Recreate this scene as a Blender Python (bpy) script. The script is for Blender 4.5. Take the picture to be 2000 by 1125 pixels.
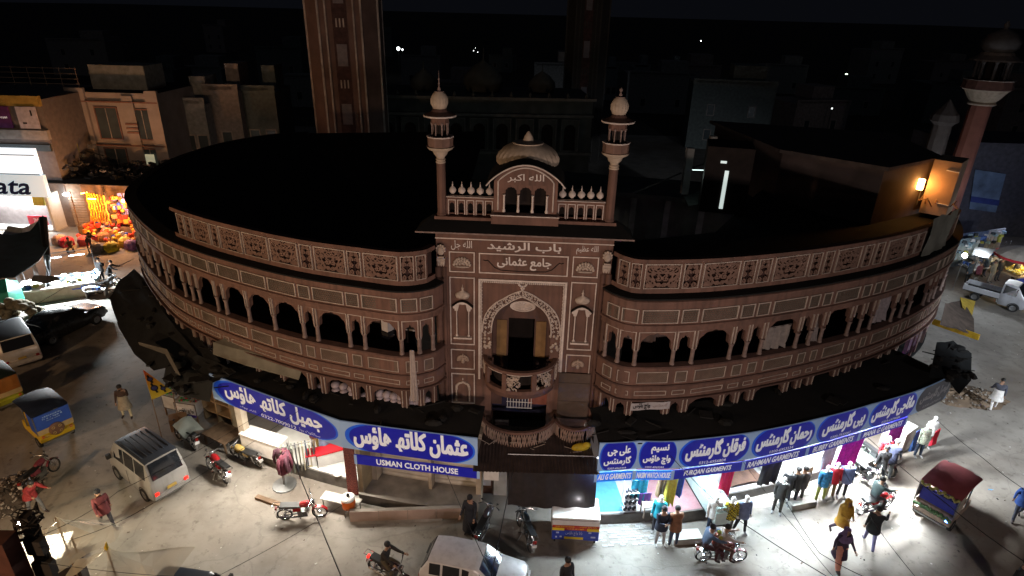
import bpy, math, random
import numpy as np
from mathutils import Vector, Matrix
PI = math.pi
R = math.radians
random.seed(11)
SC = bpy.context.scene
COL = SC.collection
for _o in list(bpy.data.objects):
    bpy.data.objects.remove(_o)

# ------------------------------------------------------------------ camera
cam = bpy.data.cameras.new('camera')
cam.sensor_width = 36.0
cam.lens = 21.6
cam.clip_start = 0.1
cam.clip_end = 4000
camo = bpy.data.objects.new('camera', cam)
COL.objects.link(camo)
camo.matrix_world = Matrix.Translation((0, 0, 17)) @ Matrix.Rotation(R(90 - 24.4), 4, 'X') @ Matrix.Rotation(R(1.5), 4, 'Z')
SC.camera = camo

# ------------------------------------------------------------------ night sky
W = bpy.data.worlds.new('World')
SC.world = W
W.use_nodes = True
nt = W.node_tree
sky = nt.nodes.new('ShaderNodeTexSky')
sky.sky_type = 'NISHITA'
sky.sun_disc = False
sky.sun_elevation = R(-5)
sky.sun_rotation = R(200)
bg = nt.nodes['Background']
bg.inputs['Strength'].default_value = 0.10
nt.links.new(sky.outputs[0], bg.inputs['Color'])
glow_bg = nt.nodes.new('ShaderNodeBackground')  # the town's even night glow
glow_bg.inputs['Color'].default_value = (0.62, 0.70, 1.0, 1)
glow_bg.inputs['Strength'].default_value = 0.0040
addw = nt.nodes.new('ShaderNodeAddShader')
nt.links.new(bg.outputs[0], addw.inputs[0])
nt.links.new(glow_bg.outputs[0], addw.inputs[1])
nt.links.new(addw.outputs[0], nt.nodes['World Output'].inputs['Surface'])

def lamp(name, kind, loc, power, color, target=None, **kw):
    l = bpy.data.lights.new(name, kind)
    l.energy = power
    l.color = color
    for k, v in kw.items():
        setattr(l, k, v)
    o = bpy.data.objects.new(name, l)
    COL.objects.link(o)
    o.location = loc
    if target is not None:
        o.rotation_euler = (Vector(target) - Vector(loc)).to_track_quat('-Z', 'Y').to_euler()
    return o

# faint moonlight
sun = lamp('moon', 'SUN', (0, -30, 60), 0.012, (0.75, 0.85, 1.0), (5, 40, 0), angle=R(0.5))

# unseen lamps of the street on the camera's side (their poles stand further down in the script)
UNSEEN_LAMPS = [  # x, y, z, power, colour, aim
    (-15.0, 1.5, 8.6, 760, (1.0, 0.66, 0.38), (-10, 19, 5)),
    (0.5, -1.0, 8.8, 1040, (1.0, 0.78, 0.68), (0.3, 19, 8)),
    (15.0, 1.5, 8.6, 620, (1.0, 0.86, 0.80), (10, 20, 6)),
    (31.0, 12.0, 8.8, 4300, (0.84, 0.92, 1.0), (27.5, 24, 0)),  # added out of view to brighten the right end of the road
    (-28.0, 6.0, 8.8, 1100, (1.0, 0.60, 0.32), (-22, 22, 0)),  # added out of view to brighten the dark left end
]
for x, y, z, p, c, t in UNSEEN_LAMPS:
    lamp('unseen_street_light', 'SPOT', (x, y, z), p * 4, c, t, spot_size=R(80 if x > 20 else 68 if abs(x) < 2 else 125), spot_blend=0.8 if abs(x) < 2 else 0.6, shadow_soft_size=0.25)

SC.view_settings.view_transform = 'Standard'
SC.view_settings.look = 'None'
SC.view_settings.exposure = 0.0
SC.view_settings.gamma = 1.0
SC.view_settings.use_curve_mapping = False
SC.cycles.use_denoising = True
SC.cycles.max_bounces = 5
SC.cycles.diffuse_bounces = 3
SC.cycles.glossy_bounces = 2
SC.cycles.transmission_bounces = 3
SC.cycles.transparent_max_bounces = 6
SC.cycles.sample_clamp_indirect = 4.0
SC.cycles.caustics_reflective = False
SC.cycles.caustics_refractive = False

# ------------------------------------------------------------------ materials
MATS = {}
def mat(name, col, rough=0.75, var=0.22, scale=3.0, bump=0.12, metal=0.0, emit=0.0, stain=0.0, stain_col=(0.03, 0.025, 0.02), spec=0.4, bscale=None, streak=0.0):
    if name in MATS:
        return MATS[name]
    m = bpy.data.materials.new(name)
    m.use_nodes = True
    n, l = m.node_tree.nodes, m.node_tree.links
    b = n['Principled BSDF']
    b.inputs['Roughness'].default_value = rough
    b.inputs['Metallic'].default_value = metal
    b.inputs['Specular IOR Level'].default_value = spec
    tc = n.new('ShaderNodeTexCoord')
    no = n.new('ShaderNodeTexNoise')
    no.inputs['Scale'].default_value = scale
    no.inputs['Detail'].default_value = 5
    l.new(tc.outputs['Object'], no.inputs['Vector'])
    rp = n.new('ShaderNodeValToRGB')
    rp.color_ramp.elements[0].position = 0.3
    rp.color_ramp.elements[1].position = 0.72
    rp.color_ramp.elements[0].color = tuple(max(0, c * (1 - var)) for c in col) + (1,)
    rp.color_ramp.elements[1].color = tuple(min(1, c * (1 + var * 0.8)) for c in col) + (1,)
    l.new(no.outputs['Fac'], rp.inputs['Fac'])
    out = rp.outputs['Color']
    if stain:
        n2 = n.new('ShaderNodeTexNoise')
        n2.inputs['Scale'].default_value = scale * 0.23
        n2.inputs['Detail'].default_value = 8
        l.new(tc.outputs['Object'], n2.inputs['Vector'])
        r2 = n.new('ShaderNodeValToRGB')
        r2.color_ramp.elements[0].position = 0.48
        r2.color_ramp.elements[1].position = 0.68
        r2.color_ramp.elements[0].color = (0, 0, 0, 1)
        r2.color_ramp.elements[1].color = (stain,) * 3 + (1,)
        l.new(n2.outputs['Fac'], r2.inputs['Fac'])
        mx = n.new('ShaderNodeMix')
        mx.data_type = 'RGBA'
        l.new(r2.outputs['Color'], mx.inputs[0])
        l.new(out, mx.inputs[6])
        mx.inputs[7].default_value = tuple(stain_col) + (1,)
        out = mx.outputs[2]
    if streak:  # rain streaks and soot running down the wall
        mp = n.new('ShaderNodeMapping')
        mp.inputs['Scale'].default_value = (5, 5, .35)
        l.new(tc.outputs['Object'], mp.inputs['Vector'])
        n4 = n.new('ShaderNodeTexNoise')
        n4.inputs['Scale'].default_value = 1.3
        n4.inputs['Detail'].default_value = 7
        l.new(mp.outputs['Vector'], n4.inputs['Vector'])
        r4 = n.new('ShaderNodeValToRGB')
        r4.color_ramp.elements[0].position = 0.46
        r4.color_ramp.elements[1].position = 0.72
        r4.color_ramp.elements[0].color = (0, 0, 0, 1)
        r4.color_ramp.elements[1].color = (streak,) * 3 + (1,)
        l.new(n4.outputs['Fac'], r4.inputs['Fac'])
        m4 = n.new('ShaderNodeMix')
        m4.data_type = 'RGBA'
        l.new(r4.outputs['Color'], m4.inputs[0])
        l.new(out, m4.inputs[6])
        m4.inputs[7].default_value = (0.05, 0.035, 0.03, 1)
        out = m4.outputs[2]
    l.new(out, b.inputs['Base Color'])
    if bump:
        bp = n.new('ShaderNodeBump')
        bp.inputs['Strength'].default_value = bump
        bp.inputs['Distance'].default_value = 0.02
        n3 = n.new('ShaderNodeTexNoise')
        n3.inputs['Scale'].default_value = bscale or scale * 7
        n3.inputs['Detail'].default_value = 4
        l.new(tc.outputs['Object'], n3.inputs['Vector'])
        l.new(n3.outputs['Fac'], bp.inputs['Height'])
        l.new(bp.outputs['Normal'], b.inputs['Normal'])
    if emit:
        l.new(out, b.inputs['Emission Color'])
        b.inputs['Emission Strength'].default_value = emit
    MATS[name] = m
    return m

def plain(name, col, rough=0.6, metal=0.0, spec=0.4, var=0.1):
    return mat(name, col, rough, var, 6.0, 0.0, metal, spec=spec)

def glow(name, col, strength):
    if name in MATS:
        return MATS[name]
    m = bpy.data.materials.new(name)
    m.use_nodes = True
    b = m.node_tree.nodes['Principled BSDF']
    b.inputs['Base Color'].default_value = tuple(col) + (1,)
    b.inputs['Emission Color'].default_value = tuple(col) + (1,)
    b.inputs['Emission Strength'].default_value = strength
    MATS[name] = m
    return m

# glass pane, plastic film
def glassy(name, col, alpha, rough=0.05):
    if name in MATS:
        return MATS[name]
    m = bpy.data.materials.new(name)
    m.use_nodes = True
    n, l = m.node_tree.nodes, m.node_tree.links
    b = n['Principled BSDF']
    b.inputs['Base Color'].default_value = tuple(col) + (1,)
    b.inputs['Roughness'].default_value = rough
    b.inputs['Alpha'].default_value = alpha
    MATS[name] = m
    return m

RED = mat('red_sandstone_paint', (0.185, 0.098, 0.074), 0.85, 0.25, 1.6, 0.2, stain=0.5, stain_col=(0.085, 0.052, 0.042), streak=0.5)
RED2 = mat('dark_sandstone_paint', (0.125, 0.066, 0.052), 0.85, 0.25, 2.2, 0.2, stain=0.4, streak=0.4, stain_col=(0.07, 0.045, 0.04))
TRIM = mat('white_painted_trim', (0.68, 0.58, 0.52), 0.7, 0.15, 5, 0.1, stain=0.25, stain_col=(0.35, 0.27, 0.23))
CARVED = mat('cream_carved_plaster', (0.52, 0.42, 0.35), 0.8, 0.3, 9, 0.25, stain=0.3, stain_col=(0.22, 0.15, 0.12))
LATT = mat('lattice_plaster', (0.195, 0.115, 0.088), 0.85, 0.25, 4, 0.1)
VOID = mat('shade_and_dark_paint', (0.02, 0.014, 0.012), 0.95, 0.3, 3, 0.1)  # near-black; puts the shade of openings and eave tops into the colour
GRIME_SHADE = mat('grimy_felt_and_shade', (0.008, 0.008, 0.008), 0.95, 0.5, 1.1, 0.3)  # grime of roofs and floors, plus shade painted onto upward faces
TARP = mat('black_tarpaulin', (0.010, 0.011, 0.012), 0.85, 0.5, 2.5, 0.35)
COLGREY = mat('grey_column_paint', (0.24, 0.17, 0.15), 0.8, 0.3, 6, 0.1)
DOMEW = mat('cream_dome_plaster', (0.50, 0.40, 0.31), 0.75, 0.2, 5, 0.15, stain=0.3, stain_col=(0.25, 0.18, 0.14))
WHITE = plain('white_paint', (0.72, 0.70, 0.68), 0.55)
BLACK = plain('black_paint', (0.015, 0.015, 0.016), 0.5)
RUBBER = plain('tyre_rubber', (0.018, 0.018, 0.018), 0.85)
CHROME = plain('worn_chrome', (0.55, 0.55, 0.56), 0.25, 0.9)
STEEL = plain('dull_steel', (0.22, 0.22, 0.22), 0.45, 0.7)
GLASSD = mat('dark_car_glass', (0.012, 0.014, 0.018), 0.06, 0.2, 1, 0.0, spec=0.8)
WOOD = mat('worn_wood', (0.16, 0.10, 0.06), 0.8, 0.35, 4, 0.25)
CONC = mat('stained_concrete', (0.30, 0.27, 0.24), 0.85, 0.25, 2, 0.2, stain=0.5, stain_col=(0.10, 0.08, 0.06))
TUBE = glow('fluorescent_tube', (0.92, 0.97, 1.0), 25)
BULB = glow('warm_bulb', (1.0, 0.8, 0.45), 120)
def scribble(mb, fn, x0, x1, z, h, seed=1, m=0):
    """a line of print too small to read: short strokes"""
    q = random.Random(seed)
    x = x0
    while x < x1:
        w = h * q.uniform(.25, .8)
        a, b = z + h * q.uniform(0, .25), z + h * q.uniform(.6, 1.0)
        mb.add([fn(x, a), fn(x + w, a), fn(x + w, b), fn(x, b)], [(0, 1, 2, 3)], m)
        x += w + h * q.choice((.2, .25, .3, .7))
    return mb
SKIN = plain('brown_skin', (0.30, 0.17, 0.11), 0.6)
HAIR = plain('black_hair', (0.012, 0.010, 0.009), 0.6)

# ------------------------------------------------------------------ mesh helpers
class MB:
    def __init__(s):
        s.v, s.f, s.m = [], [], []
    def add(s, vs, fs, m=0, T=None):
        k = len(s.v)
        if T is not None:
            vs = [T @ Vector(p) for p in vs]
        s.v += [tuple(p) for p in vs]
        s.f += [tuple(i + k for i in f) for f in fs]
        s.m += [m] * len(fs)
        return s
    def box(s, c, d, m=0, T=None, rz=0.0, taper=1.0):
        x, y, z = (k / 2 for k in d)
        t = taper
        vs = [(-x, -y, -z), (x, -y, -z), (x, y, -z), (-x, y, -z), (-x * t, -y * t, z), (x * t, -y * t, z), (x * t, y * t, z), (-x * t, y * t, z)]
        M = Matrix.Translation(c) @ Matrix.Rotation(rz, 4, 'Z')
        if T is not None:
            M = T @ M
        return s.add(vs, [(3, 2, 1, 0), (4, 5, 6, 7), (0, 1, 5, 4), (1, 2, 6, 5), (2, 3, 7, 6), (3, 0, 4, 7)], m, M)
    def prism(s, poly, y0, y1, m=0, T=None, back=True):
        """polygon in (x, z), front face at y0 (towards -y), back face at y1"""
        n = len(poly)
        vs = [(x, y0, z) for x, z in poly] + [(x, y1, z) for x, z in poly]
        fs = [tuple(range(n))] + ([tuple(range(2 * n - 1, n - 1, -1))] if back else [])
        fs += [(i, i + n, (i + 1) % n + n, (i + 1) % n) for i in range(n)]
        return s.add(vs, fs, m, T)
    def tube(s, pts, r, seg=6, m=0, T=None, cap=True, flat=1.0):
        P = [Vector(p) for p in pts]
        n = len(P)
        rs = r if isinstance(r, (list, tuple)) else [r] * n
        vs, fs = [], []
        for i, p in enumerate(P):
            d = (P[min(i + 1, n - 1)] - P[max(i - 1, 0)])
            d = d.normalized() if d.length > 1e-9 else Vector((0, 0, 1))
            a = Vector((0, 0, 1)) if abs(d.z) < 0.9 else Vector((1, 0, 0))
            u = d.cross(a).normalized()
            w = u.cross(d)
            for k in range(seg):
                t = 2 * PI * k / seg
                vs.append(p + u * (math.cos(t) * rs[i]) + w * (math.sin(t) * rs[i] * flat))
        for i in range(n - 1):
            for k in range(seg):
                a, b = i * seg + k, i * seg + (k + 1) % seg
                fs.append((a, b, b + seg, a + seg))
        if cap:
            fs += [tuple(range(seg - 1, -1, -1)), tuple(range((n - 1) * seg, n * seg))]
        return s.add(vs, fs, m, T)
    def lathe(s, prof, seg=16, m=0, T=None, lobes=0, amp=0.0, arc=(0, 2 * PI)):
        vs, fs = [], []
        full = abs(arc[1] - arc[0] - 2 * PI) < 1e-6
        cols = seg if full else seg + 1
        for r, z in prof:
            for k in range(cols):
                t = arc[0] + (arc[1] - arc[0]) * k / seg
                q = r * (1 + (amp * abs(math.cos(t * lobes / 2)) - amp / 2 if lobes else 0))
                vs.append((q * math.cos(t), q * math.sin(t), z))
        for i in range(len(prof) - 1):
            for k in range(seg):
                a, b = i * cols + k, i * cols + (k + 1) % cols
                fs.append((a, b, b + cols, a + cols))
        return s.add(vs, fs, m, T)
    def ball(s, c, r, m=0, seg=10, rings=7, T=None):
        rx, ry, rz = r if isinstance(r, (list, tuple)) else (r, r, r)
        M = Matrix.Translation(c) @ Matrix.Diagonal((rx, ry, rz, 1))
        if T is not None:
            M = T @ M
        return s.lathe([(math.sin(PI * i / rings) + 1e-4, -math.cos(PI * i / rings)) for i in range(rings + 1)], seg, m, M)
    def sheet(s, grid, m=0):
        nr, nc = len(grid), len(grid[0])
        vs = [p for row in grid for p in row]
        return s.add(vs, [(i * nc + j, i * nc + j + 1, (i + 1) * nc + j + 1, (i + 1) * nc + j) for i in range(nr - 1) for j in range(nc - 1)], m)
    def frame(s, x0, x1, z0, z1, w, y0, y1, m=0, T=None, bottom=True):
        s.box(((x0 + w / 2), (y0 + y1) / 2, (z0 + z1) / 2), (w, abs(y1 - y0), z1 - z0), m, T)
        s.box(((x1 - w / 2), (y0 + y1) / 2, (z0 + z1) / 2), (w, abs(y1 - y0), z1 - z0), m, T)
        s.box(((x0 + x1) / 2, (y0 + y1) / 2, z1 - w / 2), (x1 - x0 - 2 * w, abs(y1 - y0), w), m, T)
        if bottom:
            s.box(((x0 + x1) / 2, (y0 + y1) / 2, z0 + w / 2), (x1 - x0 - 2 * w, abs(y1 - y0), w), m, T)
        return s
    def mesh(s, name, mats, smooth=False):
        me = bpy.data.meshes.new(name)
        me.from_pydata(s.v, [], s.f)
        for k in (mats if isinstance(mats, (list, tuple)) else [mats]):
            me.materials.append(k)
        me.polygons.foreach_set('material_index', s.m)
        if smooth is True:
            me.polygons.foreach_set('use_smooth', [True] * len(s.f))
        me.update()
        if smooth == 'auto':
            me.polygons.foreach_set('use_smooth', [True] * len(s.f))
            me.set_sharp_from_angle(angle=R(40))
        return me
    def build(s, name, mats, parent=None, loc=None, rz=0.0, smooth=False):
        return put(s.mesh(name, mats, smooth), name, parent, loc, rz)

def put(me, name, parent=None, loc=None, rz=0.0, M=None):
    o = bpy.data.objects.new(name, me)
    COL.objects.link(o)
    if parent is not None:
        o.parent = parent
    if M is not None:
        o.matrix_local = M
    else:
        if loc is not None:
            o.location = loc if len(loc) == 3 else (loc[0], loc[1], 0)
        if rz:
            o.rotation_euler = (0, 0, rz)
    return o

def tag(o, label=None, cat=None, group=None, kind=None):
    if label: o['label'] = label
    if cat: o['category'] = cat
    if group: o['group'] = group
    if kind: o['kind'] = kind
    return o

def thing(name, label, cat, loc=(0, 0, 0), rz=0.0, group=None):
    o = bpy.data.objects.new(name, None)
    COL.objects.link(o)
    o.empty_display_size = 0.2
    o.location = loc if len(loc) == 3 else (loc[0], loc[1], 0)
    o.rotation_euler = (0, 0, rz)
    return tag(o, label, cat, group)

def rot(axis, deg):
    return Matrix.Rotation(R(deg), 4, axis)

def tr(x, y, z):
    return Matrix.Translation((x, y, z))

# text evaluated in a scene of its own, returned as flat mesh data scaled into a box
TMP = bpy.data.scenes.new('scratch')
def evaluated(o):
    TMP.collection.objects.link(o)
    with bpy.context.temp_override(scene=TMP, view_layer=TMP.view_layers[0]):
        dg = bpy.context.evaluated_depsgraph_get()
        dg.update()
        me = bpy.data.meshes.new_from_object(o.evaluated_get(dg))
    TMP.collection.objects.unlink(o)
    return me

AR = {  # isolated, final, initial, medial
    'ا': '\ufe8d\ufe8e', 'آ': '\ufe81\ufe82', 'ب': '\ufe8f\ufe90\ufe91\ufe92', 'پ': '\ufb56\ufb57\ufb58\ufb59', 'ت': '\ufe95\ufe96\ufe97\ufe98',
    'ث': '\ufe99\ufe9a\ufe9b\ufe9c', 'ج': '\ufe9d\ufe9e\ufe9f\ufea0', 'چ': '\ufb7a\ufb7b\ufb7c\ufb7d', 'ح': '\ufea1\ufea2\ufea3\ufea4',
    'د': '\ufea9\ufeaa', 'ر': '\ufead\ufeae', 'س': '\ufeb1\ufeb2\ufeb3\ufeb4', 'ش': '\ufeb5\ufeb6\ufeb7\ufeb8', 'ص': '\ufeb9\ufeba\ufebb\ufebc',
    'ظ': '\ufec5\ufec6\ufec7\ufec8', 'ع': '\ufec9\ufeca\ufecb\ufecc', 'ف': '\ufed1\ufed2\ufed3\ufed4', 'ق': '\ufed5\ufed6\ufed7\ufed8',
    'ک': '\ufb8e\ufb8f\ufb90\ufb91', 'گ': '\ufb92\ufb93\ufb94\ufb95', 'ل': '\ufedd\ufede\ufedf\ufee0', 'م': '\ufee1\ufee2\ufee3\ufee4',
    'ن': '\ufee5\ufee6\ufee7\ufee8', 'و': '\ufeed\ufeee', 'ؤ': '\ufe85\ufe86', 'ھ': '\ufbaa\ufbab\ufbac\ufbad', 'ہ': '\ufba6\ufba7\ufba8\ufba9', 'ه': '\ufee9\ufeea\ufeeb\ufeec',
    'ی': '\ufbfc\ufbfd\ufbfe\ufbff', 'ٹ': '\ufb66\ufb67\ufb68\ufb69',
}
def shape(txt):
    out = []
    for w in txt.split(' '):
        s = ''
        for i, ch in enumerate(w):
            g = AR.get(ch)
            if not g:
                s += ch
                continue
            joinl = i > 0 and len(AR.get(w[i - 1], '')) == 4
            joinr = i + 1 < len(w) and w[i + 1] in AR and len(g) == 4
            s += g[(1 if joinl else 0) if not joinr else (3 if joinl else 2)]
        out.append(s[::-1])
    return ' '.join(out[::-1])

TXT = {}
def text_polys(txt, bold=0.0, shear=0.0, arabic=False):
    key = (txt, bold, shear)
    if key not in TXT:
        c = bpy.data.curves.new('lettering', 'FONT')
        c.body = shape(txt) if arabic else txt
        c.resolution_u = 2
        c.offset = bold
        c.shear = shear
        o = bpy.data.objects.new('lettering', c)
        me = evaluated(o)
        vs = [(v.co.x, v.co.y) for v in me.vertices]
        fs = [tuple(p.vertices) for p in me.polygons]
        bpy.data.objects.remove(o)
        bpy.data.curves.remove(c)
        bpy.data.meshes.remove(me)
        x0, x1 = min(v[0] for v in vs), max(v[0] for v in vs)
        y0, y1 = min(v[1] for v in vs), max(v[1] for v in vs)
        TXT[key] = ([((x - x0) / (x1 - x0), (y - y0) / (y1 - y0)) for x, y in vs], fs, (x1 - x0) / (y1 - y0))
    return TXT[key]

def lettering(mb, txt, x0, x1, z0, z1, fn, m=0, bold=0.0, shear=0.0, arabic=False):
    """letters filling the box x0..x1, z0..z1; fn maps (x, z) to a point"""
    vs, fs, _ = text_polys(txt, min(bold, .012), shear, arabic)
    d = (z1 - z0) * (.045 if bold > .025 else .02 if bold > .011 else 0)
    for k, (dx, dz) in enumerate(((0, 0), (d, 0), (0, d), (d, d)) if d else ((0, 0),)):
        mb.add([Vector(fn(x0 + (x1 - x0) * a + dx, z0 + (z1 - z0) * b + dz)) + Vector((0, -.0015 * k, .0008 * k)) for a, b in vs], fs, m)
    return mb

# ------------------------------------------------------------------ curved plan of the market building
def spline(P, n=16):
    P = [Vector(p) for p in P]
    Q = [P[0] * 2 - P[1]] + P + [P[-1] * 2 - P[-2]]
    o = []
    for i in range(1, len(Q) - 2):
        a, b, c, d = Q[i - 1:i + 3]
        for k in range(n):
            t = k / n
            o.append(0.5 * (b * 2 + (c - a) * t + (a * 2 - b * 5 + c * 4 - d) * t * t + (b * 3 - a - c * 3 + d) * t ** 3))
    o.append(P[-1])
    return o

class Plan:
    """a wall line on the ground; at(s, off, z) walks s metres along it from the gateway, off metres outwards"""
    def __init__(self, pts, droop, dz):
        self.c = spline(pts)
        self.s = [0.0]
        for a, b in zip(self.c, self.c[1:]):
            self.s.append(self.s[-1] + (b - a).length)
        self.L = self.s[-1]
        self.droop, self.dz = droop, dz
        mid = Vector((1, 44))
        self.n = []
        for i in range(len(self.c)):
            t = (self.c[min(i + 1, len(self.c) - 1)] - self.c[max(i - 1, 0)]).normalized()
            n = Vector((t.y, -t.x))
            if n.dot(self.c[i] - mid) < 0 and i > 40:
                n = -n
            self.n.append(n)
        flip = self.n[60]
        for i in range(len(self.n)):  # one side throughout
            t = (self.c[min(i + 1, len(self.c) - 1)] - self.c[max(i - 1, 0)]).normalized()
            n = Vector((t.y, -t.x))
            ref = Vector((self.c[61].x - self.c[59].x, self.c[61].y - self.c[59].y))
            sg = 1 if Vector((ref.y, -ref.x)).dot(flip) > 0 else -1
            self.n[i] = n * sg
    def at(self, s, off=0.0, z=0.0):
        import bisect
        s = max(0.0, min(self.L - 1e-6, s))
        i = min(max(bisect.bisect_right(self.s, s) - 1, 0), len(self.c) - 2)
        t = (s - self.s[i]) / max(1e-9, self.s[i + 1] - self.s[i])
        p = self.c[i].lerp(self.c[i + 1], t)
        n = self.n[i].lerp(self.n[i + 1], t).normalized()
        d = z - (self.droop * max(0.0, s - 3.0) if z > 3.2 else 0.0)
        return Vector((p.x + n.x * off, p.y + n.y * off, d))
    def sweep(self, mb, prof, s0, s1, step=0.4, m=0, close=True):
        """profile of (off, z) swept from s0 to s1"""
        n = max(2, int((s1 - s0) / step) + 1)
        k = len(prof)
        vs = [self.at(s0 + (s1 - s0) * i / (n - 1), o, z) for i in range(n) for o, z in prof]
        fs = []
        for i in range(n - 1):
            for j in range(k if close else k - 1):
                a, b = i * k + j, i * k + (j + 1) % k
                fs.append((a, b, b + k, a + k))
        if close:
            fs += [tuple(range(k)), tuple(range((n - 1) * k + k - 1, (n - 1) * k - 1, -1))]
        return mb.add(vs, fs, m)
    def bay(self, s0, s1, off, z, sign=1):
        """matrix of a bay: x along the wall (viewer's left to right), -y outwards, origin mid-bay"""
        a, b = self.at(s0, off, z), self.at(s1, off, z)
        x = (b - a)
        w = x.length
        x = x / w
        if sign < 0:
            x = -x
        zv = Vector((0, 0, 1))
        y = zv.cross(Vector((x.x, x.y, 0))).normalized()
        o = (a + b) / 2
        M = Matrix(((x.x, y.x, 0, o.x), (x.y, y.y, 0, o.y), (x.z, 0, 1, o.z), (0, 0, 0, 1)))
        return M, w
LEFT = Plan([(-2.32, 18.72), (-2.7, 18.17), (-3.63, 17.88), (-5.11, 18.22), (-7.07, 18.83), (-9.15, 19.78), (-11.66, 21.18), (-14.14, 23.03), (-17.2, 26.45), (-18.95, 29.11), (-20.0, 32.49), (-20.45, 35.65), (-20.4, 38.83), (-19.7, 42.01), (-18.1, 45.0), (-15.71, 46.81)], 0.012, 0.08)
RIGHT = Plan([(3.06, 18.6), (3.43, 18.1), (4.22, 17.78), (6.69, 18.16), (10.74, 19.69), (14.58, 21.69), (17.6, 23.85), (20.0, 26.2), (21.9, 29.4), (23.2, 33.3), (23.8, 37.4)], 0.028, -0.04)

# ------------------------------------------------------------------ ground
def ground_material():
    m = mat('road_concrete', (0.285, 0.26, 0.23), 0.75, 0.16, 0.9, 0.25, stain=0.75, stain_col=(0.13, 0.105, 0.085), bscale=14)
    n, l = m.node_tree.nodes, m.node_tree.links
    b = n['Principled BSDF']
    old = b.inputs['Base Color'].links[0].from_socket
    tc = n.new('ShaderNodeTexCoord')
    def patch(scale, p0, p1, amount, colr, src):
        t = n.new('ShaderNodeTexNoise'); t.inputs['Scale'].default_value = scale; t.inputs['Detail'].default_value = 9; t.inputs['Roughness'].default_value = 0.62
        l.new(tc.outputs['Object'], t.inputs['Vector'])
        r = n.new('ShaderNodeValToRGB'); r.color_ramp.elements[0].position = p0; r.color_ramp.elements[1].position = p1
        r.color_ramp.elements[0].color = (0, 0, 0, 1); r.color_ramp.elements[1].color = (amount,) * 3 + (1,)
        l.new(t.outputs['Fac'], r.inputs['Fac'])
        x = n.new('ShaderNodeMix'); x.data_type = 'RGBA'
        l.new(r.outputs['Color'], x.inputs[0]); l.new(src, x.inputs[6]); x.inputs[7].default_value = colr + (1,)
        return x.outputs[2]
    c = patch(0.10, 0.44, 0.62, 0.6, (0.135, 0.10, 0.075), old)
    c = patch(0.55, 0.52, 0.68, 0.42, (0.12, 0.095, 0.075), c)
    c = patch(2.3, 0.55, 0.70, 0.45, (0.10, 0.085, 0.07), c)
    c = patch(9.0, 0.66, 0.72, 0.7, (0.48, 0.45, 0.41), c)
    # cracks and slab joints
    wv = n.new('ShaderNodeTexNoise'); wv.inputs['Scale'].default_value = 1.1; wv.inputs['Detail'].default_value = 6
    l.new(tc.outputs['Object'], wv.inputs['Vector'])
    ad = n.new('ShaderNodeVectorMath'); ad.operation = 'MULTIPLY_ADD'
    l.new(wv.outputs['Color'], ad.inputs[0]); ad.inputs[1].default_value = (.9, .9, 0); l.new(tc.outputs['Object'], ad.inputs[2])
    vo = n.new('ShaderNodeTexVoronoi'); vo.feature = 'DISTANCE_TO_EDGE'; vo.inputs['Scale'].default_value = .23
    l.new(ad.outputs[0], vo.inputs['Vector'])
    vr = n.new('ShaderNodeValToRGB'); vr.color_ramp.elements[0].position = .0; vr.color_ramp.elements[1].position = .007
    vr.color_ramp.elements[0].color = (.22, .22, .22, 1); vr.color_ramp.elements[1].color = (0, 0, 0, 1)
    l.new(vo.outputs['Distance'], vr.inputs['Fac'])
    x = n.new('ShaderNodeMix'); x.data_type = 'RGBA'
    l.new(vr.outputs['Color'], x.inputs[0]); l.new(c, x.inputs[6]); x.inputs[7].default_value = (.05, .04, .035, 1)
    c = patch(3.2, 0.60, 0.66, 0.45, (0.07, 0.06, 0.05), x.outputs[2])
    l.new(c, b.inputs['Base Color'])
    return m
ROAD = ground_material()
g = MB()
g.add([(-1500, -300, 0), (1500, -300, 0), (1500, 2500, 0), (-1500, 2500, 0)], [(0, 1, 2, 3)])
tag(g.build('ground', mat('far_ground', (0.05, 0.045, 0.04), 0.95)), kind='structure')
g = MB()
g.add([(-75, -12, 0.004), (75, -12, 0.004), (75, 95, 0.004), (-75, 95, 0.004)], [(0, 1, 2, 3)])
tag(g.build('road', ROAD), kind='structure')

# ------------------------------------------------------------------ lattice plates
def lattice(w, h, cell, keep, depth=0.035):
    nx, nz = max(2, round(w / cell)), max(2, round(h / cell))
    cx, cz = w / nx, h / nz
    K = [[keep((i + .5) * cx - w / 2, (j + .5) * cz - h / 2, w, h) or i in (0, nx - 1) or j in (0, nz - 1) for i in range(nx)] for j in range(nz)]
    mb = MB()
    idx = {}
    def vert(i, j, d):
        k = (i, j, d)
        if k not in idx:
            idx[k] = len(mb.v)
            mb.v.append((i * cx - w / 2, -depth if d else 0.0, j * cz - h / 2))
        return idx[k]
    for j in range(nz):
        i = 0
        while i < nx:
            if not K[j][i]:
                i += 1
                continue
            mb.f.append((vert(i, j, 1), vert(i + 1, j, 1), vert(i + 1, j + 1, 1), vert(i, j + 1, 1))); mb.m.append(0)
            for di, dj, a, b in ((-1, 0, (i, j + 1), (i, j)), (1, 0, (i + 1, j), (i + 1, j + 1)), (0, -1, (i, j), (i + 1, j)), (0, 1, (i + 1, j + 1), (i, j + 1))):
                ii, jj = i + di, j + dj
                if 0 <= ii < nx and 0 <= jj < nz and not K[jj][ii]:
                    mb.f.append((vert(*a, 1), vert(*a, 0), vert(*b, 0), vert(*b, 1))); mb.m.append(0)
            i += 1
    return mb
SCR = {}
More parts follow.
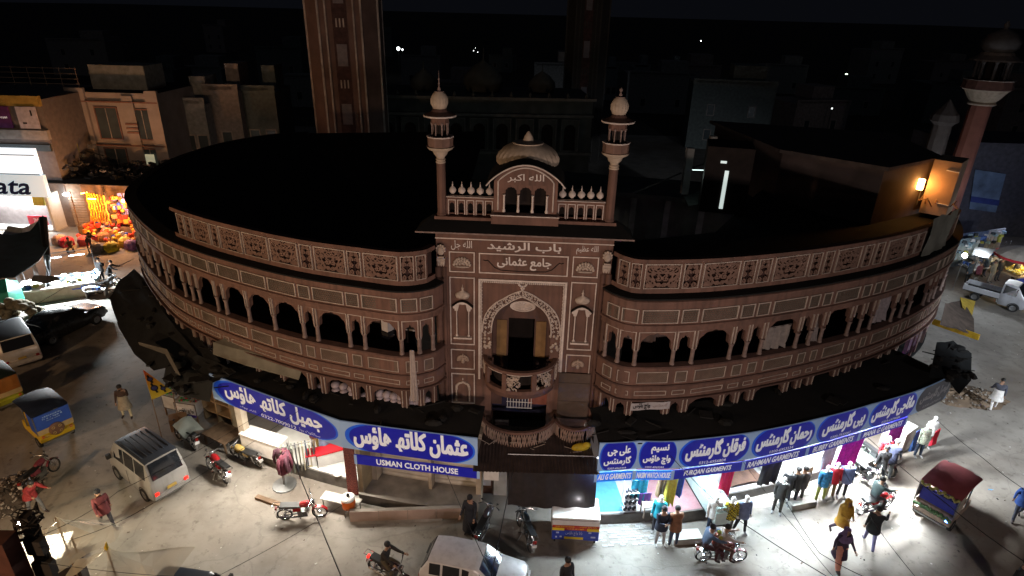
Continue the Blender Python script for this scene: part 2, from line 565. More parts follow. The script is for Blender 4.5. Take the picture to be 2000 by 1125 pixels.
def scroll_points(w, h):
    """strokes of a floral scroll: spirals on a loose grid, mirrored about the middle, joined by stems"""
    q = random.Random(5)
    P = []
    nx, nz = max(1, round(w / 2 / .215)), 4
    c = [[((i + .5) * w / 2 / nx + q.uniform(-.03, .03), -h / 2 + (k + .5) * h / nz + q.uniform(-.03, .03)) for k in range(nz)] for i in range(nx)]
    for i in range(nx):
        for k in range(nz):
            a0, s = q.random() * 6.3, 1 if (i + k) % 2 else -1
            rm = q.uniform(.075, .115)
            for t in range(34):
                f = t / 33
                r_ = rm * (1 - .8 * f)
                P.append((c[i][k][0] + r_ * math.cos(a0 + s * 7.5 * f), c[i][k][1] + r_ * math.sin(a0 + s * 7.5 * f)))
            for di, dk in ((1, 0), (0, 1), (1, 1)):
                if i + di < nx and k + dk < nz and q.random() < .75:
                    b = c[i + di][k + dk]
                    for t in range(14):
                        f = t / 13
                        P.append((c[i][k][0] + (b[0] - c[i][k][0]) * f + .03 * math.sin(PI * f), c[i][k][1] + (b[1] - c[i][k][1]) * f))
    P = np.array(P)
    return np.vstack([P, P * (-1, 1)])
def scroll(x, z, w, h):
    if (w, h) not in SCR:
        SCR[(w, h)] = scroll_points(w, h)
    p = SCR[(w, h)]
    return float(((p[:, 0] - x) ** 2 + (p[:, 1] - z) ** 2).min()) < .0255 ** 2
def hexes(x, z, w, h):
    p = 0.085
    j = math.floor(z / (p * .87))
    i = x / p + (0.5 if j % 2 else 0)
    dx = (i - math.floor(i) - .5) * p
    dz = z - (j + .5) * p * .87
    return dx * dx + dz * dz > (0.031) ** 2
def netting(x, z, w, h):
    a = ((x + z) / 0.075) % 1
    b = ((x - z) / 0.075) % 1
    return a < 0.42 or b < 0.42

# ------------------------------------------------------------------ arches
def foil(a, zs, apex, lobes=4.5, n=30, depth=0.06, ogee=0.07):
    pts = []
    for i in range(n + 1):
        t = PI * i / n
        c = 1 - depth * (1 - abs(math.sin(lobes * t)))
        h = (apex - zs) * (math.sin(t) ** 0.62)
        tip = ogee * (apex - zs) * max(0, 1 - abs(t - PI / 2) / 0.28)
        pts.append((-a * math.cos(t) * c, zs + h * (1 - ogee) * c + tip))
    return pts
def arch_slab(w, z0, z1, a, zs, apex, th, lobes=4.5, depth=0.06):
    pts = foil(a, zs, apex, lobes, depth=depth)
    poly = [(-w / 2, z0), (-a, z0)] + ([(-a, zs)] if zs > z0 + 1e-3 else []) + pts[1:-1] + ([(a, zs)] if zs > z0 + 1e-3 else []) + [(a, z0), (w / 2, z0), (w / 2, z1), (-w / 2, z1)]
    # split in left and right halves so that every face stays simple
    k = len(pts) // 2
    mid = pts[k]
    mb = MB()
    lo = [(-w / 2, z0), (-a, z0)] + ([(-a, zs)] if zs > z0 + 1e-3 else []) + pts[1:k + 1] + [(0, z1), (-w / 2, z1)]
    hi = [(-x, z) for x, z in lo][::-1]
    for p in (lo, hi):
        mb.prism(p, 0.0, th)
    return mb

MESH = {}
def shared(key, fn, mats, smooth=False):
    if key not in MESH:
        MESH[key] = fn().mesh(key.split('|')[0], mats, smooth)
    return MESH[key]

WIDE, SMALL = 1.22, 0.52
TRIMW = mat('dimmed_wing_trim', (0.47, 0.385, 0.33), 0.75, 0.25, 3, 0.1, stain=0.55, stain_col=(0.16, 0.11, 0.09))  # stained trim in a darker copy: the wings' dimmer light painted in
def build_wing(name, label, plan, bays, parapet_to, sgn, low_from=0.0):
    D = plan.dz
    w = thing(name, label, 'arcade building', group='curved market wings of the mosque')
    END = plan.L - 0.05
    def band(nm, prof, m, s0=0.0, s1=END, step=0.4):
        mb = MB()
        plan.sweep(mb, [(o, z + (D if z < 8.6 else 0)) for o, z in prof], s0, s1, step)
        return mb.build(nm, m, w)
    st = 0.25
    band('upper_wall', [(-.3, 7.5), (0, 7.5), (0, 7.70), (.06, 7.70), (.06, 7.76), (0, 7.78), (0, 8.59), (-.30, 8.68), (-.5, 8.68)], RED, step=st)
    band('roof_ledge', [(-.45, 8.68), (.07, 8.64), (.07, 8.69), (-.45, 8.73)], GRIME_SHADE, step=st)  # ledge top: shade on its upward face is put into the colour
    band('fascia', [(-.25, 4.9), (0, 4.9), (0, 5.40), (-.25, 5.40)], RED, step=st)
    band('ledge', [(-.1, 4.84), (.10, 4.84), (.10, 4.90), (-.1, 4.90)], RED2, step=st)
    band('ledge', [(-.1, 5.40), (.08, 5.40), (.08, 5.46), (-.1, 5.46)], RED2, step=st)
    band('railing_wall', [(-.14, 5.46), (.02, 5.46), (.02, 6.14), (-.14, 6.14)], RED, step=st)
    band('railing_cap', [(-.20, 6.14), (.07, 6.14), (.07, 6.20), (-.20, 6.22)], RED2, step=st)
    band('gallery_floor', [(-2.6, 5.2), (-.14, 5.2), (-.14, 5.3), (-2.6, 5.3)], GRIME_SHADE, step=.8)  # dirty floor, with its upward-facing shade painted in too
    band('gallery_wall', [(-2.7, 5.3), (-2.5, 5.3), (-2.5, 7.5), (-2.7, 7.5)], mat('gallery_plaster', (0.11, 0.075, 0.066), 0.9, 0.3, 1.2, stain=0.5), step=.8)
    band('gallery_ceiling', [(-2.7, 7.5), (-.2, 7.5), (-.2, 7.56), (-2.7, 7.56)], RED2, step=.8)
    band('lower_floor', [(-2.4, 3.35), (.0, 3.35), (.0, 3.45), (-2.4, 3.45)], GRIME_SHADE, step=.8)
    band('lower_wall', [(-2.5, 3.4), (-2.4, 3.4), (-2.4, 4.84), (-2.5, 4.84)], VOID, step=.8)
    band('parapet_base', [(-.5, 8.72), (-.31, 8.72), (-.31, 8.88), (-.5, 8.88)], RED, 0, parapet_to, st)
    band('parapet_coping', [(-.52, 9.76), (-.29, 9.76), (-.27, 9.80), (-.29, 9.90), (-.52, 9.90)], RED, 0, parapet_to, st)
    band('parapet_backing', [(-.50, 8.88), (-.46, 8.88), (-.46, 9.76), (-.50, 9.76)], mat('parapet_shadow_plaster', (0.06, 0.03, 0.025), 0.9), 0, parapet_to, st)  # dark sheet: shade behind the openwork is put into its colour
    # roof
    pts = [plan.at(s * 0.5, -.4, 8.70) for s in range(0, int(END * 2))]
    back = [(-2.3, 46.5), (-2.3, 20)] if sgn < 0 else [(17, 37), (12.5, 31), (8.5, 24.6), (3, 22.6), (3, 19)]
    mb = MB()
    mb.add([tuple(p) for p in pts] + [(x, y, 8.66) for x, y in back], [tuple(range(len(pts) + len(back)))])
    mb.build('roof', GRIME_SHADE, w)
    # posts between the parapet panels, columns between the arches
    edges = []
    for (s0, s1) in bays:
        edges += [s0, s1]
    cuts = [edges[0] - .05] + [(a + b) / 2 for a, b in zip(edges[1::2], edges[2::2])] + [edges[-1] + .05]
    gaps = [0.1] + [max(.05, b - a) for a, b in zip(edges[1::2], edges[2::2])] + [.1]
    col = shared('column', lambda: MB().lathe([(.092, 0), (.092, .05), (.074, .08), (.070, .50), (.082, .54), (.098, .58), (.098, .62)], 8), COLGREY, True)
    for s, gp in zip(cuts, gaps):
        if s > END - .2:
            continue
        M, _ = plan.bay(s - .1, s + .1, -.09, 6.2 + D, sgn)
        put(col, 'column', w, M=M)
        if s < parapet_to:
            M, _ = plan.bay(s - gp / 2 - .012, s + gp / 2 + .012, -.33, 9.32, sgn)
            put(shared('parapet_post|%.2f' % gp, lambda: MB().box((0, .06, 0), (gp + .03, .12, .9)), RED), 'parapet_post', w, M=M)
        M, _ = plan.bay(s - gp / 2 - .02, s + gp / 2 + .02, -.06, 7.16 + D, sgn)
        put(shared('pier|%.2f' % gp, lambda: MB().box((0, .06, 0), (gp + .04, .12, .72)), RED), 'pier', w, M=M)
        M, _ = plan.bay(s - gp / 2 - .02, s + gp / 2 + .02, -.06, 4.1 + D, sgn)
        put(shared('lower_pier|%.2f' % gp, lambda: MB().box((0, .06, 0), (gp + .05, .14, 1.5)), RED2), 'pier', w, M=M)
    for (s0, s1) in bays:
        wide = (s1 - s0) > 0.85
        bw = WIDE if wide else SMALL
        k = 'wide' if wide else 'small'
        def place(off, z, nm, me, dd=True):
            M, ww = plan.bay(s0, s1, off, z + (D if dd else 0), sgn)
            return put(me, nm, w, M=M @ Matrix.Diagonal((ww / bw, 1, 1, 1)))
        def sub(nm, me, par):
            return put(me, nm, par)
        a = bw * (.445 if wide else .345)
        # arcade arch and its white frame
        o = place(-.06, 0, 'arch', shared('arch|' + k, lambda: arch_slab(bw, 6.80, 7.52, a, 6.80, 7.44 if wide else 7.34, .16, 4.5 if wide else 2.5, .06 if wide else .12), RED))
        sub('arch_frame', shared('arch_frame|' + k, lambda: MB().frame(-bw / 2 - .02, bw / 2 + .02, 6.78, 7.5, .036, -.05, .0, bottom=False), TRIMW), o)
        # frieze screen
        o = place(.012, 8.08, 'frieze_screen', shared('frieze_screen|' + k, lambda: lattice(bw - .06, .46, .0165, hexes, .012), mat('olive_screen_plaster', (.125, .10, .078), .85, .3, 3, .1)))
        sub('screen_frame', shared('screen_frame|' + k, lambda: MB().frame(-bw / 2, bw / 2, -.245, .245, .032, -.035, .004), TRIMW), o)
        # railing panel
        o = place(.03, 5.77, 'railing_panel', shared('railing_panel|' + k, lambda: lattice(bw - .16, .42, .019, netting, .012), mat('olive_net_plaster', (.155, .112, .085), .85, .3, 3, .1)))
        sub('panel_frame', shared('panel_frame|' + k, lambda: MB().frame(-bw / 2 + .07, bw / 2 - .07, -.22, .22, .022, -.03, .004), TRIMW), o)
        # little panel of the fascia
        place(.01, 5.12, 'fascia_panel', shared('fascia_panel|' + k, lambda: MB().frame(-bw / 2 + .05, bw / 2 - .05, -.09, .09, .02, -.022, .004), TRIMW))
        # lower arcade
        if s0 >= low_from:
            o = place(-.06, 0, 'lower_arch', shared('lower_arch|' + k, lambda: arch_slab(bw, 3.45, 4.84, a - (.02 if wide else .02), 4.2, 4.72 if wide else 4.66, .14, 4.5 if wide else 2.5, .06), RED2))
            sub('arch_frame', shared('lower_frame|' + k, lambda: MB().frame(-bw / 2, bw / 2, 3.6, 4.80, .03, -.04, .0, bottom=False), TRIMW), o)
        if s1 < parapet_to:
            o = place(-.33, 9.32, 'parapet_lattice', shared('parapet_lattice|' + k, lambda: lattice(bw - .02, .86, .026, scroll, .03), LATT), False)
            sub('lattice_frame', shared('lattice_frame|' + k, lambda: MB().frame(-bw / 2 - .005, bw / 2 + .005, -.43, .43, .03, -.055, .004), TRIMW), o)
    return w

LB = [(.57, 1.02), (1.1, 1.64), (1.75, 3.0), (3.1, 3.58), (3.66, 4.85), (4.96, 5.44), (5.55, 6.79), (6.9, 8.09), (8.2, 9.35), (9.44, 9.86), (9.95, 11.04), (11.13, 11.52), (11.62, 12.1), (12.2, 13.25), (13.36, 13.9), (14.0, 15.1), (15.22, 16.35), (16.46, 17.0), (17.1, 18.2), (18.3, 18.8), (18.9, 20.1), (20.2, 20.7), (20.8, 22.0), (22.1, 23.3)]
RB = [(.28, .78), (.86, 1.42), (1.52, 2.74), (2.84, 3.43), (3.55, 4.93), (5.05, 5.59), (5.71, 6.23), (6.38, 7.87), (8.02, 8.51), (8.69, 9.10), (9.31, 10.59), (10.8, 11.27), (11.49, 11.95), (12.21, 13.53), (13.68, 14.29), (14.4, 15.0), (15.12, 16.6), (16.72, 17.25), (17.36, 17.85), (17.96, 19.3), (19.4, 19.95), (20.05, 20.6), (20.7, 21.9)]
wing_l = build_wing('arcade_wing', 'curved brown arcade wing with carved lattice parapet, bending away past the orange toy stall', LEFT, LB, 12.55, -1)
wing_r = build_wing('arcade_wing', 'curved brown arcade wing with carved lattice parapet, above the row of garment shop signs', RIGHT, RB, 19.6, 1)

# white plastered piers and hung cloth seen in the galleries
wp = mat('white_gallery_plaster', (0.55, 0.51, 0.50), 0.8, 0.15)
for plan, s, w_ in ((LEFT, 2.35, .5), (LEFT, .35, .3), (RIGHT, 2.05, .4), (RIGHT, 4.35, 1.0)):
    M, _ = plan.bay(s - .1, s + .1, -2.3, 0)
    mb = MB().box((0, 0, 6.9), (w_, .3, 1.15), 0).box((0, 0, 6.22), (w_ + .02, .32, .16), 1).box((0, 0, 6.08), (w_ + .04, .34, .06), 0)
    put(mb.mesh('gallery_pier', [wp, BLACK]), 'gallery_pier', wing_l if plan is LEFT else wing_r, M=M)

# ------------------------------------------------------------------ gateway
GATE = thing('mosque_gateway', 'tall brown gateway with white calligraphy, ribbed dome and two slim turrets', 'gateway', (0.36, 19.0, 0), R(-2.5))
def arch_pts(a, zs, apex, n=24):  # pointed portal arch
    pts = []
    for i in range(n + 1):
        t = PI * i / n
        h = (apex - zs) * (0.88 * math.sin(t) ** 0.8 + 0.12 * max(0, 1 - abs(t - PI / 2) / 0.5))
        pts.append((-a * math.cos(t), zs + h))
    return pts
ap = arch_pts(1.03, 6.63, 8.06)
k = len(ap) // 2
lo = [(-2.92, 0), (-1.03, 0)] + ap[:k + 1] + [(0, 10.38), (-2.92, 10.38)]
mb = MB().prism(lo, 0, .5).prism([(-x, z) for x, z in lo][::-1], 0, .5)
mb.build('facade', RED, GATE)
mb = MB().box((-2.75, 2.3, 5.2), (.3, 3.6, 10.36)).box((2.75, 2.3, 5.2), (.3, 3.6, 10.36)).box((0, 4.2, 5.2), (5.2, .2, 10.36))
mb.build('side_wall', RED2, GATE)
MB().box((0, 2.2, 10.39), (5.9, 4.2, .02)).build('roof_slab', GRIME_SHADE, GATE)
# eave over the facade
mb = MB()
mb.add([(-3.48, -.52, 10.42), (3.48, -.52, 10.42), (3.48, -.52, 10.47), (-3.48, -.52, 10.47), (-3.0, .35, 10.80), (3.0, .35, 10.80), (3.0, .35, 10.42), (-3.0, .35, 10.42), (-3.48, .6, 10.45), (3.48, .6, 10.45)],
       [(0, 1, 2, 3), (3, 2, 5, 4), (1, 0, 7, 6), (3, 4, 8), (2, 9, 5), (4, 5, 9, 8)], 0)
mb.build('eave', GRIME_SHADE, GATE)  # dark eave top: its shade is painted in
MB().box((0, -.535, 10.445), (6.98, .03, .05)).build('eave_edge', COLGREY, GATE)
MB().box((0, -.03, 10.24), (5.84, .06, .27)).build('fascia', RED, GATE)
MB().box((0, -.05, 10.095), (5.86, .05, .035)).build('trim_line', TRIM, GATE)
# recess of the portal
mb = MB().box((0, .45, 7.55), (2.06, .1, 1.04)).box((-.76, .45, 5.93), (.59, .1, 2.2)).box((.76, .45, 5.93), (.59, .1, 2.2))
mb.build('recess_wall', RED2, GATE)
ochre = mat('ochre_door_panel', (0.23, 0.13, 0.05), 0.6, 0.25)
for s in (-1, 1):
    MB().box((s * .70, .38, 6.2), (.36, .04, 1.5)).build('door_leaf', ochre, GATE)
MB().box((0, 2.4, 5.9), (2.0, .1, 2.4)).build('inner_wall', VOID, GATE)
MB().box((0, .9, 4.8), (2.6, 1.6, .1)).build('portal_floor', GRIME_SHADE, GATE)
# oval plaque over the door
mb = MB()
T = tr(0.02, .40, 7.52) @ Matrix.Diagonal((1, 1, .46, 1)) @ rot('X', 90)
mb.lathe([(.45, 0), (.45, .05), (.36, .06), (.35, .02), (.001, .03)], 28, 0, T)
for i in range(16):
    mb.tube([(0.02 + .05 * math.cos(i * PI / 8), .365, 7.52 + .023 * math.sin(i * PI / 8)), (0.02 + .32 * math.cos(i * PI / 8), .365, 7.52 + .148 * math.sin(i * PI / 8))], [.012, .02], 4, 0)
mb.build('oval_plaque', TRIM, GATE, smooth=False)
# carved band round the portal arch
outer = arch_pts(1.36, 6.63, 8.30, 36)
inner = arch_pts(1.05, 6.63, 8.07, 36)
mb = MB()
for i in range(36):
    (a, b), (c, d), (e, f), (g_, h) = inner[i], inner[i + 1], outer[i + 1], outer[i]
    mb.add([(a, -.02, b), (c, -.02, d), (e, -.02, f), (g_, -.02, h)], [(0, 1, 2, 3)])
mb.build('arch_band', RED2, GATE)
mb = MB()
rr = random.Random(3)
for i in range(36):
    for q, sz in ((.25, .055), (.74, .06)):
        t = i + rr.random() * .4
        j = min(35, int(t)); f_ = t - j
        px = (inner[j][0] * (1 - q) + outer[j][0] * q) * (1 - f_) + (inner[j + 1][0] * (1 - q) + outer[j + 1][0] * q) * f_
        pz = (inner[j][1] * (1 - q) + outer[j][1] * q) * (1 - f_) + (inner[j + 1][1] * (1 - q) + outer[j + 1][1] * q) * f_
        th = rr.random() * 6.3
        c = [(px + sz * math.cos(th + v) * (1 - v / 7), -.045, pz + sz * 1.1 * math.sin(th + v) * (1 - v / 7)) for v in (0, 1.2, 2.4, 3.6, 4.8)]
        mb.tube(c, [.022, .028, .028, .022, .012], 4)
for a in (inner, outer):
    mb.tube([(x, -.03, z) for x, z in a], .024, 4)
mb.build('scroll_carving', TRIM, GATE)
for s in (-1, 1):  # carved feet of the band
    mb = MB()
    for i in range(14):
        x, z = s * (1.03 + rr.random() * .3), 5.95 + rr.random() * .68
        mb.ball((x, -.03, z), (.05, .03, .06), 0, 6, 4)
    mb.build('carved_foot', CARVED, GATE)
# beaded frame
MB().frame(-1.5, 1.5, 4.7, 8.69, .07, -.06, .0, bottom=False).build('portal_frame', TRIM, GATE)
mb = MB()
for s in (-1, 1):
    for i in range(52):
        mb.ball((s * (1.395 + .012 * (i % 2)), -.035, 5.2 + i * .066), (.036, .035, .034), 0, 5, 4)
for i in range(42):
    mb.ball((-1.36 + i * .0663, -.035, 8.58), (.034, .035, .036), 0, 5, 4)
mb.build('bead_row', TRIM, GATE)
mb = MB()
for dx, dz in ((0, 0), (-.08, .02), (.08, .02), (-.04, -.07), (.04, -.07), (0, -.13), (-.12, .06), (.12, .06)):
    mb.ball((dx, -.05, 8.47 + dz), (.045, .04, .045), 0, 6, 4)
mb.build('keystone_flower', TRIM, GATE)
# framed panels of the facade
for s in (-1, 1):
    x0, x1 = (-2.49, -1.63) if s < 0 else (1.63, 2.49)
    for z0, z1 in ((8.89, 9.63), (6.10, 8.71), (5.08, 5.90)) + (((3.6, 4.89),) if s < 0 else ()):
        MB().frame(x0, x1, z0, z1, .036, -.045, .0).build('panel_frame', TRIM, GATE)
    cx = (x0 + x1) / 2
    # lotus spray
    mb = MB().ball((cx, -.02, 9.08), (.27, .05, .035), 0, 12, 5)
    for n, r_, a0, sz in ((9, .27, 82, .052), (7, .185, 72, .05), (4, .10, 50, .045)):
        for i in range(n):
            a = R(-a0 + 2 * a0 * i / (n - 1))
            mb.ball((cx + math.sin(a) * r_, -.04, 9.13 + math.cos(a) * r_ * .98), (sz, .05, sz * 1.15), 0, 7, 5)
    mb.build('lotus_relief', CARVED, GATE, smooth=True)
    # flower mask
    mb = MB().ball((cx, -.02, 5.42), (.08, .07, .11), 0, 8, 6)
    for i in range(11):
        a = R(-100 + 200 * i / 10)
        mb.ball((cx + .17 * math.sin(a), -.03, 5.48 + .15 * math.cos(a)), (.065, .045, .05), 0, 7, 5)
        if i % 2:
            mb.ball((cx + .11 * math.sin(a), -.05, 5.46 + .1 * math.cos(a)), (.05, .04, .045), 0, 7, 5)
    mb.ball((cx, -.04, 5.68), (.03, .03, .05), 0, 6, 4)
    mb.build('flower_mask_relief', mat('tan_carved_plaster', (0.38, 0.28, 0.22), 0.8, 0.3, 9, .2), GATE, smooth=True)
    # kiosk relief: columns, curved eave, ribbed dome
    kx = -2.05 if s < 0 else 2.05
    mb = MB()
    for q in (-.21, .21):
        mb.lathe([(.045, 0), (.045, .05), (.02, .08), (.02, 1.05), (.035, 1.1)], 8, 0, tr(kx + q, -.05, 6.45))
    mb.box((kx, -.07, 6.40), (.64, .14, .06))
    bw_ = [(-.34 + .68 * i / 16, 7.60 + .22 * math.sin(PI * i / 16)) for i in range(17)]
    lowr = [(x * .9, z - .07 - .14 * abs(math.sin(3 * PI * i / 16)) * (1 if 3 < i < 13 else 0) * .35) for i, (x, z) in enumerate(bw_)]
    for i in range(16):
        a, b, c, d = lowr[i], lowr[i + 1], bw_[i + 1], bw_[i]
        mb.prism([(kx + q[0], q[1]) for q in (a, b, c, d)], -.10, 0)
    for q in (-1, 1):
        mb.prism([(kx + q * .27, 7.45), (kx + q * .17, 7.45), (kx + q * .12, 7.66), (kx + q * .30, 7.66)][::q], -.08, 0)
    mb.build('kiosk_relief', TRIM, GATE)
    MB().prism([(kx + x * 1.1, z + .01) for x, z in bw_] + [(kx + x * 1.1, z + .035) for x, z in bw_[::-1]], -.17, 0).build('kiosk_eave', VOID, GATE)  # dark arc paints the unlit top of the little eave
    mb = MB().lathe([(.001, -.02), (.2, 0), (.25, .09), (.23, .17), (.13, .23), (.04, .27), (.03, .32), (.045, .36), (.02, .4), (.008, .5)], 22, 0, tr(kx, -.02, 7.93) @ Matrix.Diagonal((1, .45, 1, 1)), 22, .05)
    mb.build('kiosk_dome', CARVED, GATE, smooth=True)
    # corner mouldings with carved brackets
    mb = MB()
    for x, r_ in ((2.86, .11), (2.66, .07)):
        mb.tube([(s * x, -.02, 0.0), (s * x, -.02, 9.05)], r_, 8)
    mb.build('corner_moulding', RED, GATE, smooth=True)
    mb = MB().ball((s * 2.75, -.12, 9.68), (.13, .12, .17), 0, 9, 6)
    for i in range(7):
        a = R(-110 + 220 * i / 6)
        mb.ball((s * 2.75 + .13 * math.sin(a), -.12, 9.72 + .14 * math.cos(a)), (.045, .06, .05), 0, 6, 4)
    mb.box((s * 2.75, -.1, 9.46), (.22, .2, .05))
    for q in (-.08, 0, .08):
        mb.lathe([(.01, 0), (.05, .08), (.06, .2)], 7, 0, tr(s * 2.75 + q, -.1, 9.1))
    mb.box((s * 2.75, -.08, 9.36), (.26, .16, .1))
    mb.build('carved_bracket', CARVED, GATE, smooth='auto')
MB().frame(-1.49, 1.49, 8.89, 9.62, .038, -.045, .0).build('panel_frame', TRIM, GATE)
# niche arch
mb = MB()
na = foil(.2, 4.2, 4.5, 4.5, 18, .05, .1)
no_ = [(x * 1.42, 4.2 + (z - 4.2) * 1.25) for x, z in na]
for i in range(18):
    mb.prism([(q[0] - 2.07, q[1]) for q in (na[i], na[i + 1], no_[i + 1], no_[i])], -.06, 0)
for q in (-.24, .24):
    mb.lathe([(.03, 0), (.03, .46), (.05, .5)], 7, 0, tr(-2.07 + q, -.04, 3.7))
mb.ball((-2.07, -.04, 4.66), (.03, .03, .05), 0, 6, 4)
mb.build('niche_relief', CARVED, GATE)
# calligraphy
def on_face(y):
    return lambda x, z: (x, y, z)
calli = mat('white_calligraphy', (0.74, 0.66, 0.62), 0.7, 0.08)
for txt, x0, x1, z0, z1, bold in (('باب الرشید', -1.22, 1.22, 9.68, 10.03, .012), ('جامع عثمانی', -.88, .92, 9.05, 9.50, .012), ('الله جل', -2.42, -1.72, 9.68, 10.02, .006), ('الله عظیم', 1.72, 2.44, 9.70, 10.02, .006)):
    mb = MB()
    lettering(mb, txt, x0, x1, z0, z1, on_face(-.02), 0, bold, arabic=True)
    mb.build('calligraphy', calli, GATE)
mb = MB()
pts = [(-1.34, 9.36), (-1.25, 9.33), (-1.2, 9.36), (-1.12, 9.28), (-1.05, 9.2), (-.95, 9.1), (-.75, 9.02), (0, 8.99), (.75, 9.02), (.95, 9.1), (1.05, 9.2), (1.12, 9.28), (1.2, 9.36), (1.25, 9.33), (1.34, 9.36)]
mb.tube([(x, -.015, z) for x, z in pts], .015, 4)
mb.build('flourish', VOID, GATE)
# attic: plinth, arcaded parapets with bulbs
MB().box((0, .05, 10.80), (5.86, .3, .10)).build('attic_plinth', RED, GATE)
MB().box((0, -.12, 10.87), (2.14, .36, .28)).build('pavilion_plinth', RED, GATE)
MB().box((0, -.14, 11.02), (2.18, .38, .03)).build('trim_line', TRIM, GATE)
for s in (-1, 1):
    c0 = s * 1.78
    mb = MB().box((c0, .16, 11.42), (1.52, .16, .10)).box((c0, .2, 10.88), (1.52, .1, .06))
    for i in range(6):
        mb.box((c0 - .75 + i * .3, .16, 11.1), (.07, .14, .56))
    mb.build('attic_parapet', RED, GATE)
    MB().box((c0, .12, 11.475), (1.54, .2, .02)).build('trim_line', TRIM, GATE)
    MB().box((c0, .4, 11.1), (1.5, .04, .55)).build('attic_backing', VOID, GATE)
    for i in range(5):
        x = c0 - .6 + i * .3
        o = shared('attic_arch', lambda: arch_slab(.25, 10.88, 11.38, .085, 11.1, 11.28, .08, 2.5, .05), RED)
        put(o, 'attic_arch', GATE, (x, .1, 0))
        put(shared('attic_frame', lambda: MB().frame(-.125, .125, 10.88, 11.37, .022, -.02, 0, bottom=False), TRIM), 'arch_frame', GATE, (x, .1, 0))
        put(shared('bulb_finial', lambda: MB().lathe([(.03, 0), (.05, .02), (.115, .09), (.12, .15), (.09, .21), (.035, .25), (.02, .28), (.03, .30), (.012, .34), (.004, .42)], 12), TRIM, True), 'bulb_finial', GATE, (x, .3, 11.5))
# pavilion with three arches under a curved eave
def bow(a, zs, apex, n=20):
    return [(-a + 2 * a * i / n, zs + (apex - zs) * math.sin(PI * i / n) ** .8) for i in range(n + 1)]
front = bow(1.0, 12.12, 12.64)
for i in (-1, 0, 1):
    mb = arch_slab(.46, 11.1, 12.0, .185, 11.70, 11.95, .14, 4.5, .09)
    mb.build('pavilion_arch', RED, GATE, (i * .46, -.2, 0))
mb = MB().prism([(-1.0, 12.0), (1.0, 12.0)] + front[::-1], -.2, -.06)
for s in (-1, 1):
    mb.box((s * .845, -.13, 11.55), (.31, .14, .9))
    mb.box((s * .93, .5, 11.55), (.14, 1.2, .9))
mb.box((0, 1.1, 11.8), (2.0, .1, 1.4))
mb.build('pavilion_wall', RED, GATE)
MB().box((0, .6, 11.5), (1.7, .05, .85)).build('pavilion_backing', VOID, GATE)
for i in range(4):
    MB().lathe([(.05, 0), (.05, .06), (.03, .1), (.03, .5), (.05, .56)], 8, 0, tr(-.675 + i * .45, -.26, 11.14)).build('colonnette', TRIM, GATE, smooth=True)
ea = bow(1.22, 12.06, 12.74)
mb = MB()
for i in range(20):
    for y0, y1, m_ in ((-.55, -.2, 0),):
        a, b = ea[i], ea[i + 1]
        mb.add([(a[0], y0, a[1] - .03), (b[0], y0, b[1] - .03), (b[0], y1, b[1] + .05), (a[0], y1, a[1] + .05)], [(0, 1, 2, 3)])
    a, b = ea[i], ea[i + 1]
    mb.add([(a[0], -.2, a[1] + .05), (b[0], -.2, b[1] + .05), (b[0], 1.2, b[1] + .05), (a[0], 1.2, a[1] + .05)], [(0, 1, 2, 3)])
mb.build('curved_eave', GRIME_SHADE, GATE)  # curved eave coloured dark for the shade on top
for pts, y, r_ in ((ea, -.55, .022),):
    MB().tube([(x, y, z - .03) for x, z in pts], r_, 5).build('eave_trim', TRIM, GATE)
ia = bow(.87, 12.1, 12.55)
MB().tube([(-.87, -.215, 11.17)] + [(x, -.215, z) for x, z in ia] + [(.87, -.215, 11.17)], .022, 4).build('pavilion_trim', TRIM, GATE)
mb = MB()
lettering(mb, 'الله اکبر', -.58, .56, 12.08, 12.36, on_face(-.215), 0, .008, arabic=True)
mb.build('calligraphy', calli, GATE)
mb = MB().lathe([(.84, 12.40), (.9, 12.46), (1.0, 12.60), (1.0, 12.72), (.93, 12.86), (.78, 13.02), (.6, 13.13), (.49, 13.18)], 56, 0, tr(0, .95, -.09), 28, .06)
mb.lathe([(.5, 13.18), (.5, 13.21), (.2, 13.24), (.17, 13.28), (.13, 13.4), (.03, 13.55), (.001, 13.56)], 16, 0, tr(0, .95, -.09))
mb.build('ribbed_dome', DOMEW, GATE, smooth='auto')
MB().lathe([(.8, 12.0), (.84, 12.42)], 24, 0, tr(0, .95, -.09)).build('dome_drum', RED2, GATE)
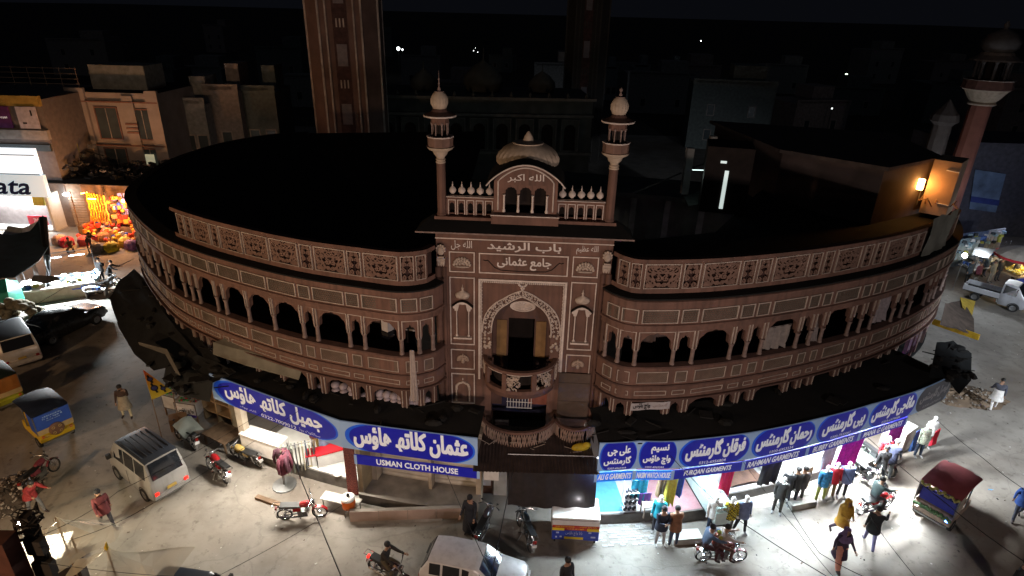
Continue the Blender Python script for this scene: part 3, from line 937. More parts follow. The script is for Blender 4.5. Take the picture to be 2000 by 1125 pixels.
# turrets
for s in (-1, 1):
    T = (s * 2.71, .1, 0)
    MB().lathe([(.17, 10.76), (.17, 10.9), (.145, 10.95), (.14, 12.55)], 10).build('turret_shaft', RED, GATE, T)
    mb = MB().lathe([(.15, 12.55), (.16, 12.58), (.13, 12.62), (.16, 12.66), (.12, 12.7), (.13, 12.74), (.2, 12.82), (.24, 12.92), (.36, 12.98), (.43, 13.07), (.38, 13.08)], 24, 0, None, 24, .05)
    mb.build('turret_lotus', DOMEW, GATE, T, smooth='auto')
    MB().lathe([(.40, 13.08), (.40, 13.36), (.34, 13.36), (.34, 13.2), (.001, 13.2)], 10).build('turret_gallery', LATT, GATE, T)
    MB().lathe([(.405, 13.35), (.43, 13.36), (.43, 13.39), (.33, 13.39)], 10).build('gallery_rim', TRIM, GATE, T)
    mb = MB().lathe([(.26, 13.75), (.28, 13.78), (.28, 14.0)], 8)
    mb.build('kiosk_head', RED, GATE, T)
    mb = MB()
    for i in range(8):
        a = 2 * PI * (i + .5) / 8
        mb.lathe([(.03, 13.2), (.022, 13.3), (.022, 13.7), (.05, 13.8)], 6, 0, tr(.25 * math.cos(a), .25 * math.sin(a), 0))
    mb.build('kiosk_columns', COLGREY, GATE, T)
    MB().lathe([(.12, 13.2), (.12, 14.0)], 8).build('kiosk_core', VOID, GATE, T)
    MB().lathe([(.28, 13.99), (.5, 13.98), (.5, 14.02), (.26, 14.12), (.2, 14.2)], 12).build('turret_eave', RED2, GATE, T)
    MB().lathe([(.505, 13.975), (.515, 14.0), (.505, 14.02)], 12).build('eave_rim', TRIM, GATE, T)
    MB().lathe([(.12, 14.17), (.2, 14.22), (.26, 14.36), (.26, 14.48), (.2, 14.62), (.13, 14.69)], 36, 0, None, 18, .06).build('turret_dome', DOMEW, GATE, T, smooth='auto')
    pr = [(.14, 14.69), (.15, 14.71), (.06, 14.73), (.05, 14.78), (.015, 14.85)] + ([(.035, 14.93), (.012, 14.98), (.03, 15.05), (.008, 15.1), (.004, 15.3)] if s < 0 else [(.05, 14.87), (.05, 14.93), (.01, 14.97)])
    MB().lathe(pr, 10).build('turret_finial', COLGREY, GATE, T, smooth='auto')
# upper balcony, its carved screens partly broken
def bal(a, cy=0.0, depth=1.15, z=0.0):
    t = R(a)
    return (1.32 * math.sin(t), cy - depth * math.cos(t), z)
def ring(mb, z0, z1, thick, m, a0=-88, a1=88, depth=1.15, w_=1.32, n=26):
    vs = []
    for i in range(n + 1):
        t = R(a0 + (a1 - a0) * i / n)
        for dr, z in ((0, z0), (0, z1), (-thick, z1), (-thick, z0)):
            vs.append(((w_ + dr) * math.sin(t), -(depth + dr) * math.cos(t), z))
    fs = []
    for i in range(n):
        for j in range(4):
            a, b = i * 4 + j, i * 4 + (j + 1) % 4
            fs.append((a, a + 4, b + 4, b))
    fs += [(0, 1, 2, 3), tuple(n * 4 + q for q in (3, 2, 1, 0))]
    mb.add(vs, fs, m)
mb = MB(); ring(mb, 5.62, 5.72, .14, 0); mb.build('balcony_rim', RED, GATE)
mb = MB(); ring(mb, 5.60, 5.62, -.01, 0); mb.build('trim_line', TRIM, GATE)
mb = MB(); ring(mb, 4.82, 4.96, .16, 0); mb.build('balcony_base', RED, GATE)
fl = [(1.3 * math.sin(R(a)), -1.1 * math.cos(R(a)), 4.84) for a in range(-90, 91, 10)]
MB().add(fl, [tuple(range(len(fl)))]).build('balcony_floor', GRIME_SHADE, GATE)
mb = MB(); ring(mb, 4.6, 4.82, .3, 0, depth=1.05, w_=1.25); mb.build('balcony_soffit', RED2, GATE)
for a in (-60, -22, 24, 62):
    x, y, _ = bal(a)
    MB().box((0, 0, 5.29), (.16, .12, .66)).build('balcony_post', RED, GATE, (x * .98, y * .98, 0), R(a))
def carved_screen(a0, a1, cut):
    mb = MB()
    q = random.Random(int(a0 * 7))
    for i in range(34):
        a = a0 + (a1 - a0) * q.random(); z = 5.0 + .6 * q.random()
        if cut(a, z):
            continue
        ph = q.random() * 6.3
        pts = []
        for v in (0, 1, 2, 3, 4):
            r_ = .085 * (1 - v / 6)
            aa = a + math.degrees(r_ * math.cos(ph + v * 1.2) / 1.25)
            x, y, _ = bal(max(a0, min(a1, aa)))
            pts.append((x, y, min(5.6, max(4.98, z + r_ * math.sin(ph + v * 1.2)))))
        mb.tube(pts, [.022, .026, .026, .02, .012], 4)
    return mb
carved_screen(-86, -64, lambda a, z: z < 5.25).build('carved_screen', CARVED, GATE)
carved_screen(-19, 4, lambda a, z: (a > -5 and z < 5.2) or a > 2).build('carved_screen', CARVED, GATE)
carved_screen(28, 59, lambda a, z: False).build('carved_screen', CARVED, GATE)
carved_screen(66, 86, lambda a, z: z < 5.1).build('carved_screen', CARVED, GATE)
mb = MB(); ring(mb, 4.97, 5.6, .02, 0, depth=.75, w_=.95); mb.build('balcony_backing', VOID, GATE)  # dark sheet standing in for the shade inside the balcony
# storey below: wall, grille, stacked boards
MB().box((-.95, .3, 4.1), (.6, .1, 1.3)).build('lower_facade', RED2, GATE)
MB().box((.85, .25, 4.15), (1.0, .1, 1.2)).build('lower_facade', mat('rust_red_plaster', (0.25, 0.085, 0.06), .85, .3), GATE)
mb = MB()
for i in range(9):
    mb.box((-.42 + i * .11, .0, 3.95), (.022, .02, .95))
for z in (3.5, 3.75, 4.1, 4.4):
    mb.box((.02, .0, z), (.95, .03, .02))
mb.build('window_grille', WHITE, GATE)
MB().box((0, .9, 3.8), (2.3, .1, 2.2)).build('window_dark', mat('violet_shade', (.03, .025, .06), .8), GATE)
for i in range(5):
    mb = MB().box((0, 0, 0), (1.12, .07, .37))
    mb.build('board', mat('brown_boards', (0.105, 0.072, 0.055), .85, .3, 3, .3, stain=.4), GATE, (1.98, -.10 - .012 * (i % 2), 4.98 - i * .395)).rotation_euler = (R(-6), 0, 0)
# lower balcony: two bulging lattice railings with a light rim
def bulge(c, w_, dep, a0, a1, z0, z1, n=16):
    return [[(c + w_ * math.sin(R(a0 + (a1 - a0) * i / n)), -.35 - dep * math.cos(R(a0 + (a1 - a0) * i / n)), z) for i in range(n + 1)] for z in (z0, z1)]
for c, w_, dep in ((0.0, 1.42, 1.3), (2.05, .80, .95)):
    for z0, z1, nm, m_, th in ((3.50, 3.60, 'balcony_rim', RED, .1), (2.86, 2.98, 'balcony_base', RED, .12)):
        mb = MB()
        a_, b_ = bulge(c, w_, dep, -88, 88, z0, z1)
        a2, b2 = bulge(c, w_ - th, dep - th, -88, 88, z0, z1)
        mb.sheet([a_, b_, b2, a2])
        mb.build(nm, m_, GATE)
    n = 44 if w_ > 1 else 26
    mb = MB()
    lo_, hi_ = bulge(c, w_ - .04, dep - .04, -86, 86, 2.98, 3.5, n)
    for i in range(n):
        if (i * 7919 + int(c * 10)) % 11 == 3:
            continue
        mb.tube([lo_[i], hi_[i + 1]], .017, 4); mb.tube([lo_[i + 1], hi_[i]], .017, 4)
        if i % 2:
            mb.tube([lo_[i], hi_[i]], .014, 4)
    mb.build('balcony_lattice', mat('pale_brown_lattice', (.36, .25, .20), .8, .3), GATE)
    fl = bulge(c, w_ - .1, dep - .1, -90, 90, 2.92, 3)[0]
    MB().add(fl, [tuple(range(len(fl)))]).build('balcony_floor', GRIME_SHADE, GATE)
mb = MB()
for i in range(26):  # broken bits, cables and rods hung along the lower balcony
    x = -1.4 + random.random() * 4.2; z = 2.7 + random.random() * .5; y = -1.0 - random.random() * .7
    mb.tube([(x, y, z), (x + random.uniform(-.3, .5), y - .05, z + random.uniform(-.25, .25)), (x + random.uniform(.2, .8), y, z + random.uniform(-.3, .2))], .014, 4)
mb.build('loose_cables', mat('pale_dust_cable', (.3, .24, .2), .8), GATE)

# ------------------------------------------------------------------ shops under the wings
CX, CY = 1.2, 44.5
def PP(r, th, z=0.0):
    a = R(th)
    return (CX + r * math.sin(a), CY - r * math.cos(a), z)
def arcsheet(mb, rows, t0, t1, n=8, m=0):
    """rows of (r, z) swept over the angle"""
    return mb.sheet([[PP(r, t0 + (t1 - t0) * i / n, z) for i in range(n + 1)] for r, z in rows], m)
def polar_T(r, th, z=0.0):
    """frame at a polar place: x to the viewer's right along the front, -y towards the street"""
    p = PP(r, th, z)
    return tr(*p) @ Matrix.Rotation(R(th), 4, 'Z')

tilew = mat('pale_shop_tiles', (0.40, 0.39, 0.38), 0.35, 0.12, 5, 0.05, stain=.25, stain_col=(.4, .36, .3))
wallw = mat('white_shop_wall', (0.55, 0.55, 0.54), 0.7, 0.08)
pinkc = mat('pink_carpet', (0.27, 0.135, 0.145), 0.9, 0.15, 14, .1, stain=.3, stain_col=(.34, .22, .22))
bluec = mat('light_blue_mat', (0.07, 0.27, 0.38), 0.8, 0.15, 6, .1)
dampc = mat('dark_step_concrete', (0.10, 0.09, 0.08), 0.85, .35, 3, .3)
furb = mat('brown_fur_blanket', (0.11, 0.06, 0.04), 0.95, 0.45, 3, .5)

def shop(label, t0, t1, floor_mat=tilew, zf=.45, front=27.7, light=(1, 1, 1), power=300, tubes=2, side=(1, 1), back=23.6, aim=1):
    s = thing('shop', label, 'shop', PP(26.5, (t0 + t1) / 2))
    s.location = (0, 0, 0)
    mb = MB(); arcsheet(mb, [(front, zf), (back, zf)], t0, t1); mb.build('floor', floor_mat, s)
    mb = MB(); arcsheet(mb, [(front, 0), (front, zf), (front - .06, zf + .01)], t0, t1); mb.build('front_step', dampc, s)
    mb = MB(); arcsheet(mb, [(back, zf), (back, 3.0)], t0, t1); mb.build('back_wall', wallw, s)
    mb = MB(); arcsheet(mb, [(27.65, 3.0), (back, 3.0)], t0, t1); mb.build('ceiling', wallw, s)
    for q, t, a in ((side[0], t0, 1), (side[1], t1, -1)):
        if q:
            mb = MB().box((0, (front - back) / 2 - .05, 1.7), (.12, front - back - .5, 2.5), 0, polar_T(front - .4, t + a * .13))
            mb.build('side_wall', wallw, s)
    n = max(1, tubes)
    for i in range(tubes):
        t = t0 + (t1 - t0) * (i + .5) / n
        T = polar_T(27.55, t, 2.9)
        MB().tube([(-.55, 0, 0), (.55, 0, 0)], .022, 6, 0, T).build('tube_lamp', TUBE, s)
        p = PP(27.66, t, 2.86)
        q = PP(27.66 + 1.9 * aim, t, 0.2)
        lamp('shop_tube_light', 'AREA', p, power * .95, light, q, shape='RECTANGLE', size=1.2, size_y=.2)
        p = PP(25.6, t, 2.9)
        lamp('shop_inner_light', 'AREA', p, power * .07, light, PP(25.6, t, 0), shape='RECTANGLE', size=1.2, size_y=.3)
    return s

cool = (0.72, 0.90, 1.0)
warmw = (1.0, 0.93, 0.80)
shop_a = shop('open shop lit white with pale blue mat, under the two small round signs', 3.7, 8.9, tilew, light=cool, power=230, tubes=2, side=(1, 0), front=27.75)
shop_b = shop('open shop with pink carpet and long glass counter', 8.9, 14.3, pinkc, .5, 27.95, cool, 165, 2, (0, 1))
shop_c = shop('open shop with brown fur blanket spread on its floor', 14.3, 20.0, tilew, .4, 27.35, cool, 165, 2, (1, 1))
shop_d = shop('bright shop crowded with mannequins and a magenta cloth at the back', 20.0, 25.3, tilew, .4, 27.4, (0.95, 0.97, 1.0), 250, 2, (1, 0))
shop_e = shop('end shop with greenish floor boards and magenta side wall', 25.3, 31.5, mat('greenish_floor', (.26, .31, .26), .7, .2, 4), .4, 27.9, (0.90, 0.97, 1.0), 950, 2, (0, 0))
shop_f = shop('cloth shop with white floor and red topped counters, next to the closed shutters', -25.0, -14.3, mat('white_floor_cloth', (.55, .53, .50), .8, .08), .5, 27.2, warmw, 190, 3, (0, 1))

# closed shop with roller shutters
s = thing('shuttered_shop', 'closed shop with two ribbed white roller shutters and a raised floor', 'shop')
mb = MB(); arcsheet(mb, [(27.7, .42), (25.8, .42)], -14.0, -4.6); mb.build('floor', mat('worn_grey_floor', (.20, .175, .15), .8, .3, 2, .3, stain=.5), s)
mb = MB(); arcsheet(mb, [(27.7, .0), (27.7, .42)], -14.0, -4.6); mb.build('front_step', dampc, s)
mb = MB(); arcsheet(mb, [(27.65, 3.0), (25, 3.0)], -14.0, -4.6); mb.build('ceiling', CONC, s)
for t0, t1 in ((-13.2, -8.9), (-8.6, -5.0)):
    n = 30
    mb = MB()
    mb.sheet([[PP(26.45 + (.03 if k % 2 else 0), t0 + (t1 - t0) * i / 6, .42 + 2.7 * k / n) for i in range(7)] for k in range(n + 1)])
    mb.build('roller_shutter', mat('dirty_white_shutter', (.50, .46, .40), .55, .2, 1.5, .1, stain=.4, stain_col=(.2, .15, .1)), s)
for t, w_ in ((-13.6, .3), (-8.75, .12), (-4.8, .2)):
    MB().box((0, 0, 1.6), (w_, .5, 3.2), 0, polar_T(26.6, t)).build('pier', mat('tan_shop_pier', (.42, .35, .27), .8, .3, 2, stain=.4), s)
T = polar_T(27.0, -13.9)
MB().box((0, 0, 1.75), (.18, 1.2, 2.6), 0, T).build('side_wall', mat('ochre_side_wall', (.33, .25, .15), .8, .3, 1.5, stain=.4), s)
MB().box((-.25, -.75, 1.5), (.42, .06, 2.2), 0, T).build('side_wall', mat('maroon_patterned_cloth', (.16, .05, .045), .9, .6, 26), s)
MB().box((0, .25, 1.15), (.55, .3, .5), 0, polar_T(27.0, -3.8, .3)).build('meter_box', WHITE, s)
lamp('veranda_bulb_light', 'POINT', PP(27.4, -9.5, 2.9), 25, warmw, shadow_soft_size=.1)
MB().ball(PP(27.4, -9.5, 3.05), .05, 0, 8, 6).build('bulb', BULB, s)

# ------------------------------------------------------------------ signs
SL = [(-11.4, 19.74), (-5.74, 17.05), (-1.0, 16.3)]
SR = [(3.0, 16.22), (4.34, 16.38), (5.66, 16.43), (8.3, 17.0), (10.92, 17.88), (13.3, 18.85), (15.7, 19.9), (17.7, 21.07)]
sky_b = mat('sign_pale_blue', (0.30, 0.44, 0.68), 0.5, .06, 2, 0, emit=.10)  # sign colours, letters included, carry a slight added glow to look brighter
royal = mat('sign_royal_blue', (0.010, 0.012, 0.34), 0.45, .08, 2, 0, emit=.22)
azure = mat('sign_azure_rim', (0.015, 0.10, 0.62), 0.45, .1, 2, 0, emit=.2)
greyb = mat('sign_grey_blue', (0.075, 0.085, 0.12), 0.5, .1, 2, 0)
letter = mat('sign_white_letters', (0.76, 0.78, 0.82), 0.5, .03, 2, 0, emit=.22)
def edge_fn(a, b, y=0.0, bulge=0.0):
    d = Vector((b[0] - a[0], b[1] - a[1])); w = d.length; d /= w
    n = Vector((d.y, -d.x))
    if n.y > 0: n = -n
    def fn(x, z, y=0.0):
        q = 4 * bulge * (x / w) * (1 - x / w)
        return (a[0] + d.x * x + n.x * (y + q), a[1] + d.y * x + n.y * (y + q), z)
    return fn, w
def oval(mb, fn, cx, cz, rx, rz, z0, z1, y, m, n=44):
    """ellipse cut off at the sign's upper and lower edge"""
    cols = []
    for i in range(n + 1):
        x = -1 + 2 * i / n
        x = math.copysign(abs(math.sin(x * PI / 2)), x)
        h = rz * max(0, 1 - abs(x) ** 2.3) ** (1 / 2.3)
        cols.append((cx + rx * x, max(z0, cz - h), min(z1, cz + h)))
    mb.sheet([[fn(x, a, y) for x, a, b in cols], [fn(x, b, y) for x, a, b in cols]], m)
Z0, Z1 = 3.03, 4.15
def upper_sign(label, a, b, cells, oval_mat=royal, name='shop_sign'):
    fn, w = edge_fn(a, b, bulge=.03)
    s = thing(name, label, 'shop sign', group='blue shop signs round the building')
    mb = MB().sheet([[fn(w * i / 10, z, y) for i in range(11)] for z, y in ((Z0, -.05), (Z0, 0), (Z1, 0), (Z1, -.05))])
    mb.build('panel', sky_b, s)
    mb = MB()
    for (x0, x1, lines, sub) in cells:
        c, rx = (x0 + x1) / 2 * w, (x1 - x0) / 2 * w
        oval(mb, fn, c, (Z0 + Z1) / 2, rx * .995, (Z1 - Z0) * .66, Z0 + .004, Z1 - .004, .004, 1)
        oval(mb, fn, c + .02 * rx, (Z0 + Z1) / 2, rx * .945, (Z1 - Z0) * .615, Z0 + .006, Z1 - .006, .008, 0)
    mb.build('oval', [oval_mat, azure if oval_mat is royal else greyb], s)
    mb = MB()
    for (x0, x1, lines, sub) in cells:
        for txt, u0, u1, z0, z1 in lines:
            lettering(mb, txt, (x0 + (x1 - x0) * u0) * w, (x0 + (x1 - x0) * u1) * w, z0, z1, lambda x, z: fn(x, z, .013), 0, .036, arabic=True)
        for txt, u0, u1, z0, z1, ar in sub:
            lettering(mb, txt, (x0 + (x1 - x0) * u0) * w, (x0 + (x1 - x0) * u1) * w, z0, z1, lambda x, z: fn(x, z, .013), 0, .008 if not ar else .0, arabic=ar)
    mb.build('lettering', letter if oval_mat is royal else mat('sign_dim_letters', (.35, .36, .40), .5), s)
    return s
upper_sign('wide blue sign with phone number 0322-7009012, at the left end of the canopy', SL[0], SL[1],
           [(.02, .985, [('جمیل کلاتھ ھاؤس', .10, .88, 3.30, 4.08)], [('0322-7009012', .40, .68, 3.08, 3.23, False), ('کارنر چوک', .22, .36, 3.12, 3.24, True), ('سیالکوٹ روڈ', .70, .86, 3.09, 3.24, True)])])
upper_sign('wide deep blue oval sign above the closed roller shutters', SL[1], SL[2],
           [(.03, .985, [('عثمان کلاتھ ھاؤس', .07, .94, 3.14, 4.08)], [])])
two = [('گارمنٹس', .12, .84, 3.22, 3.58), ('علی جی', .2, .80, 3.62, 4.02)]
upper_sign('small round blue sign right beside the black curtain', SR[0], SR[1], [(.03, .97, two, [('0307-4969344', .24, .74, 3.07, 3.15, False)])])
upper_sign('second small round blue sign from the black curtain', SR[1], SR[2], [(.02, .98, [('واچ ھاؤس', .12, .84, 3.22, 3.60), ('نسیم', .30, .76, 3.66, 4.04)], [('0307-4969344', .2, .70, 3.07, 3.15, False)])])
upper_sign('blue oval shop sign with phone number 0312-6956804, over the glass counter', SR[2], SR[3], [(.02, .985, [('فرقان گارمنٹس', 0.09, 0.92, 3.27, 4.08)], [('0312-6956804', .30, .68, 3.10, 3.22, False)])])
upper_sign('blue oval shop sign with phone number 0300-6953234, over the fur blanket', SR[3], SR[4], [(.015, .985, [('رحمان گارمنٹس', 0.07, 0.93, 3.27, 4.08)], [('0300-6953234', .30, .68, 3.10, 3.22, False)])])
upper_sign('blue oval shop sign with phone number 0300-7533067, over the mannequin crowd', SR[4], SR[5], [(.015, .985, [('ببی گارمنٹس', 0.11000000000000001, 0.91, 3.27, 4.08)], [('0300-7533067', .30, .70, 3.10, 3.21, False)])])
upper_sign('blue oval shop sign with phone number 0333-6979006, over the end shop', SR[5], SR[6], [(.015, .985, [('ماناجی گارمنٹس', 0.05, 0.93, 3.27, 4.08)], [('0333-6979006', .30, .70, 3.10, 3.21, False)])])
upper_sign('dim grey blue shop sign at the far end of the row', SR[6], SR[7], [(.0, 1.05, [('فیصل گارمنٹس', .08, .90, 3.40, 3.95)], [('0300-6970008', .22, .76, 3.15, 3.27, False)])], greyb)

def strip(label, a, b, txt, u0, u1, z0=2.42, z1=2.82, mat_=None, back=.12, shear=.25):
    fn, w = edge_fn(a, b)
    s = thing('sign_strip', label, 'shop sign', group='narrow English sign strips')
    mb = MB().sheet([[fn(x * w / 6, z, y - back) for x in range(7)] for z, y in ((z0, -.04), (z0, 0), (z1, 0), (z1, -.04))])
    mb.build('panel', mat_ or royal, s)
    mb = MB()
    h = (z1 - z0)
    lettering(mb, txt, u0 * w, u1 * w, z0 + h * .2, z1 - h * .2, lambda x, z: fn(x, z, .008 - back), 0, .03, shear)
    mb.build('lettering', letter, s)
    mb = MB()
    for e in (.01, .99):
        MB().sheet([[fn(w * e - .05, z, .006 - back), fn(w * e + .05, z, .006 - back)] for z in (z0, z1)]).build('strip_end', sky_b, s)
    return s
lit_blue = mat('sign_bright_blue', (0.01, 0.16, 0.80), 0.45, .1, 2, 0, emit=.55)
strip('narrow blue strip with upright white English capitals, above the roller shutters', (-5.35, 16.85), (-.95, 16.25), 'USMAN CLOTH HOUSE', .18, .83, 2.40, 2.80, shear=0)
strip('narrow bright blue English strip beside the black curtain', SR[0], SR[1], 'ALI G GARMENTS', .06, .92, mat_=lit_blue)
strip('narrow bright blue English strip second from the black curtain', SR[1], SR[2], 'NASIM WATCH HOUSE', .06, .94, mat_=lit_blue)
strip('narrow blue English strip over the glass counter', SR[2], SR[3], 'FURQAN GARMENTS', .16, .82)
strip('narrow blue English strip over the brown fur blanket', SR[3], SR[4], 'RAHMAN GARMENTS', .06, .86)
strip('narrow blue English strip over the mannequin crowd', SR[4], SR[5], 'BUBBY GARMENTS', .10, .88)
strip('narrow blue English strip over the end shop', SR[5], SR[6], 'MANA G GARMENTS', .08, .90)

# ------------------------------------------------------------------ canopy roofs (dirty sheets, cluttered)
def refine(rows, k=4, sag=.04):
    """finer, gently sagging sheet through the given rows"""
    def lerp(a, b, t):
        return tuple(x + (y - x) * t for x, y in zip(a, b))
    R1 = []
    for r_ in rows:
        o = []
        for a, b in zip(r_, r_[1:]):
            o += [lerp(a, b, t / k) for t in range(k)]
        R1.append(o + [r_[-1]])
    out = []
    for p, q in zip(R1, R1[1:]):
        out += [[lerp(a, b, t / k) for a, b in zip(p, q)] for t in range(k)]
    out.append(R1[-1])
    n, m_ = len(out) - 1, len(out[0]) - 1
    return [[(x, y, z - sag * abs(math.sin(PI * i / k)) * (1 if 0 < i < n else 0) - sag * .6 * abs(math.sin(PI * j / k)) * (1 if i > 0 else 0)) for j, (x, y, z) in enumerate(r_)] for i, r_ in enumerate(out)]
def canopy(label, rows, name='canopy_roof', m=GRIME_SHADE, cat='canopy', rough=.05, clutter=0, thick=.05):
    q = random.Random(len(label))
    s = thing(name, label, cat)
    if len(rows) * len(rows[0]) < 30 and rough > 0.005:
        rows = refine(rows)
        rough *= .3
    top = [[(x, y, z + (q.uniform(-rough, rough) if r_ is not rows[0] else 0)) for x, y, z in r_] for r_ in rows]
    mb = MB().sheet(top)
    mb.sheet([[(x, y, z - thick) for x, y, z in r_] for r_ in top])
    mb.sheet([top[0], [(x, y, z - thick) for x, y, z in top[0]]])
    mb.sheet([top[-1], [(x, y, z - thick) for x, y, z in top[-1]]])
    mb.build('sheeting', m, s, smooth='auto')
    if clutter:
        mb = MB()
        for i in range(clutter):
            r_ = q.choice(top[1:-1] or top); p = q.choice(r_)
            x, y, z = p[0] + q.uniform(-.2, .2), p[1] + q.uniform(-.2, .2), p[2]
            k = q.random()
            if k < .4:
                mb.tube([(x, y, z + .03), (x + q.uniform(-1, 1), y + q.uniform(-.5, .5), z + .06)], .025, 4)
            elif k < .7:
                mb.box((x, y, z + .04), (q.uniform(.1, .5), q.uniform(.1, .5), q.uniform(.03, .08)), 0, None, q.random() * 3)
            else:
                mb.ball((x, y, z + .05), (q.uniform(.1, .35), q.uniform(.1, .3), q.uniform(.06, .16)), 0, 6, 4)
        tag(mb.build('roof_junk', mat('dusty_junk', (.012, .0115, .011), .9, .6, 2, .3), s), kind='stuff')
    return s
def polyline(pts, n):
    out = []
    L_ = [math.hypot(b[0] - a[0], b[1] - a[1]) for a, b in zip(pts, pts[1:])]
    tot = sum(L_)
    for i in range(n + 1):
        d = tot * i / n; k = 0
        while k < len(L_) - 1 and d > L_[k]:
            d -= L_[k]; k += 1
        t = min(1, d / L_[k])
        out.append((pts[k][0] + (pts[k + 1][0] - pts[k][0]) * t, pts[k][1] + (pts[k + 1][1] - pts[k][1]) * t))
    return out
def wing_canopy(label, line, plan, sgn, zo, zi, clutter):
    n = 26
    outp = polyline(line, n)
    rows = []
    for k in range(5):
        row = []
        for (x, y) in outp:
            d = Vector((x - CX, y - CY)); u = d.normalized()
            inner = (26.4 if x < 9 else 25.0) if sgn > 0 else 26.4 if x > -12 else max(22.0, 26.4 - .34 * (-12 - x))
            rr_ = d.length + (inner - d.length) * k / 4
            row.append((CX + u.x * rr_, CY + u.y * rr_, zo + (zi - zo) * k / 4))
        rows.append(row)
    return canopy(label, rows, clutter=clutter)
wing_canopy('black grimy canopy roof behind the wide blue cloth house signs', SL, LEFT, -1, 4.09, 4.12, 26)
wing_canopy('black grimy canopy roof behind the row of garment signs', SR, RIGHT, 1, 4.09, 4.18, 26)
# dark tarpaulin roofs over the stalls that ring the left wing
canopy('black tarpaulin stall roof sagging round the dark curve of the wing',
       [[(-19.79, 27.10)+(3.6,), (-17.81, 24.49)+(3.4,), (-15.99, 22.47)+(3.3,), (-14.49, 21.24)+(3.3,)], [(-20.09, 28.52)+(3.9,), (-17.41, 25.16)+(3.8,), (-15.43, 23.17)+(3.8,), (-13.41, 21.14)+(3.8,)],
        [(-19.58, 29.16)+(4.3,), (-17.35, 26.45)+(4.3,), (-14.69, 23.44)+(4.3,), (-12.40, 20.95)+(4.3,)], [(-18.14, 27.70)+(4.4,), (-15.82, 25.21)+(4.4,), (-13.61, 22.85)+(4.4,), (-11.16, 20.27)+(4.4,)]], 'tarpaulin_roof', TARP, rough=.10, clutter=22)
canopy('black tarpaulin sheet beside the blue cloth house sign, over the watch cabinets',
       [[(-13.93, 20.81)+(3.1,), (-12.70, 19.71)+(3.2,), (-11.18, 19.05)+(3.4,)], [(-14.02, 21.44)+(3.6,), (-12.36, 20.06)+(3.8,), (-11.07, 19.30)+(4.1,)], [(-12.59, 21.11)+(4.2,), (-11.44, 20.42)+(4.3,), (-10.28, 19.57)+(4.4,)]], 'tarpaulin_roof', TARP, rough=.06, clutter=20)
canopy('thin brown board propped on the black tarpaulin roof',
       [[(-15.50, 22.23)+(3.9,), (-14.07, 21.55)+(3.9,), (-13.03, 20.31)+(3.85,)], [(-15.22, 21.80)+(4.25,), (-13.78, 21.29)+(4.25,), (-12.47, 19.69)+(4.1,)]], 'propped_board', mat('dusty_board', (.10, .085, .07), .9), 'board', rough=.0)
canopy('black tarpaulin roof sagging at the far end of the garment row',
       [[(19.99, 23.30)+(3.9,), (18.66, 21.29)+(3.8,), (17.60, 20.36)+(3.75,)], [(19.46, 23.86)+(4.2,), (18.54, 22.29)+(4.2,), (17.29, 20.86)+(4.2,)], [(18.19, 23.13)+(4.5,), (17.50, 22.15)+(4.5,), (16.17, 20.34)+(4.5,)]], 'tarpaulin_roof', TARP, rough=.06, clutter=25)
# slatted awnings
a = canopy('brown striped awning with drooping corner beyond the garment row',
       [[(22.15, 26.08)+(3.4,), (23.08, 27.54)+(3.5,), (23.82, 29.58)+(3.6,)], [(21.04, 25.89)+(3.8,), (21.78, 27.07)+(3.9,), (22.31, 28.34)+(4.0,)], [(19.89, 25.48)+(4.2,), (20.56, 26.38)+(4.3,), (21.23, 27.33)+(4.4,)]], 'awning', mat('brown_awning_cloth', (.07, .05, .04), .9, .4, 3), 'awning', rough=.02)
MB().box((21.52, 26.51)+(3.4,), (2.0, .06, .3), 0, None, R(-52)).build('valance', mat('yellow_valance', (.55, .36, .02), .7), a)
canopy('small yellow awning above the pickup end of the street',
       [[(24.94, 30.08)+(3.3,), (23.39, 28.06)+(3.3,)], [(23.72, 29.67)+(3.7,), (23.02, 28.41)+(3.7,)]], 'awning', mat('mustard_awning', (.33, .23, .03), .8, .3), 'awning', rough=.0)
# grey sheet awning on the left wing, dusty wall scraps under it
aw = canopy('drab grey sheet awning hanging over the arches above the wide blue sign',
       [[(-11.60, 20.65)+(4.5,), (-10.01, 19.90)+(4.5,), (-7.72, 19.01)+(4.5,)], [(-11.56, 20.75)+(4.95,), (-9.81, 20.06)+(4.95,), (-7.58, 19.14)+(4.95,)], [(-10.93, 20.86)+(5.2,), (-9.27, 20.27)+(5.2,), (-7.25, 19.39)+(5.2,)]], 'awning', mat('drab_grey_sheet', (.20, .185, .15), .85, .25, 2, .2, stain=.4), 'awning', rough=.015)
for px0, py0, z0, px1, py1, z1 in ((420, 690, 4.5, 447, 700, 4.0), (580, 738, 4.5, 600, 745, 4.1)):
    MB().tube([(-11.52, 20.66)+(4.5,), (-11.05, 20.46)+(4.4,)], .03, 5).build('stay', WOOD, aw)

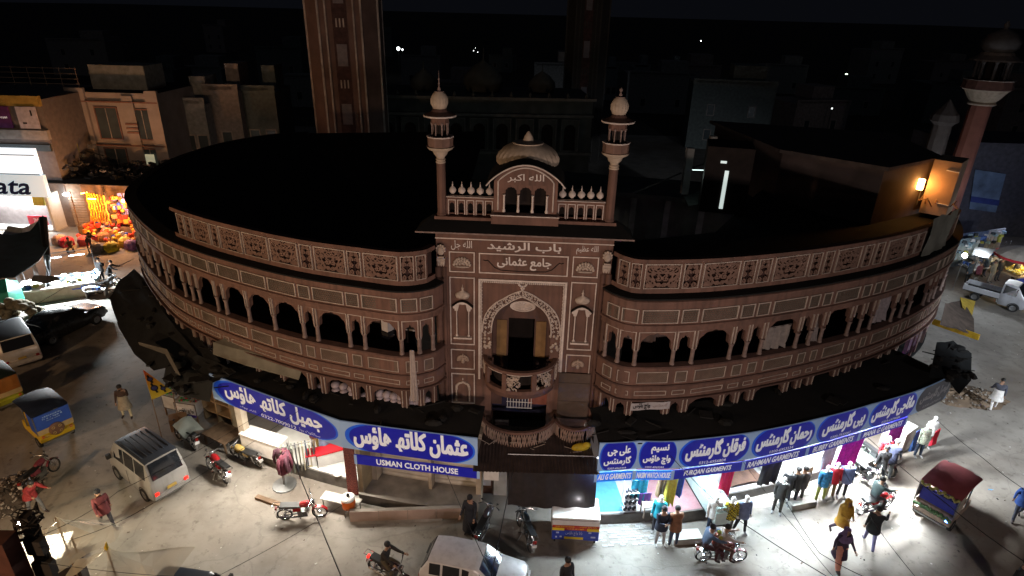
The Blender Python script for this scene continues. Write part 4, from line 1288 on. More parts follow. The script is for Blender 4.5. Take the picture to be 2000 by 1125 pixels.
# ------------------------------------------------------------------ mosque behind the wings
duskr = mat('weathered_pink_stone', (0.15, 0.092, 0.078), 0.9, 0.25, .7, .2, stain=.5, stain_col=(.06, .045, .04))
dim_trim = mat('weathered_pale_trim', (0.42, 0.36, 0.33), 0.85, 0.3, 2, .1, stain=.4)
def minaret(label, x, y, w, z1, rzd, mm, tm):
    t = thing('minaret', label, 'minaret', (x, y, 0), R(rzd))
    h = w / 2
    c = h * .42
    pts = [(-h, -h + c), (-h + c, -h), (h - c, -h), (h, -h + c), (h, h - c), (h - c, h), (-h + c, h), (-h, h - c)]
    mb = MB().add([(a, b, z) for z in (0, z1) for a, b in pts], [(i, (i + 1) % 8, (i + 1) % 8 + 8, i + 8) for i in range(8)] + [tuple(range(8, 16))])
    mb.build('shaft', mm, t)
    mb = MB()
    for a, b in pts:
        mb.box((a, b, z1 / 2), (.16, .16, z1), 0)
    mb.build('corner_rib', tm, t)
    for sx in (-.42, .42):
        MB().box((sx * w * .45, -h - .05, z1 / 2), (.14, .1, z1)).build('face_rib', tm, t)
    MB().box((0, -h - .01, z1 / 2), (w * .2, .04, z1)).build('window_strip', mat('dark_red_recess', (.06, .03, .028), .9, .4), t)
    for k in range(int(z1 / 5)):
        z = 3.0 + k * 5
        mb = MB()
        for q in (-.3, 0, .3):
            mb.box((q, -h - .06, z + 2.6), (.12, .04, .7))
        mb.build('vent_slots', tm, t)
        MB().box((0, -h - .05, z), (w * .14, .05, 1.8)).build('window', mat('grey_shutter', (.16, .14, .15), .7), t)
    return t
minaret('thick brick red minaret shaft with pale vertical ribs, rising out of the picture', -15.6, 60, 6.2, 30, 6, duskr, dim_trim)
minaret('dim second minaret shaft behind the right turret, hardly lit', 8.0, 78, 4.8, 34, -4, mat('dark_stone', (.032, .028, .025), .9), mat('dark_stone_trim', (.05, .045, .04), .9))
# prayer hall
hall = thing('prayer_hall', 'dim arched prayer hall of the mosque behind the gateway dome', 'prayer hall', (-3.5, 66, 0), R(3))
hs = mat('grey_green_stone', (0.10, 0.105, 0.095), 0.9, .3, .8, .2, stain=.4)
MB().box((0, 5, 4.3), (23, 10, 8.6)).build('wall', hs, hall)
for z, d in ((8.6, .5), (6.9, .25), (3.0, .3)):
    MB().box((0, -.1 - d / 2, z), (23 + d, d, .28)).build('cornice', mat('pale_grey_cornice', (.17, .165, .15), .9, .3, 2), hall)
for i in range(9):
    a = arch_slab(1.9, 3.2, 6.6, .62, 5.2, 6.1, .25, 4.5)
    a.build('arch', hs, hall, (-10 + i * 2.4, -.28, 0))
    MB().box((-10 + i * 2.4, .0, 4.6), (1.2, .06, 2.8)).build('arch_recess', VOID, hall)
    MB().frame(-.95, .95, 3.25, 6.6, .09, -.36, -.28).build('arch_frame', mat('pale_grey_cornice', (.17, .165, .15)), hall, (-10 + i * 2.4, 0, 0))
for x, r_ in ((-6.5, 1.5), (0, 2.2), (6.5, 1.5)):
    MB().lathe([(r_ * .8, 0), (r_, r_ * .35), (r_ * .95, r_ * .7), (r_ * .55, r_ * 1.15), (.08, r_ * 1.45), (.03, r_ * 2.0)], 20, 0, tr(x, 5, 8.7)).build('dome', hs, hall, smooth=True)
for i in range(12):
    MB().lathe([(.12, 0), (.2, .15), (.12, .35), (.02, .55)], 8).build('parapet_finial', hs, hall, (-10.8 + i * 1.96, -.1, 8.7))
cl = thing('added_courtyard_lamp', 'unseen greenish lamp added to light the front of the prayer hall', 'lamp', (-4, 54, 0))  # invented lamp, hidden by the roof, that lights the hall front
MB().tube([(0, 0, 0), (0, 0, 5.4)], .05, 6).build('pole', STEEL, cl)
MB().ball((0, 0, 5.5), .12, 0, 8, 6).build('globe', glow('added_lamp_globe', (.7, .95, .85), 8), cl)
lamp('added_courtyard_light', 'POINT', (-4, 53.7, 5.5), 45, (.72, .95, .88), shadow_soft_size=.15)
# courtyard gallery behind the right turret
cg = thing('courtyard_gallery', 'low unlit courtyard gallery with a bright door slit, behind the right turret', 'gallery', (10.5, 40, 0), R(-12))
MB().box((0, 0, 3.2), (16, 5, 6.4)).build('wall', hs, cg)
MB().box((0, -2.6, 6.5), (16.4, .6, .3)).build('cornice', hs, cg)
for i in range(7):
    MB().box((-6.6 + i * 2.1, -2.6, 3.6), (.35, .3, 5.4)).build('pillar', mat('grey_pillar', (.22, .22, .215), .8), cg)
sl = (9.41, 27.24, 8.70)
dm = thing('door_house', 'small dark stair house on the roof with a bright door slit', 'stair house', (sl[0], sl[1], 8.68), -.25)
MB().box((.1, 1.0, 1.5), (2.0, 1.9, 3.0)).build('wall', VOID, dm)
lds = glow('white_lit_door', (.8, .92, .88), .7)
MB().box((.05, .03, 1.1), (.17, .04, 1.75)).build('lit_door_slit', lds, dm)
MB().box((-.15, .03, 2.35), (.26, .04, .1)).build('lit_transom', lds, dm)
rg = thing('roof_gallery', 'pale pillared corner of a roof gallery in faint green light, beside the bright door slit', 'gallery')
for a, b in (((8.59, 30.44, 8.70), 2.3), ((10.53, 33.30, 8.70), 2.4)):
    MB().box((a[0], a[1], 8.7 + b / 2), (.35, .35, b)).build('pillar', mat('pale_grey_plaster', (.36, .35, .33), .85, .2, 2, stain=.3), rg)
q = [(8.45, 29.86, 8.70), (10.56, 32.23, 8.70), (9.92, 29.28, 8.70), (8.28, 28.27, 8.70)]
MB().add([(x, y, 8.69) for x, y, z in q], [(3, 2, 1, 0)]).build('floor', mat('green_grey_floor', (.16, .18, .16), .8, .3), rg)
MB().tube([(5.79, 29.46, 8.90), (9.26, 33.98, 8.90)], .05, 4).tube([(9.33, 32.86, 9.40), (10.81, 34.48, 9.40)], .05, 4).build('rail', mat('pale_grey_cornice', (.17, .165, .15)), rg)
a = (8.60, 28.59, 10.40)
lamp('gallery_light', 'POINT', (a[0], a[1] - .4, 10.2), 2.5, (.75, .95, .9), shadow_soft_size=.1)
MB().tube([(a[0] - .3, a[1], 10.35), (a[0] + .3, a[1], 10.35)], .02, 5).build('tube_lamp', glow('dim_tube', (.75, .95, .9), 2), rg)
# hall block rising above the right wing, stair head, yard lamp
hb = thing('roof_hall', 'brown hall block with flat roof rising above the right wing', 'hall block')
ha, hb_, hc = (13.24, 30.66, 11.00), (16.56, 27.44, 11.00), (20.45, 30.01, 11.00)
mb = MB()
far = [(hc[0] + 1, hc[1] + 6, 11.0), (ha[0] - 1, ha[1] + 8, 11.0)]
top = [ha, hb_, hc] + far
mb.add([(x, y, z) for z in (8.0, 10.85) for x, y, _ in top], [(i, (i + 1) % 5, (i + 1) % 5 + 5, i + 5) for i in range(5)])
mb.build('wall', mat('brown_plaster_wall', (.10, .07, .06), .9, .3, 1, .2, stain=.4), hb)
def grow(p, k):
    cx = sum(q[0] for q in top) / 5; cy = sum(q[1] for q in top) / 5
    return (cx + (p[0] - cx) * k, cy + (p[1] - cy) * k)
mb = MB().add([grow(p, 1.06) + (z,) for z in (10.85, 11.02) for p in top], [(i, (i + 1) % 5, (i + 1) % 5 + 5, i + 5) for i in range(5)] + [(5, 6, 7, 8, 9), (4, 3, 2, 1, 0)])
mb.build('roof_slab', mat('brown_roof_slab', (.10, .075, .065), .9, .3), hb)
sh = thing('stair_head', 'plastered stair head wall glowing orange under the roof lamp', 'stair head')
pa, pb = (19.89, 29.28, 11.00), (20.71, 28.52, 11.00)
dv = Vector((pb[0] - pa[0], pb[1] - pa[1])).normalized(); nv = Vector((-dv.y, dv.x))
mb = MB()
q = [(pa[0], pa[1]), (pb[0], pb[1]), (pb[0] + nv.x * 1.6, pb[1] + nv.y * 1.6), (pa[0] + nv.x * 1.6, pa[1] + nv.y * 1.6)]
mb.add([(x, y, z) for z in (8.4, 11.0) for x, y in q], [(0, 1, 5, 4), (1, 2, 6, 5), (2, 3, 7, 6), (3, 0, 4, 7), (4, 5, 6, 7)])
mb.build('wall', mat('tan_stair_plaster', (.36, .25, .17), .85, .2, 1.2, .2, stain=.3), sh)
for z in (10.6, 9.0):
    a = (pa[0] + dv.x * (pb[0] - pa[0]) * .6, pa[1] + dv.y * .3)
    MB().tube([(pa[0] + dv.x * .6 - nv.x * .05, pa[1] + dv.y * .6 - nv.y * .05, z), (pb[0] - nv.x * .05, pb[1] - nv.y * .05, z - .03)], .03, 5).build('pipe', WHITE, sh)
lp = (19.53, 29.19, 9.75)
rl = thing('roof_lamp', 'bare orange yard lamp burning on a bent bracket on the roof', 'lamp', (lp[0], lp[1], 8.7))
MB().tube([(.3, .3, 0), (.3, .3, .9), (.1, 0, 1.0), (0, 0, 1.05)], .025, 5).build('bracket', STEEL, rl)
MB().tube([(0, 0, .85), (0, 0, 1.35)], .14, 8).build('bulb', glow('sodium_bulb', (1.0, .55, .15), 30), rl)
lamp('roof_lamp_light', 'POINT', (lp[0] + .15, lp[1] - .3, 9.8), 46, (1.0, .34, .07), shadow_soft_size=.12)
for i, p0 in enumerate(((19.91, 29.52, 8.90), (19.89, 28.99, 8.90), (19.88, 28.48, 8.90), (20.87, 29.61, 8.90), (20.84, 29.08, 8.90), (20.81, 28.57, 8.90))):
    tag(MB().tube([(0, 0, 0), (.25, .1, .35), (.5, -.1, .25), (.8, .05, .1)], .03, 5).build('bent_pipe', mat('rust_pipe', (.25, .15, .09), .7, .3), None, p0, i * .9), 'bent rusty pipe lying under the roof lamp', 'pipe', 'bent pipes under the roof lamp')
# cloth sheet thrown over the parapet
rows = []
for k in range(6):
    zz = 10.3 - .34 * k
    rows.append([tuple(RIGHT.at(14.9 + .33 * i, -.33 + .18 + .05 * math.sin(i * 1.7 + k), zz + .07 * math.sin(i * .9))) for i in range(9)])
mb = MB().sheet(rows)
tag(mb.build('hung_sheet', mat('drab_olive_sheet', (.19, .19, .165), .9, .35, 1.2, .2, stain=.3), smooth=True), 'drab grey green sheet thrown over the lattice parapet below the roof lamp', 'sheet')
# slim minaret on the right
mx, my = 34.8, 48.0
mn = thing('slim_minaret', 'slim minaret with balcony and dome, leaning at the upper right', 'minaret', (mx, my, 0))
fired = mat('lit_red_plaster', (.30, .115, .085), .8, .25, 1, .2)
MB().lathe([(.78, 0), (.70, 11.4)], 10).build('shaft', fired, mn)
MB().lathe([(.82, 11.3), (.95, 11.4), (.8, 11.55), (1.0, 11.75), (1.4, 12.35), (1.55, 12.45)], 16).build('lotus_collar', DOMEW, mn)
MB().lathe([(1.6, 12.45), (1.65, 12.5), (1.55, 13.1), (1.4, 13.1), (1.4, 12.7), (0.01, 12.7)], 12).build('balcony', mat('dark_red_balcony', (.14, .07, .06), .9), mn)
MB().lathe([(1.62, 13.08), (1.66, 13.12), (1.5, 13.14)], 12).build('balcony_rim', dim_trim, mn)
mb = MB()
for i in range(8):
    a = 2 * PI * i / 8 + .3
    mb.lathe([(.12, 12.7), (.09, 12.9), (.09, 14.2), (.16, 14.4)], 6, 0, tr(1.05 * math.cos(a), 1.05 * math.sin(a), 0))
mb.build('kiosk_columns', mat('shaded_minaret_top', (.085, .08, .085)), mn)  # dark tone of columns and dome paints the unlit minaret top
MB().lathe([(.5, 12.7), (.5, 14.4)], 8).build('kiosk_core', VOID, mn)
MB().lathe([(1.2, 14.4), (1.65, 14.4), (1.6, 14.5), (1.1, 14.8), (1.0, 15.0)], 14).build('eave', mat('grey_eave', (.14, .12, .115), .9), mn)
MB().lathe([(.8, 14.95), (1.15, 15.3), (1.2, 15.7), (.9, 16.2), (.35, 16.5), (.12, 16.6), (.2, 16.8), (.05, 17.1)], 20, 0, None, 10, .06).build('dome', mat('shaded_minaret_top', (.085, .08, .085), .85, .25), mn, smooth=True)
MB().lathe([(.7, 0), (.66, 9.6), (1.0, 9.9), (.9, 10.4), (.4, 11), (.05, 11.5)], 10).build('side_turret', mat('grey_eave', (.14, .12, .115)), mn, (-1.6, 1.2, 0))

# ------------------------------------------------------------------ buildings left of the wing
def windows(par, items, glass, fr, y):
    for x, z, w_, h in items:
        f = MB().frame(x - w_ / 2 - .08, x + w_ / 2 + .08, z - h / 2 - .08, z + h / 2 + .08, .09, y - .07, y + .02).build('window', fr, par)
        p = MB().box((x, y - .01, z), (w_, .03, h)).build('pane', glass, f)
        MB().box((x, y - .04, z), (.05, .04, h)).build('mullion', dim_trim, f)
gl_dim = mat('dim_blue_window', (.05, .065, .075), .25, .3, 1, 0)
pinkb = mat('dusty_pink_facade', (.32, .275, .26), .85, .18, 1, .1, stain=.3, stain_col=(.2, .14, .12))
pb_ = thing('shop_house', 'dusty pink three storey house with tall blue windows and a column of small square openings', 'house')
x0, y0 = -36.9, 52.0
MB().box((-33.2, 56, 5.0), (7.4, 8, 10.0)).build('wall', pinkb, pb_)
MB().box((-33.2, 56, 10.02), (7.2, 7.8, .04)).build('roof', GRIME_SHADE, pb_)
MB().box((-36.1, 51.9, 5.1), (1.5, .3, 10.5)).build('pier', pinkb, pb_)
MB().box((-29.9, 51.9, 5.1), (1.0, .3, 10.3)).build('pier', pinkb, pb_)
MB().box((-31.95, 51.92, 5.0), (.9, .26, 9.6)).build('pier', pinkb, pb_)
for z in (9.3, 5.75, 2.7):
    MB().box((-33.2, 51.85, z), (7.5, .22, .12)).build('string_course', mat('brown_red_trim', (.20, .10, .08), .8), pb_)
for z in (7.55, 7.2, 6.85, 4.4, 4.05, 3.7):
    MB().box((-31.95, 51.76, z), (1.0, .12, .14)).build('fluting', mat('brown_red_trim', (.20, .10, .08)), pb_)
windows(pb_, [(-33.95, 7.55, 1.75, 2.5), (-33.95, 4.25, 1.75, 2.4), (-31.0, 7.5, 1.1, 2.4), (-31.0, 4.3, 1.1, 2.3)], gl_dim, mat('brown_red_trim', (.20, .10, .08)), 51.95)
for k, z in enumerate((8.1, 7.35, 6.6, 5.85, 4.6, 3.9, 3.2)):
    f = MB().frame(-36.36, -35.84, z - .26, z + .26, .09, 51.70, 51.76).build('window', dim_trim, pb_)
    MB().box((-36.1, 51.745, z), (.36, .02, .36)).build('pane', mat('brown_red_trim', (.20, .10, .08)), f)
MB().box((-33.3, 55.0, 11.0), (4.6, 3.0, 2.0)).build('water_tank_room', mat('grey_roof_room', (.20, .21, .21), .9, .3), pb_)
MB().box((-31.0, 51.72, 4.6), (.75, .06, .95)).build('lit_notice', glow('lit_notice', (.75, .7, .45), .35), pb_)
yb = thing('billboard_building', 'yellow banded building carrying a purple and a white billboard', 'building')
MB().box((-40.2, 52, 5.0), (9.0, 9.4, 10.0)).build('wall', mat('grey_mauve_wall', (.17, .145, .14), .9, .2), yb)
MB().box((-40.2, 47.2, 9.9), (9.1, .3, .75)).build('yellow_band', mat('dull_yellow_band', (.40, .27, .06), .8), yb)
MB().box((-40.2, 47.2, 7.4), (9.1, .3, .7)).build('pale_band', mat('pale_band', (.34, .31, .29), .8), yb)
MB().box((-40.2, 47.22, 6.4), (8.8, .2, .5)).build('window_band', gl_dim, yb)
bbp = thing('billboard', 'purple billboard with small white writing', 'billboard', (-39.1, 47.0, 8.7))
MB().box((-.5, 0, 0), (3.1, .08, 1.6)).build('panel', mat('purple_print', (.10, .022, .12), .6), bbp)
mb = MB(); scribble(mb, on_face(-.05), -.7, -.05, -.1, .22, 5); scribble(mb, on_face(-.05), .2, .85, -.1, .18, 6); mb.ball((.08, -.05, .0), (.12, .01, .2), 0, 8, 5); tag(mb.build('print', mat('sign_white_letters', (.7, .7, .7)), bbp), kind='stuff')
bbw = thing('billboard', 'white billboard with two dark sketched figures, beside the purple one', 'billboard', (-36.75, 47.0, 8.7))
MB().box((0, 0, 0), (1.5, .08, 1.6)).build('panel', mat('mauve_white_print', (.50, .46, .52), .6), bbw)
mb = MB().box((.35, -.045, .3), (.12, .01, .3)).box((-.3, -.045, -.4), (.3, .01, .12)).ball((.35, -.045, .5), (.07, .01, .07))
mb.build('figures', BLACK, bbw)
mb = MB()
for k in range(4):
    mb.tube([(-44, 52, 10.6 + k * .4), (-35.6, 52, 10.6 + k * .4)], .03, 4)
for k in range(7):
    mb.tube([(-43.5 + k * 1.3, 52, 10.2), (-43.5 + k * 1.3, 52, 11.9)], .03, 4)
mb.build('roof_railing', mat('grey_eave', (.14, .12, .115)), yb)
# shoe shop
sf = thing('shoe_shop', 'brightly lit white shoe shop with blue script lettering at the picture edge', 'shop')
lit = glow('white_lightbox', (.88, .95, 1.0), 1.05)
MB().box((-40.6, 46.1, 5.6), (8.7, .3, 1.95)).build('lightbox', lit, sf)
MB().box((-40.5, 46.0, 3.74), (8.9, .34, 1.7)).build('sign_board', glow('pale_sign_board', (.62, .74, .80), .62), sf)
mb = MB(); lettering(mb, 'Bata', -41.3, -37.3, 3.05, 4.35, on_face(45.80), 0, .012, .28); mb.build('lettering', mat('navy_script', (.012, .02, .10), .5), sf)
for z in (4.63, 6.1):
    MB().box((-40.6, 45.93, z), (8.6, .04, .06)).build('seam', mat('grey_eave', (.14, .12, .115)), sf)
MB().box((-40.6, 50.0, 1.6), (8.6, .1, 3.0)).build('back_wall', wallw, sf)
MB().box((-40.6, 48.0, .05), (8.6, 4.0, .1)).build('floor', tilew, sf)
MB().box((-36.45, 48.0, 1.5), (.2, 4.0, 3.0)).build('side_wall', wallw, sf)
for k in range(4):
    MB().box((-39.6, 49.8, .55 + k * .6), (5.2, .35, .05)).build('shelf', WHITE, sf)
    for j in range(11):
        tag(MB().box((0, 0, .06), (.26, .14, .12), taper=.7).build('shoe', mat('shoe_%d' % ((j + k) % 3), ((.06, .03, .02), (.35, .28, .2), (.03, .03, .05))[(j + k) % 3], .6), None, (-41.8 + j * .45, 49.74, .575 + k * .6)), 'shoe on the shelves of the bright white shoe shop', 'shoe', 'shoes on the shop shelves')
MB().box((-37.9, 46.4, .8), (1.5, .08, .75)).build('sale_poster', mat('red_sale_poster', (.55, .05, .08), .6), sf)
mb = MB(); lettering(mb, '70', -38.2, -37.75, .62, .95, on_face(46.34)); lettering(mb, '50', -37.6, -37.2, .62, .95, on_face(46.34)); mb.build('lettering', WHITE, sf)
MB().box((-37.2, 46.2, 2.45), (.9, .1, .7)).build('yellow_sign', mat('yellow_sign', (.5, .4, .05), .6), sf)
lamp('shoe_shop_light', 'AREA', (-39.6, 46.9, 2.8), 900, (.92, .97, 1.0), (-39.6, 48.4, 0), shape='RECTANGLE', size=4.5, size_y=.4)
lamp('shoe_shop_front_light', 'AREA', (-39.6, 45.9, 2.8), 260, (.92, .97, 1.0), (-39, 44.0, 0), shape='RECTANGLE', size=4, size_y=.3)
# shuttered unit with a wall lamp
su = thing('shutter_unit', 'closed dusty shutter with a white lamp over it, between shoe shop and toy stall', 'shop unit')
MB().box((-34.6, 48.6, 1.9), (3.6, 2.4, 3.8)).build('wall', mat('dusty_wall', (.28, .24, .21), .9, .25), su)
n = 24
MB().sheet([[(x, 47.35 + (.03 if k % 2 else 0), 2.5 * k / n) for x in (-35.7, -34.6, -33.5)] for k in range(n + 1)]).build('roller_shutter', mat('brown_grey_shutter', (.30, .25, .21), .6, .2), su)
MB().box((-35.6, 47.2, 2.75), (.5, .2, .16)).build('wall_lamp', glow('white_lamp', (.95, 1, .98), 14), su)
lamp('shutter_lamp_light', 'POINT', (-35.5, 46.9, 2.7), 60, (.9, 1.0, .95), shadow_soft_size=.15)
# low dim houses further back
dimw = [mat('dim_grey_house', (.27, .265, .26), .9, .3), mat('dim_pink_house', (.28, .24, .23), .9, .3), mat('dim_green_house', (.15, .17, .165), .9, .3)]
def house(label, x, y, w_, d, h, m, rz=0, lit_=None, group='dark houses of the town behind', nw=3):
    t = thing('town_house', label, 'house', (x, y, 0), rz, group)
    MB().box((0, d / 2, h / 2), (w_, d, h)).build('wall', m, t)
    MB().frame(-w_ / 2 - .05, w_ / 2 + .05, h - .1, h + .6, .5, -.05, .15).build('parapet', m, t)
    MB().box((w_ * .2, d * .6, h + 1.1), (w_ * .4, d * .5, 2.2)).build('roof_room', m, t)
    for i in range(nw):
        for k in range(max(1, int(h // 3.4))):
            x_ = -w_ / 2 + w_ * (i + .5) / nw
            f = MB().frame(x_ - .5, x_ + .5, 1.2 + k * 3.3, 2.7 + k * 3.3, .1, -.06, .02).build('window', dim_trim, t)
            MB().box((x_, -.01, 1.95 + k * 3.3), (.8, .03, 1.3)).build('pane', lit_ if lit_ and i == 0 and k == 0 else gl_dim, f)
    return t
house('narrow grey house with small roof room, next to the dusty pink house', -29.5, 56, 3.4, 6, 8.6, dimw[0], .1)
house('mauve grey house with one dark window, two doors from the dusty pink house', -27.0, 58, 3.0, 6, 9.6, dimw[1], .1, nw=1)
house('grey green house at the end of the dim row left of the thick minaret', -24.2, 59.5, 3.0, 6, 9.4, dimw[2], .1, nw=2)
rq = random.Random(5)
for i in range(26):
    x = -75 + i * 6.6 + rq.uniform(-3, 3); y = rq.choice((92, 120, 150, 190, 240)) + rq.uniform(-8, 8)
    house('low dark house of the town far behind the mosque', x * (y / 110), y, rq.uniform(7, 13), 9, rq.uniform(4, 9), dimw[i % 3], rq.uniform(-.2, .2), nw=2)
for i, (p, r_, c) in enumerate((((-31.05, 170.18, 7.00), .45, 0), ((-29.35, 166.48, 7.00), .22, 0), ((67.25, 244.67, 8.00), .22, 0), ((53.04, 186.47, 6.00), .42, 1), ((35.87, 141.37, 5.00), .18, 0), ((39.44, 143.51, 5.00), .2, 0), ((44.51, 147.34, 5.00), .13, 0), ((44.86, 145.00, 5.00), .2, 0), ((76.27, 151.13, 5.00), .3, 2), ((45.67, 92.32, 5.00), .1, 0), ((-12.68, 186.85, 6.00), .12, 0), ((-11.13, 180.61, 6.00), .1, 0), ((-12.91, 199.42, 6.00), .08, 0))):
    t = thing('far_lamp', 'distant lit lamp among the dark houses', 'lamp', (p[0], p[1], 0), 0, 'distant town lamps')
    MB().tube([(0, 0, 0), (0, 0, p[2])], .08, 5).build('pole', STEEL, t)
    MB().ball((0, 0, p[2]), r_, 0, 8, 6).build('globe', glow('far_globe_%d' % c, ((.95, 1, 1), (1, .95, .7), (.75, 1, .7))[c], 5), t)
for p, w_, h in (((19.03, 134.57, 5.00), 3.5, 2.4), ((25.95, 136.42, 5.00), 3.6, 3.2), ((35.57, 147.31, 5.00), 3, 2)):
    house('pale far house catching a little light, behind the right turret dome', p[0], p[1], w_, 5, p[2] + h / 2, mat('pale_far_house', (.22, .25, .26), .9), 0, group='pale far houses')
# poster wall at the right edge
pw = thing('poster_building', 'dark building with a faded blue poster, beyond the right end of the wing', 'building')
MB().box((43, 54, 4.0), (14, 6, 8.0)).build('wall', mat('night_blue_wall', (.07, .07, .09), .9, .3), pw)
q = [(38.17, 50.90, 5.81), (40.84, 50.90, 5.49), (41.14, 50.90, 2.18), (38.78, 50.90, 2.43)]
MB().add(q, [(0, 1, 2, 3)]).build('poster', mat('faded_blue_poster', (.12, .18, .28), .7, .6, .8), pw)
q = [(38.55, 50.85, 3.56), (41.07, 50.85, 3.27), (41.11, 50.85, 2.78), (38.62, 50.85, 3.07)]
MB().add(q, [(0, 1, 2, 3)]).build('poster_band', mat('blue_poster_band', (.03, .05, .22), .7), pw)
lamp('street_glow_light', 'POINT', (39, 46, 3.5), 120, (.65, .72, 1.0), shadow_soft_size=.4)

# ------------------------------------------------------------------ vehicles: +x is forward
CARP = {}
def paint(name, col, rough=.3, metal=.1):
    return mat(name, col, rough, .10, 2.5, 0.02, metal, spec=.5, stain=.45, stain_col=tuple(c * .55 + .02 for c in col), streak=.18)
def wheel_mesh(r, w):
    def fn():
        mb = MB().lathe([(r * .62, -w / 2), (r * .93, -w / 2), (r, -w * .3), (r, w * .3), (r * .93, w / 2), (r * .62, w / 2)], 18, 0, rot('X', 90))
        mb.lathe([(r * .62, -w * .42), (r * .45, -w * .3), (.02, -w * .38)], 14, 1, rot('X', 90))
        mb.lathe([(r * .62, w * .42), (r * .45, w * .3), (.02, w * .38)], 14, 1, rot('X', 90))
        return mb
    return shared('wheel|%.2f%.2f' % (r, w), fn, [RUBBER, STEEL], 'auto')
def car(label, loc, rz, st, pmat, roofmat=None, wheels=(), wr=.27, group=None, cat='car', name='parked_car', lit=0, glass=None, extras=None, sidewin=(), rear_glass=True, plate=True, tail_z=None):
    """st: stations (x, z_bottom, z_belt, z_roof, half width, half width of roof); hood stations have z_roof == z_belt"""
    t = thing(name, label, cat, loc, rz, group)
    glass = glass or GLASSD
    rings = []
    for x, zb, zl, zr, hw, hr in st:
        h = [(hw * .90, zb), (hw, zb + .10), (hw, (zb + zl) / 2), (hw * .97, zl)]
        top = [(hr + (hw * .97 - hr) * .25, zl + (zr - zl) * .75), (hr, zr - .03), (hr * .8, zr), (0, zr + .015)] if zr > zl + .02 else [(hw * .95, zl + .01), (hw * .86, zl + .03), (hw * .6, zl + .045), (0, zl + .05)]
        right = h + top
        rings.append([(x, -y, z) for y, z in right] + [(x, y, z) for y, z in right[:-1][::-1]])
    mb = MB()
    n = len(rings[0])
    roof_faces = []
    vs = [p for r_ in rings for p in r_]
    fs, ms = [], []
    for i in range(len(rings) - 1):
        both = st[i][3] > st[i][2] + .02 and st[i + 1][3] > st[i + 1][2] + .02
        for j in range(n):
            k = (j + 1) % n
            fs.append((i * n + j, i * n + k, (i + 1) * n + k, (i + 1) * n + j))
            ms.append(1 if both and 5 <= j <= n - 7 else 0)
    fs += [tuple(range(n - 1, -1, -1)), tuple((len(rings) - 1) * n + q for q in range(n))]
    ms += [0, 0]
    mb.v, mb.f, mb.m = vs, fs, ms
    mb.build('body', [pmat, roofmat or pmat], t, smooth='auto')
    # glass: side panes between stations, screens at the sloped ends
    def ringpt(i, j):
        return Vector(rings[i][j])
    for (xa, xb) in sidewin:
        for s in (1, -1):
            q = []
            for x, lev in ((xa, .10), (xb, .10), (xb, .86), (xa, .86)):
                i = max(k for k in range(len(st)) if st[k][0] <= x + 1e-6)
                i = min(i, len(st) - 2)
                f = (x - st[i][0]) / (st[i + 1][0] - st[i][0])
                zl = st[i][2] * (1 - f) + st[i + 1][2] * f; zr = st[i][3] * (1 - f) + st[i + 1][3] * f
                hw = (st[i][4] * (1 - f) + st[i + 1][4] * f) * .97; hr = st[i][5] * (1 - f) + st[i + 1][5] * f
                q.append((x, s * (hw + (hr - hw) * lev * .98 + .012), zl + (zr - zl) * lev))
            MB().add(q + [(a, b - s * .02, c) for a, b, c in q], [(0, 1, 2, 3), (7, 6, 5, 4), (0, 4, 5, 1), (2, 6, 7, 3)]).build('side_window', glass, t)
    for i in range(len(st) - 1):
        a, b = st[i], st[i + 1]
        slope = (a[3] - a[2] > .2) != (b[3] - b[2] > .2)
        if slope:
            lo, hi = (a, b) if b[3] - b[2] > .2 else (b, a)
            sg = 1 if lo[0] > hi[0] else -1
            def P_(f, y):
                x = lo[0] + (hi[0] - lo[0]) * f; z = lo[2] + .04 + (hi[3] - lo[2] - .04) * f
                hw = lo[4] * .86 + (hi[5] - lo[4] * .86) * f
                return (x + sg * .015, y * hw, z + .02)
            q = [P_(.08, -.93), P_(.08, .93), P_(.92, .90), P_(.92, -.90)]
            MB().add(q + [(x - sg * .02, y, z - .015) for x, y, z in q], [(0, 1, 2, 3), (7, 6, 5, 4), (0, 4, 5, 1), (1, 5, 6, 2), (2, 6, 7, 3), (3, 7, 4, 0)]).build('windscreen' if sg > 0 else 'rear_window', glass, t)
    for x, s in [(x, s) for x in wheels for s in (1, -1)]:
        hw = max(q[4] for q in st)
        put(wheel_mesh(wr, .17), 'wheel', t, (x, s * (hw - .06), wr))
        MB().lathe([(wr * 1.04, 0), (wr * 1.2, .0)], 16, 0, tr(x, s * (hw + .004), wr) @ rot('X', 90 * -s), arc=(0, PI) if s < 0 else (PI, 2 * PI)).build('wheel_arch', BLACK, t)
    xr, xf = st[0][0], st[-1][0]
    hwr, hwf = st[0][4], st[-1][4]
    for x, hw, nm, s in ((xr, hwr, 'rear_bumper', -1), (xf, hwf, 'front_bumper', 1)):
        MB().box((x + s * .03, 0, st[0][1] + .14), (.1, hw * 1.96, .16)).build(nm, extras.get('bumper', pmat) if extras else pmat, t)
    zl = st[0][2]
    for s in (1, -1):
        MB().box((xr - .015, s * hwr * .82, tail_z or zl - .2), (.05, .13, .14)).build('tail_light', glow('lit_tail_light', (1, .015, .008), 2.2) if lit & 1 else plain('tail_red', (.25, .015, .012), .3), t)
        MB().box((xf + .012, s * hwf * .76, st[-1][2] - .14), (.05, .22, .15)).build('headlight', glow('lit_headlight', (1, .93, .8), 25) if lit & 2 else mat('clear_lamp_glass', (.5, .5, .48), .15, .05, 2, 0), t)
    if plate:
        MB().box((xr - .035, 0, st[0][1] + .32), (.02, .34, .12)).build('number_plate', mat('dull_yellow_band', (.4, .27, .06)), t)
    return t

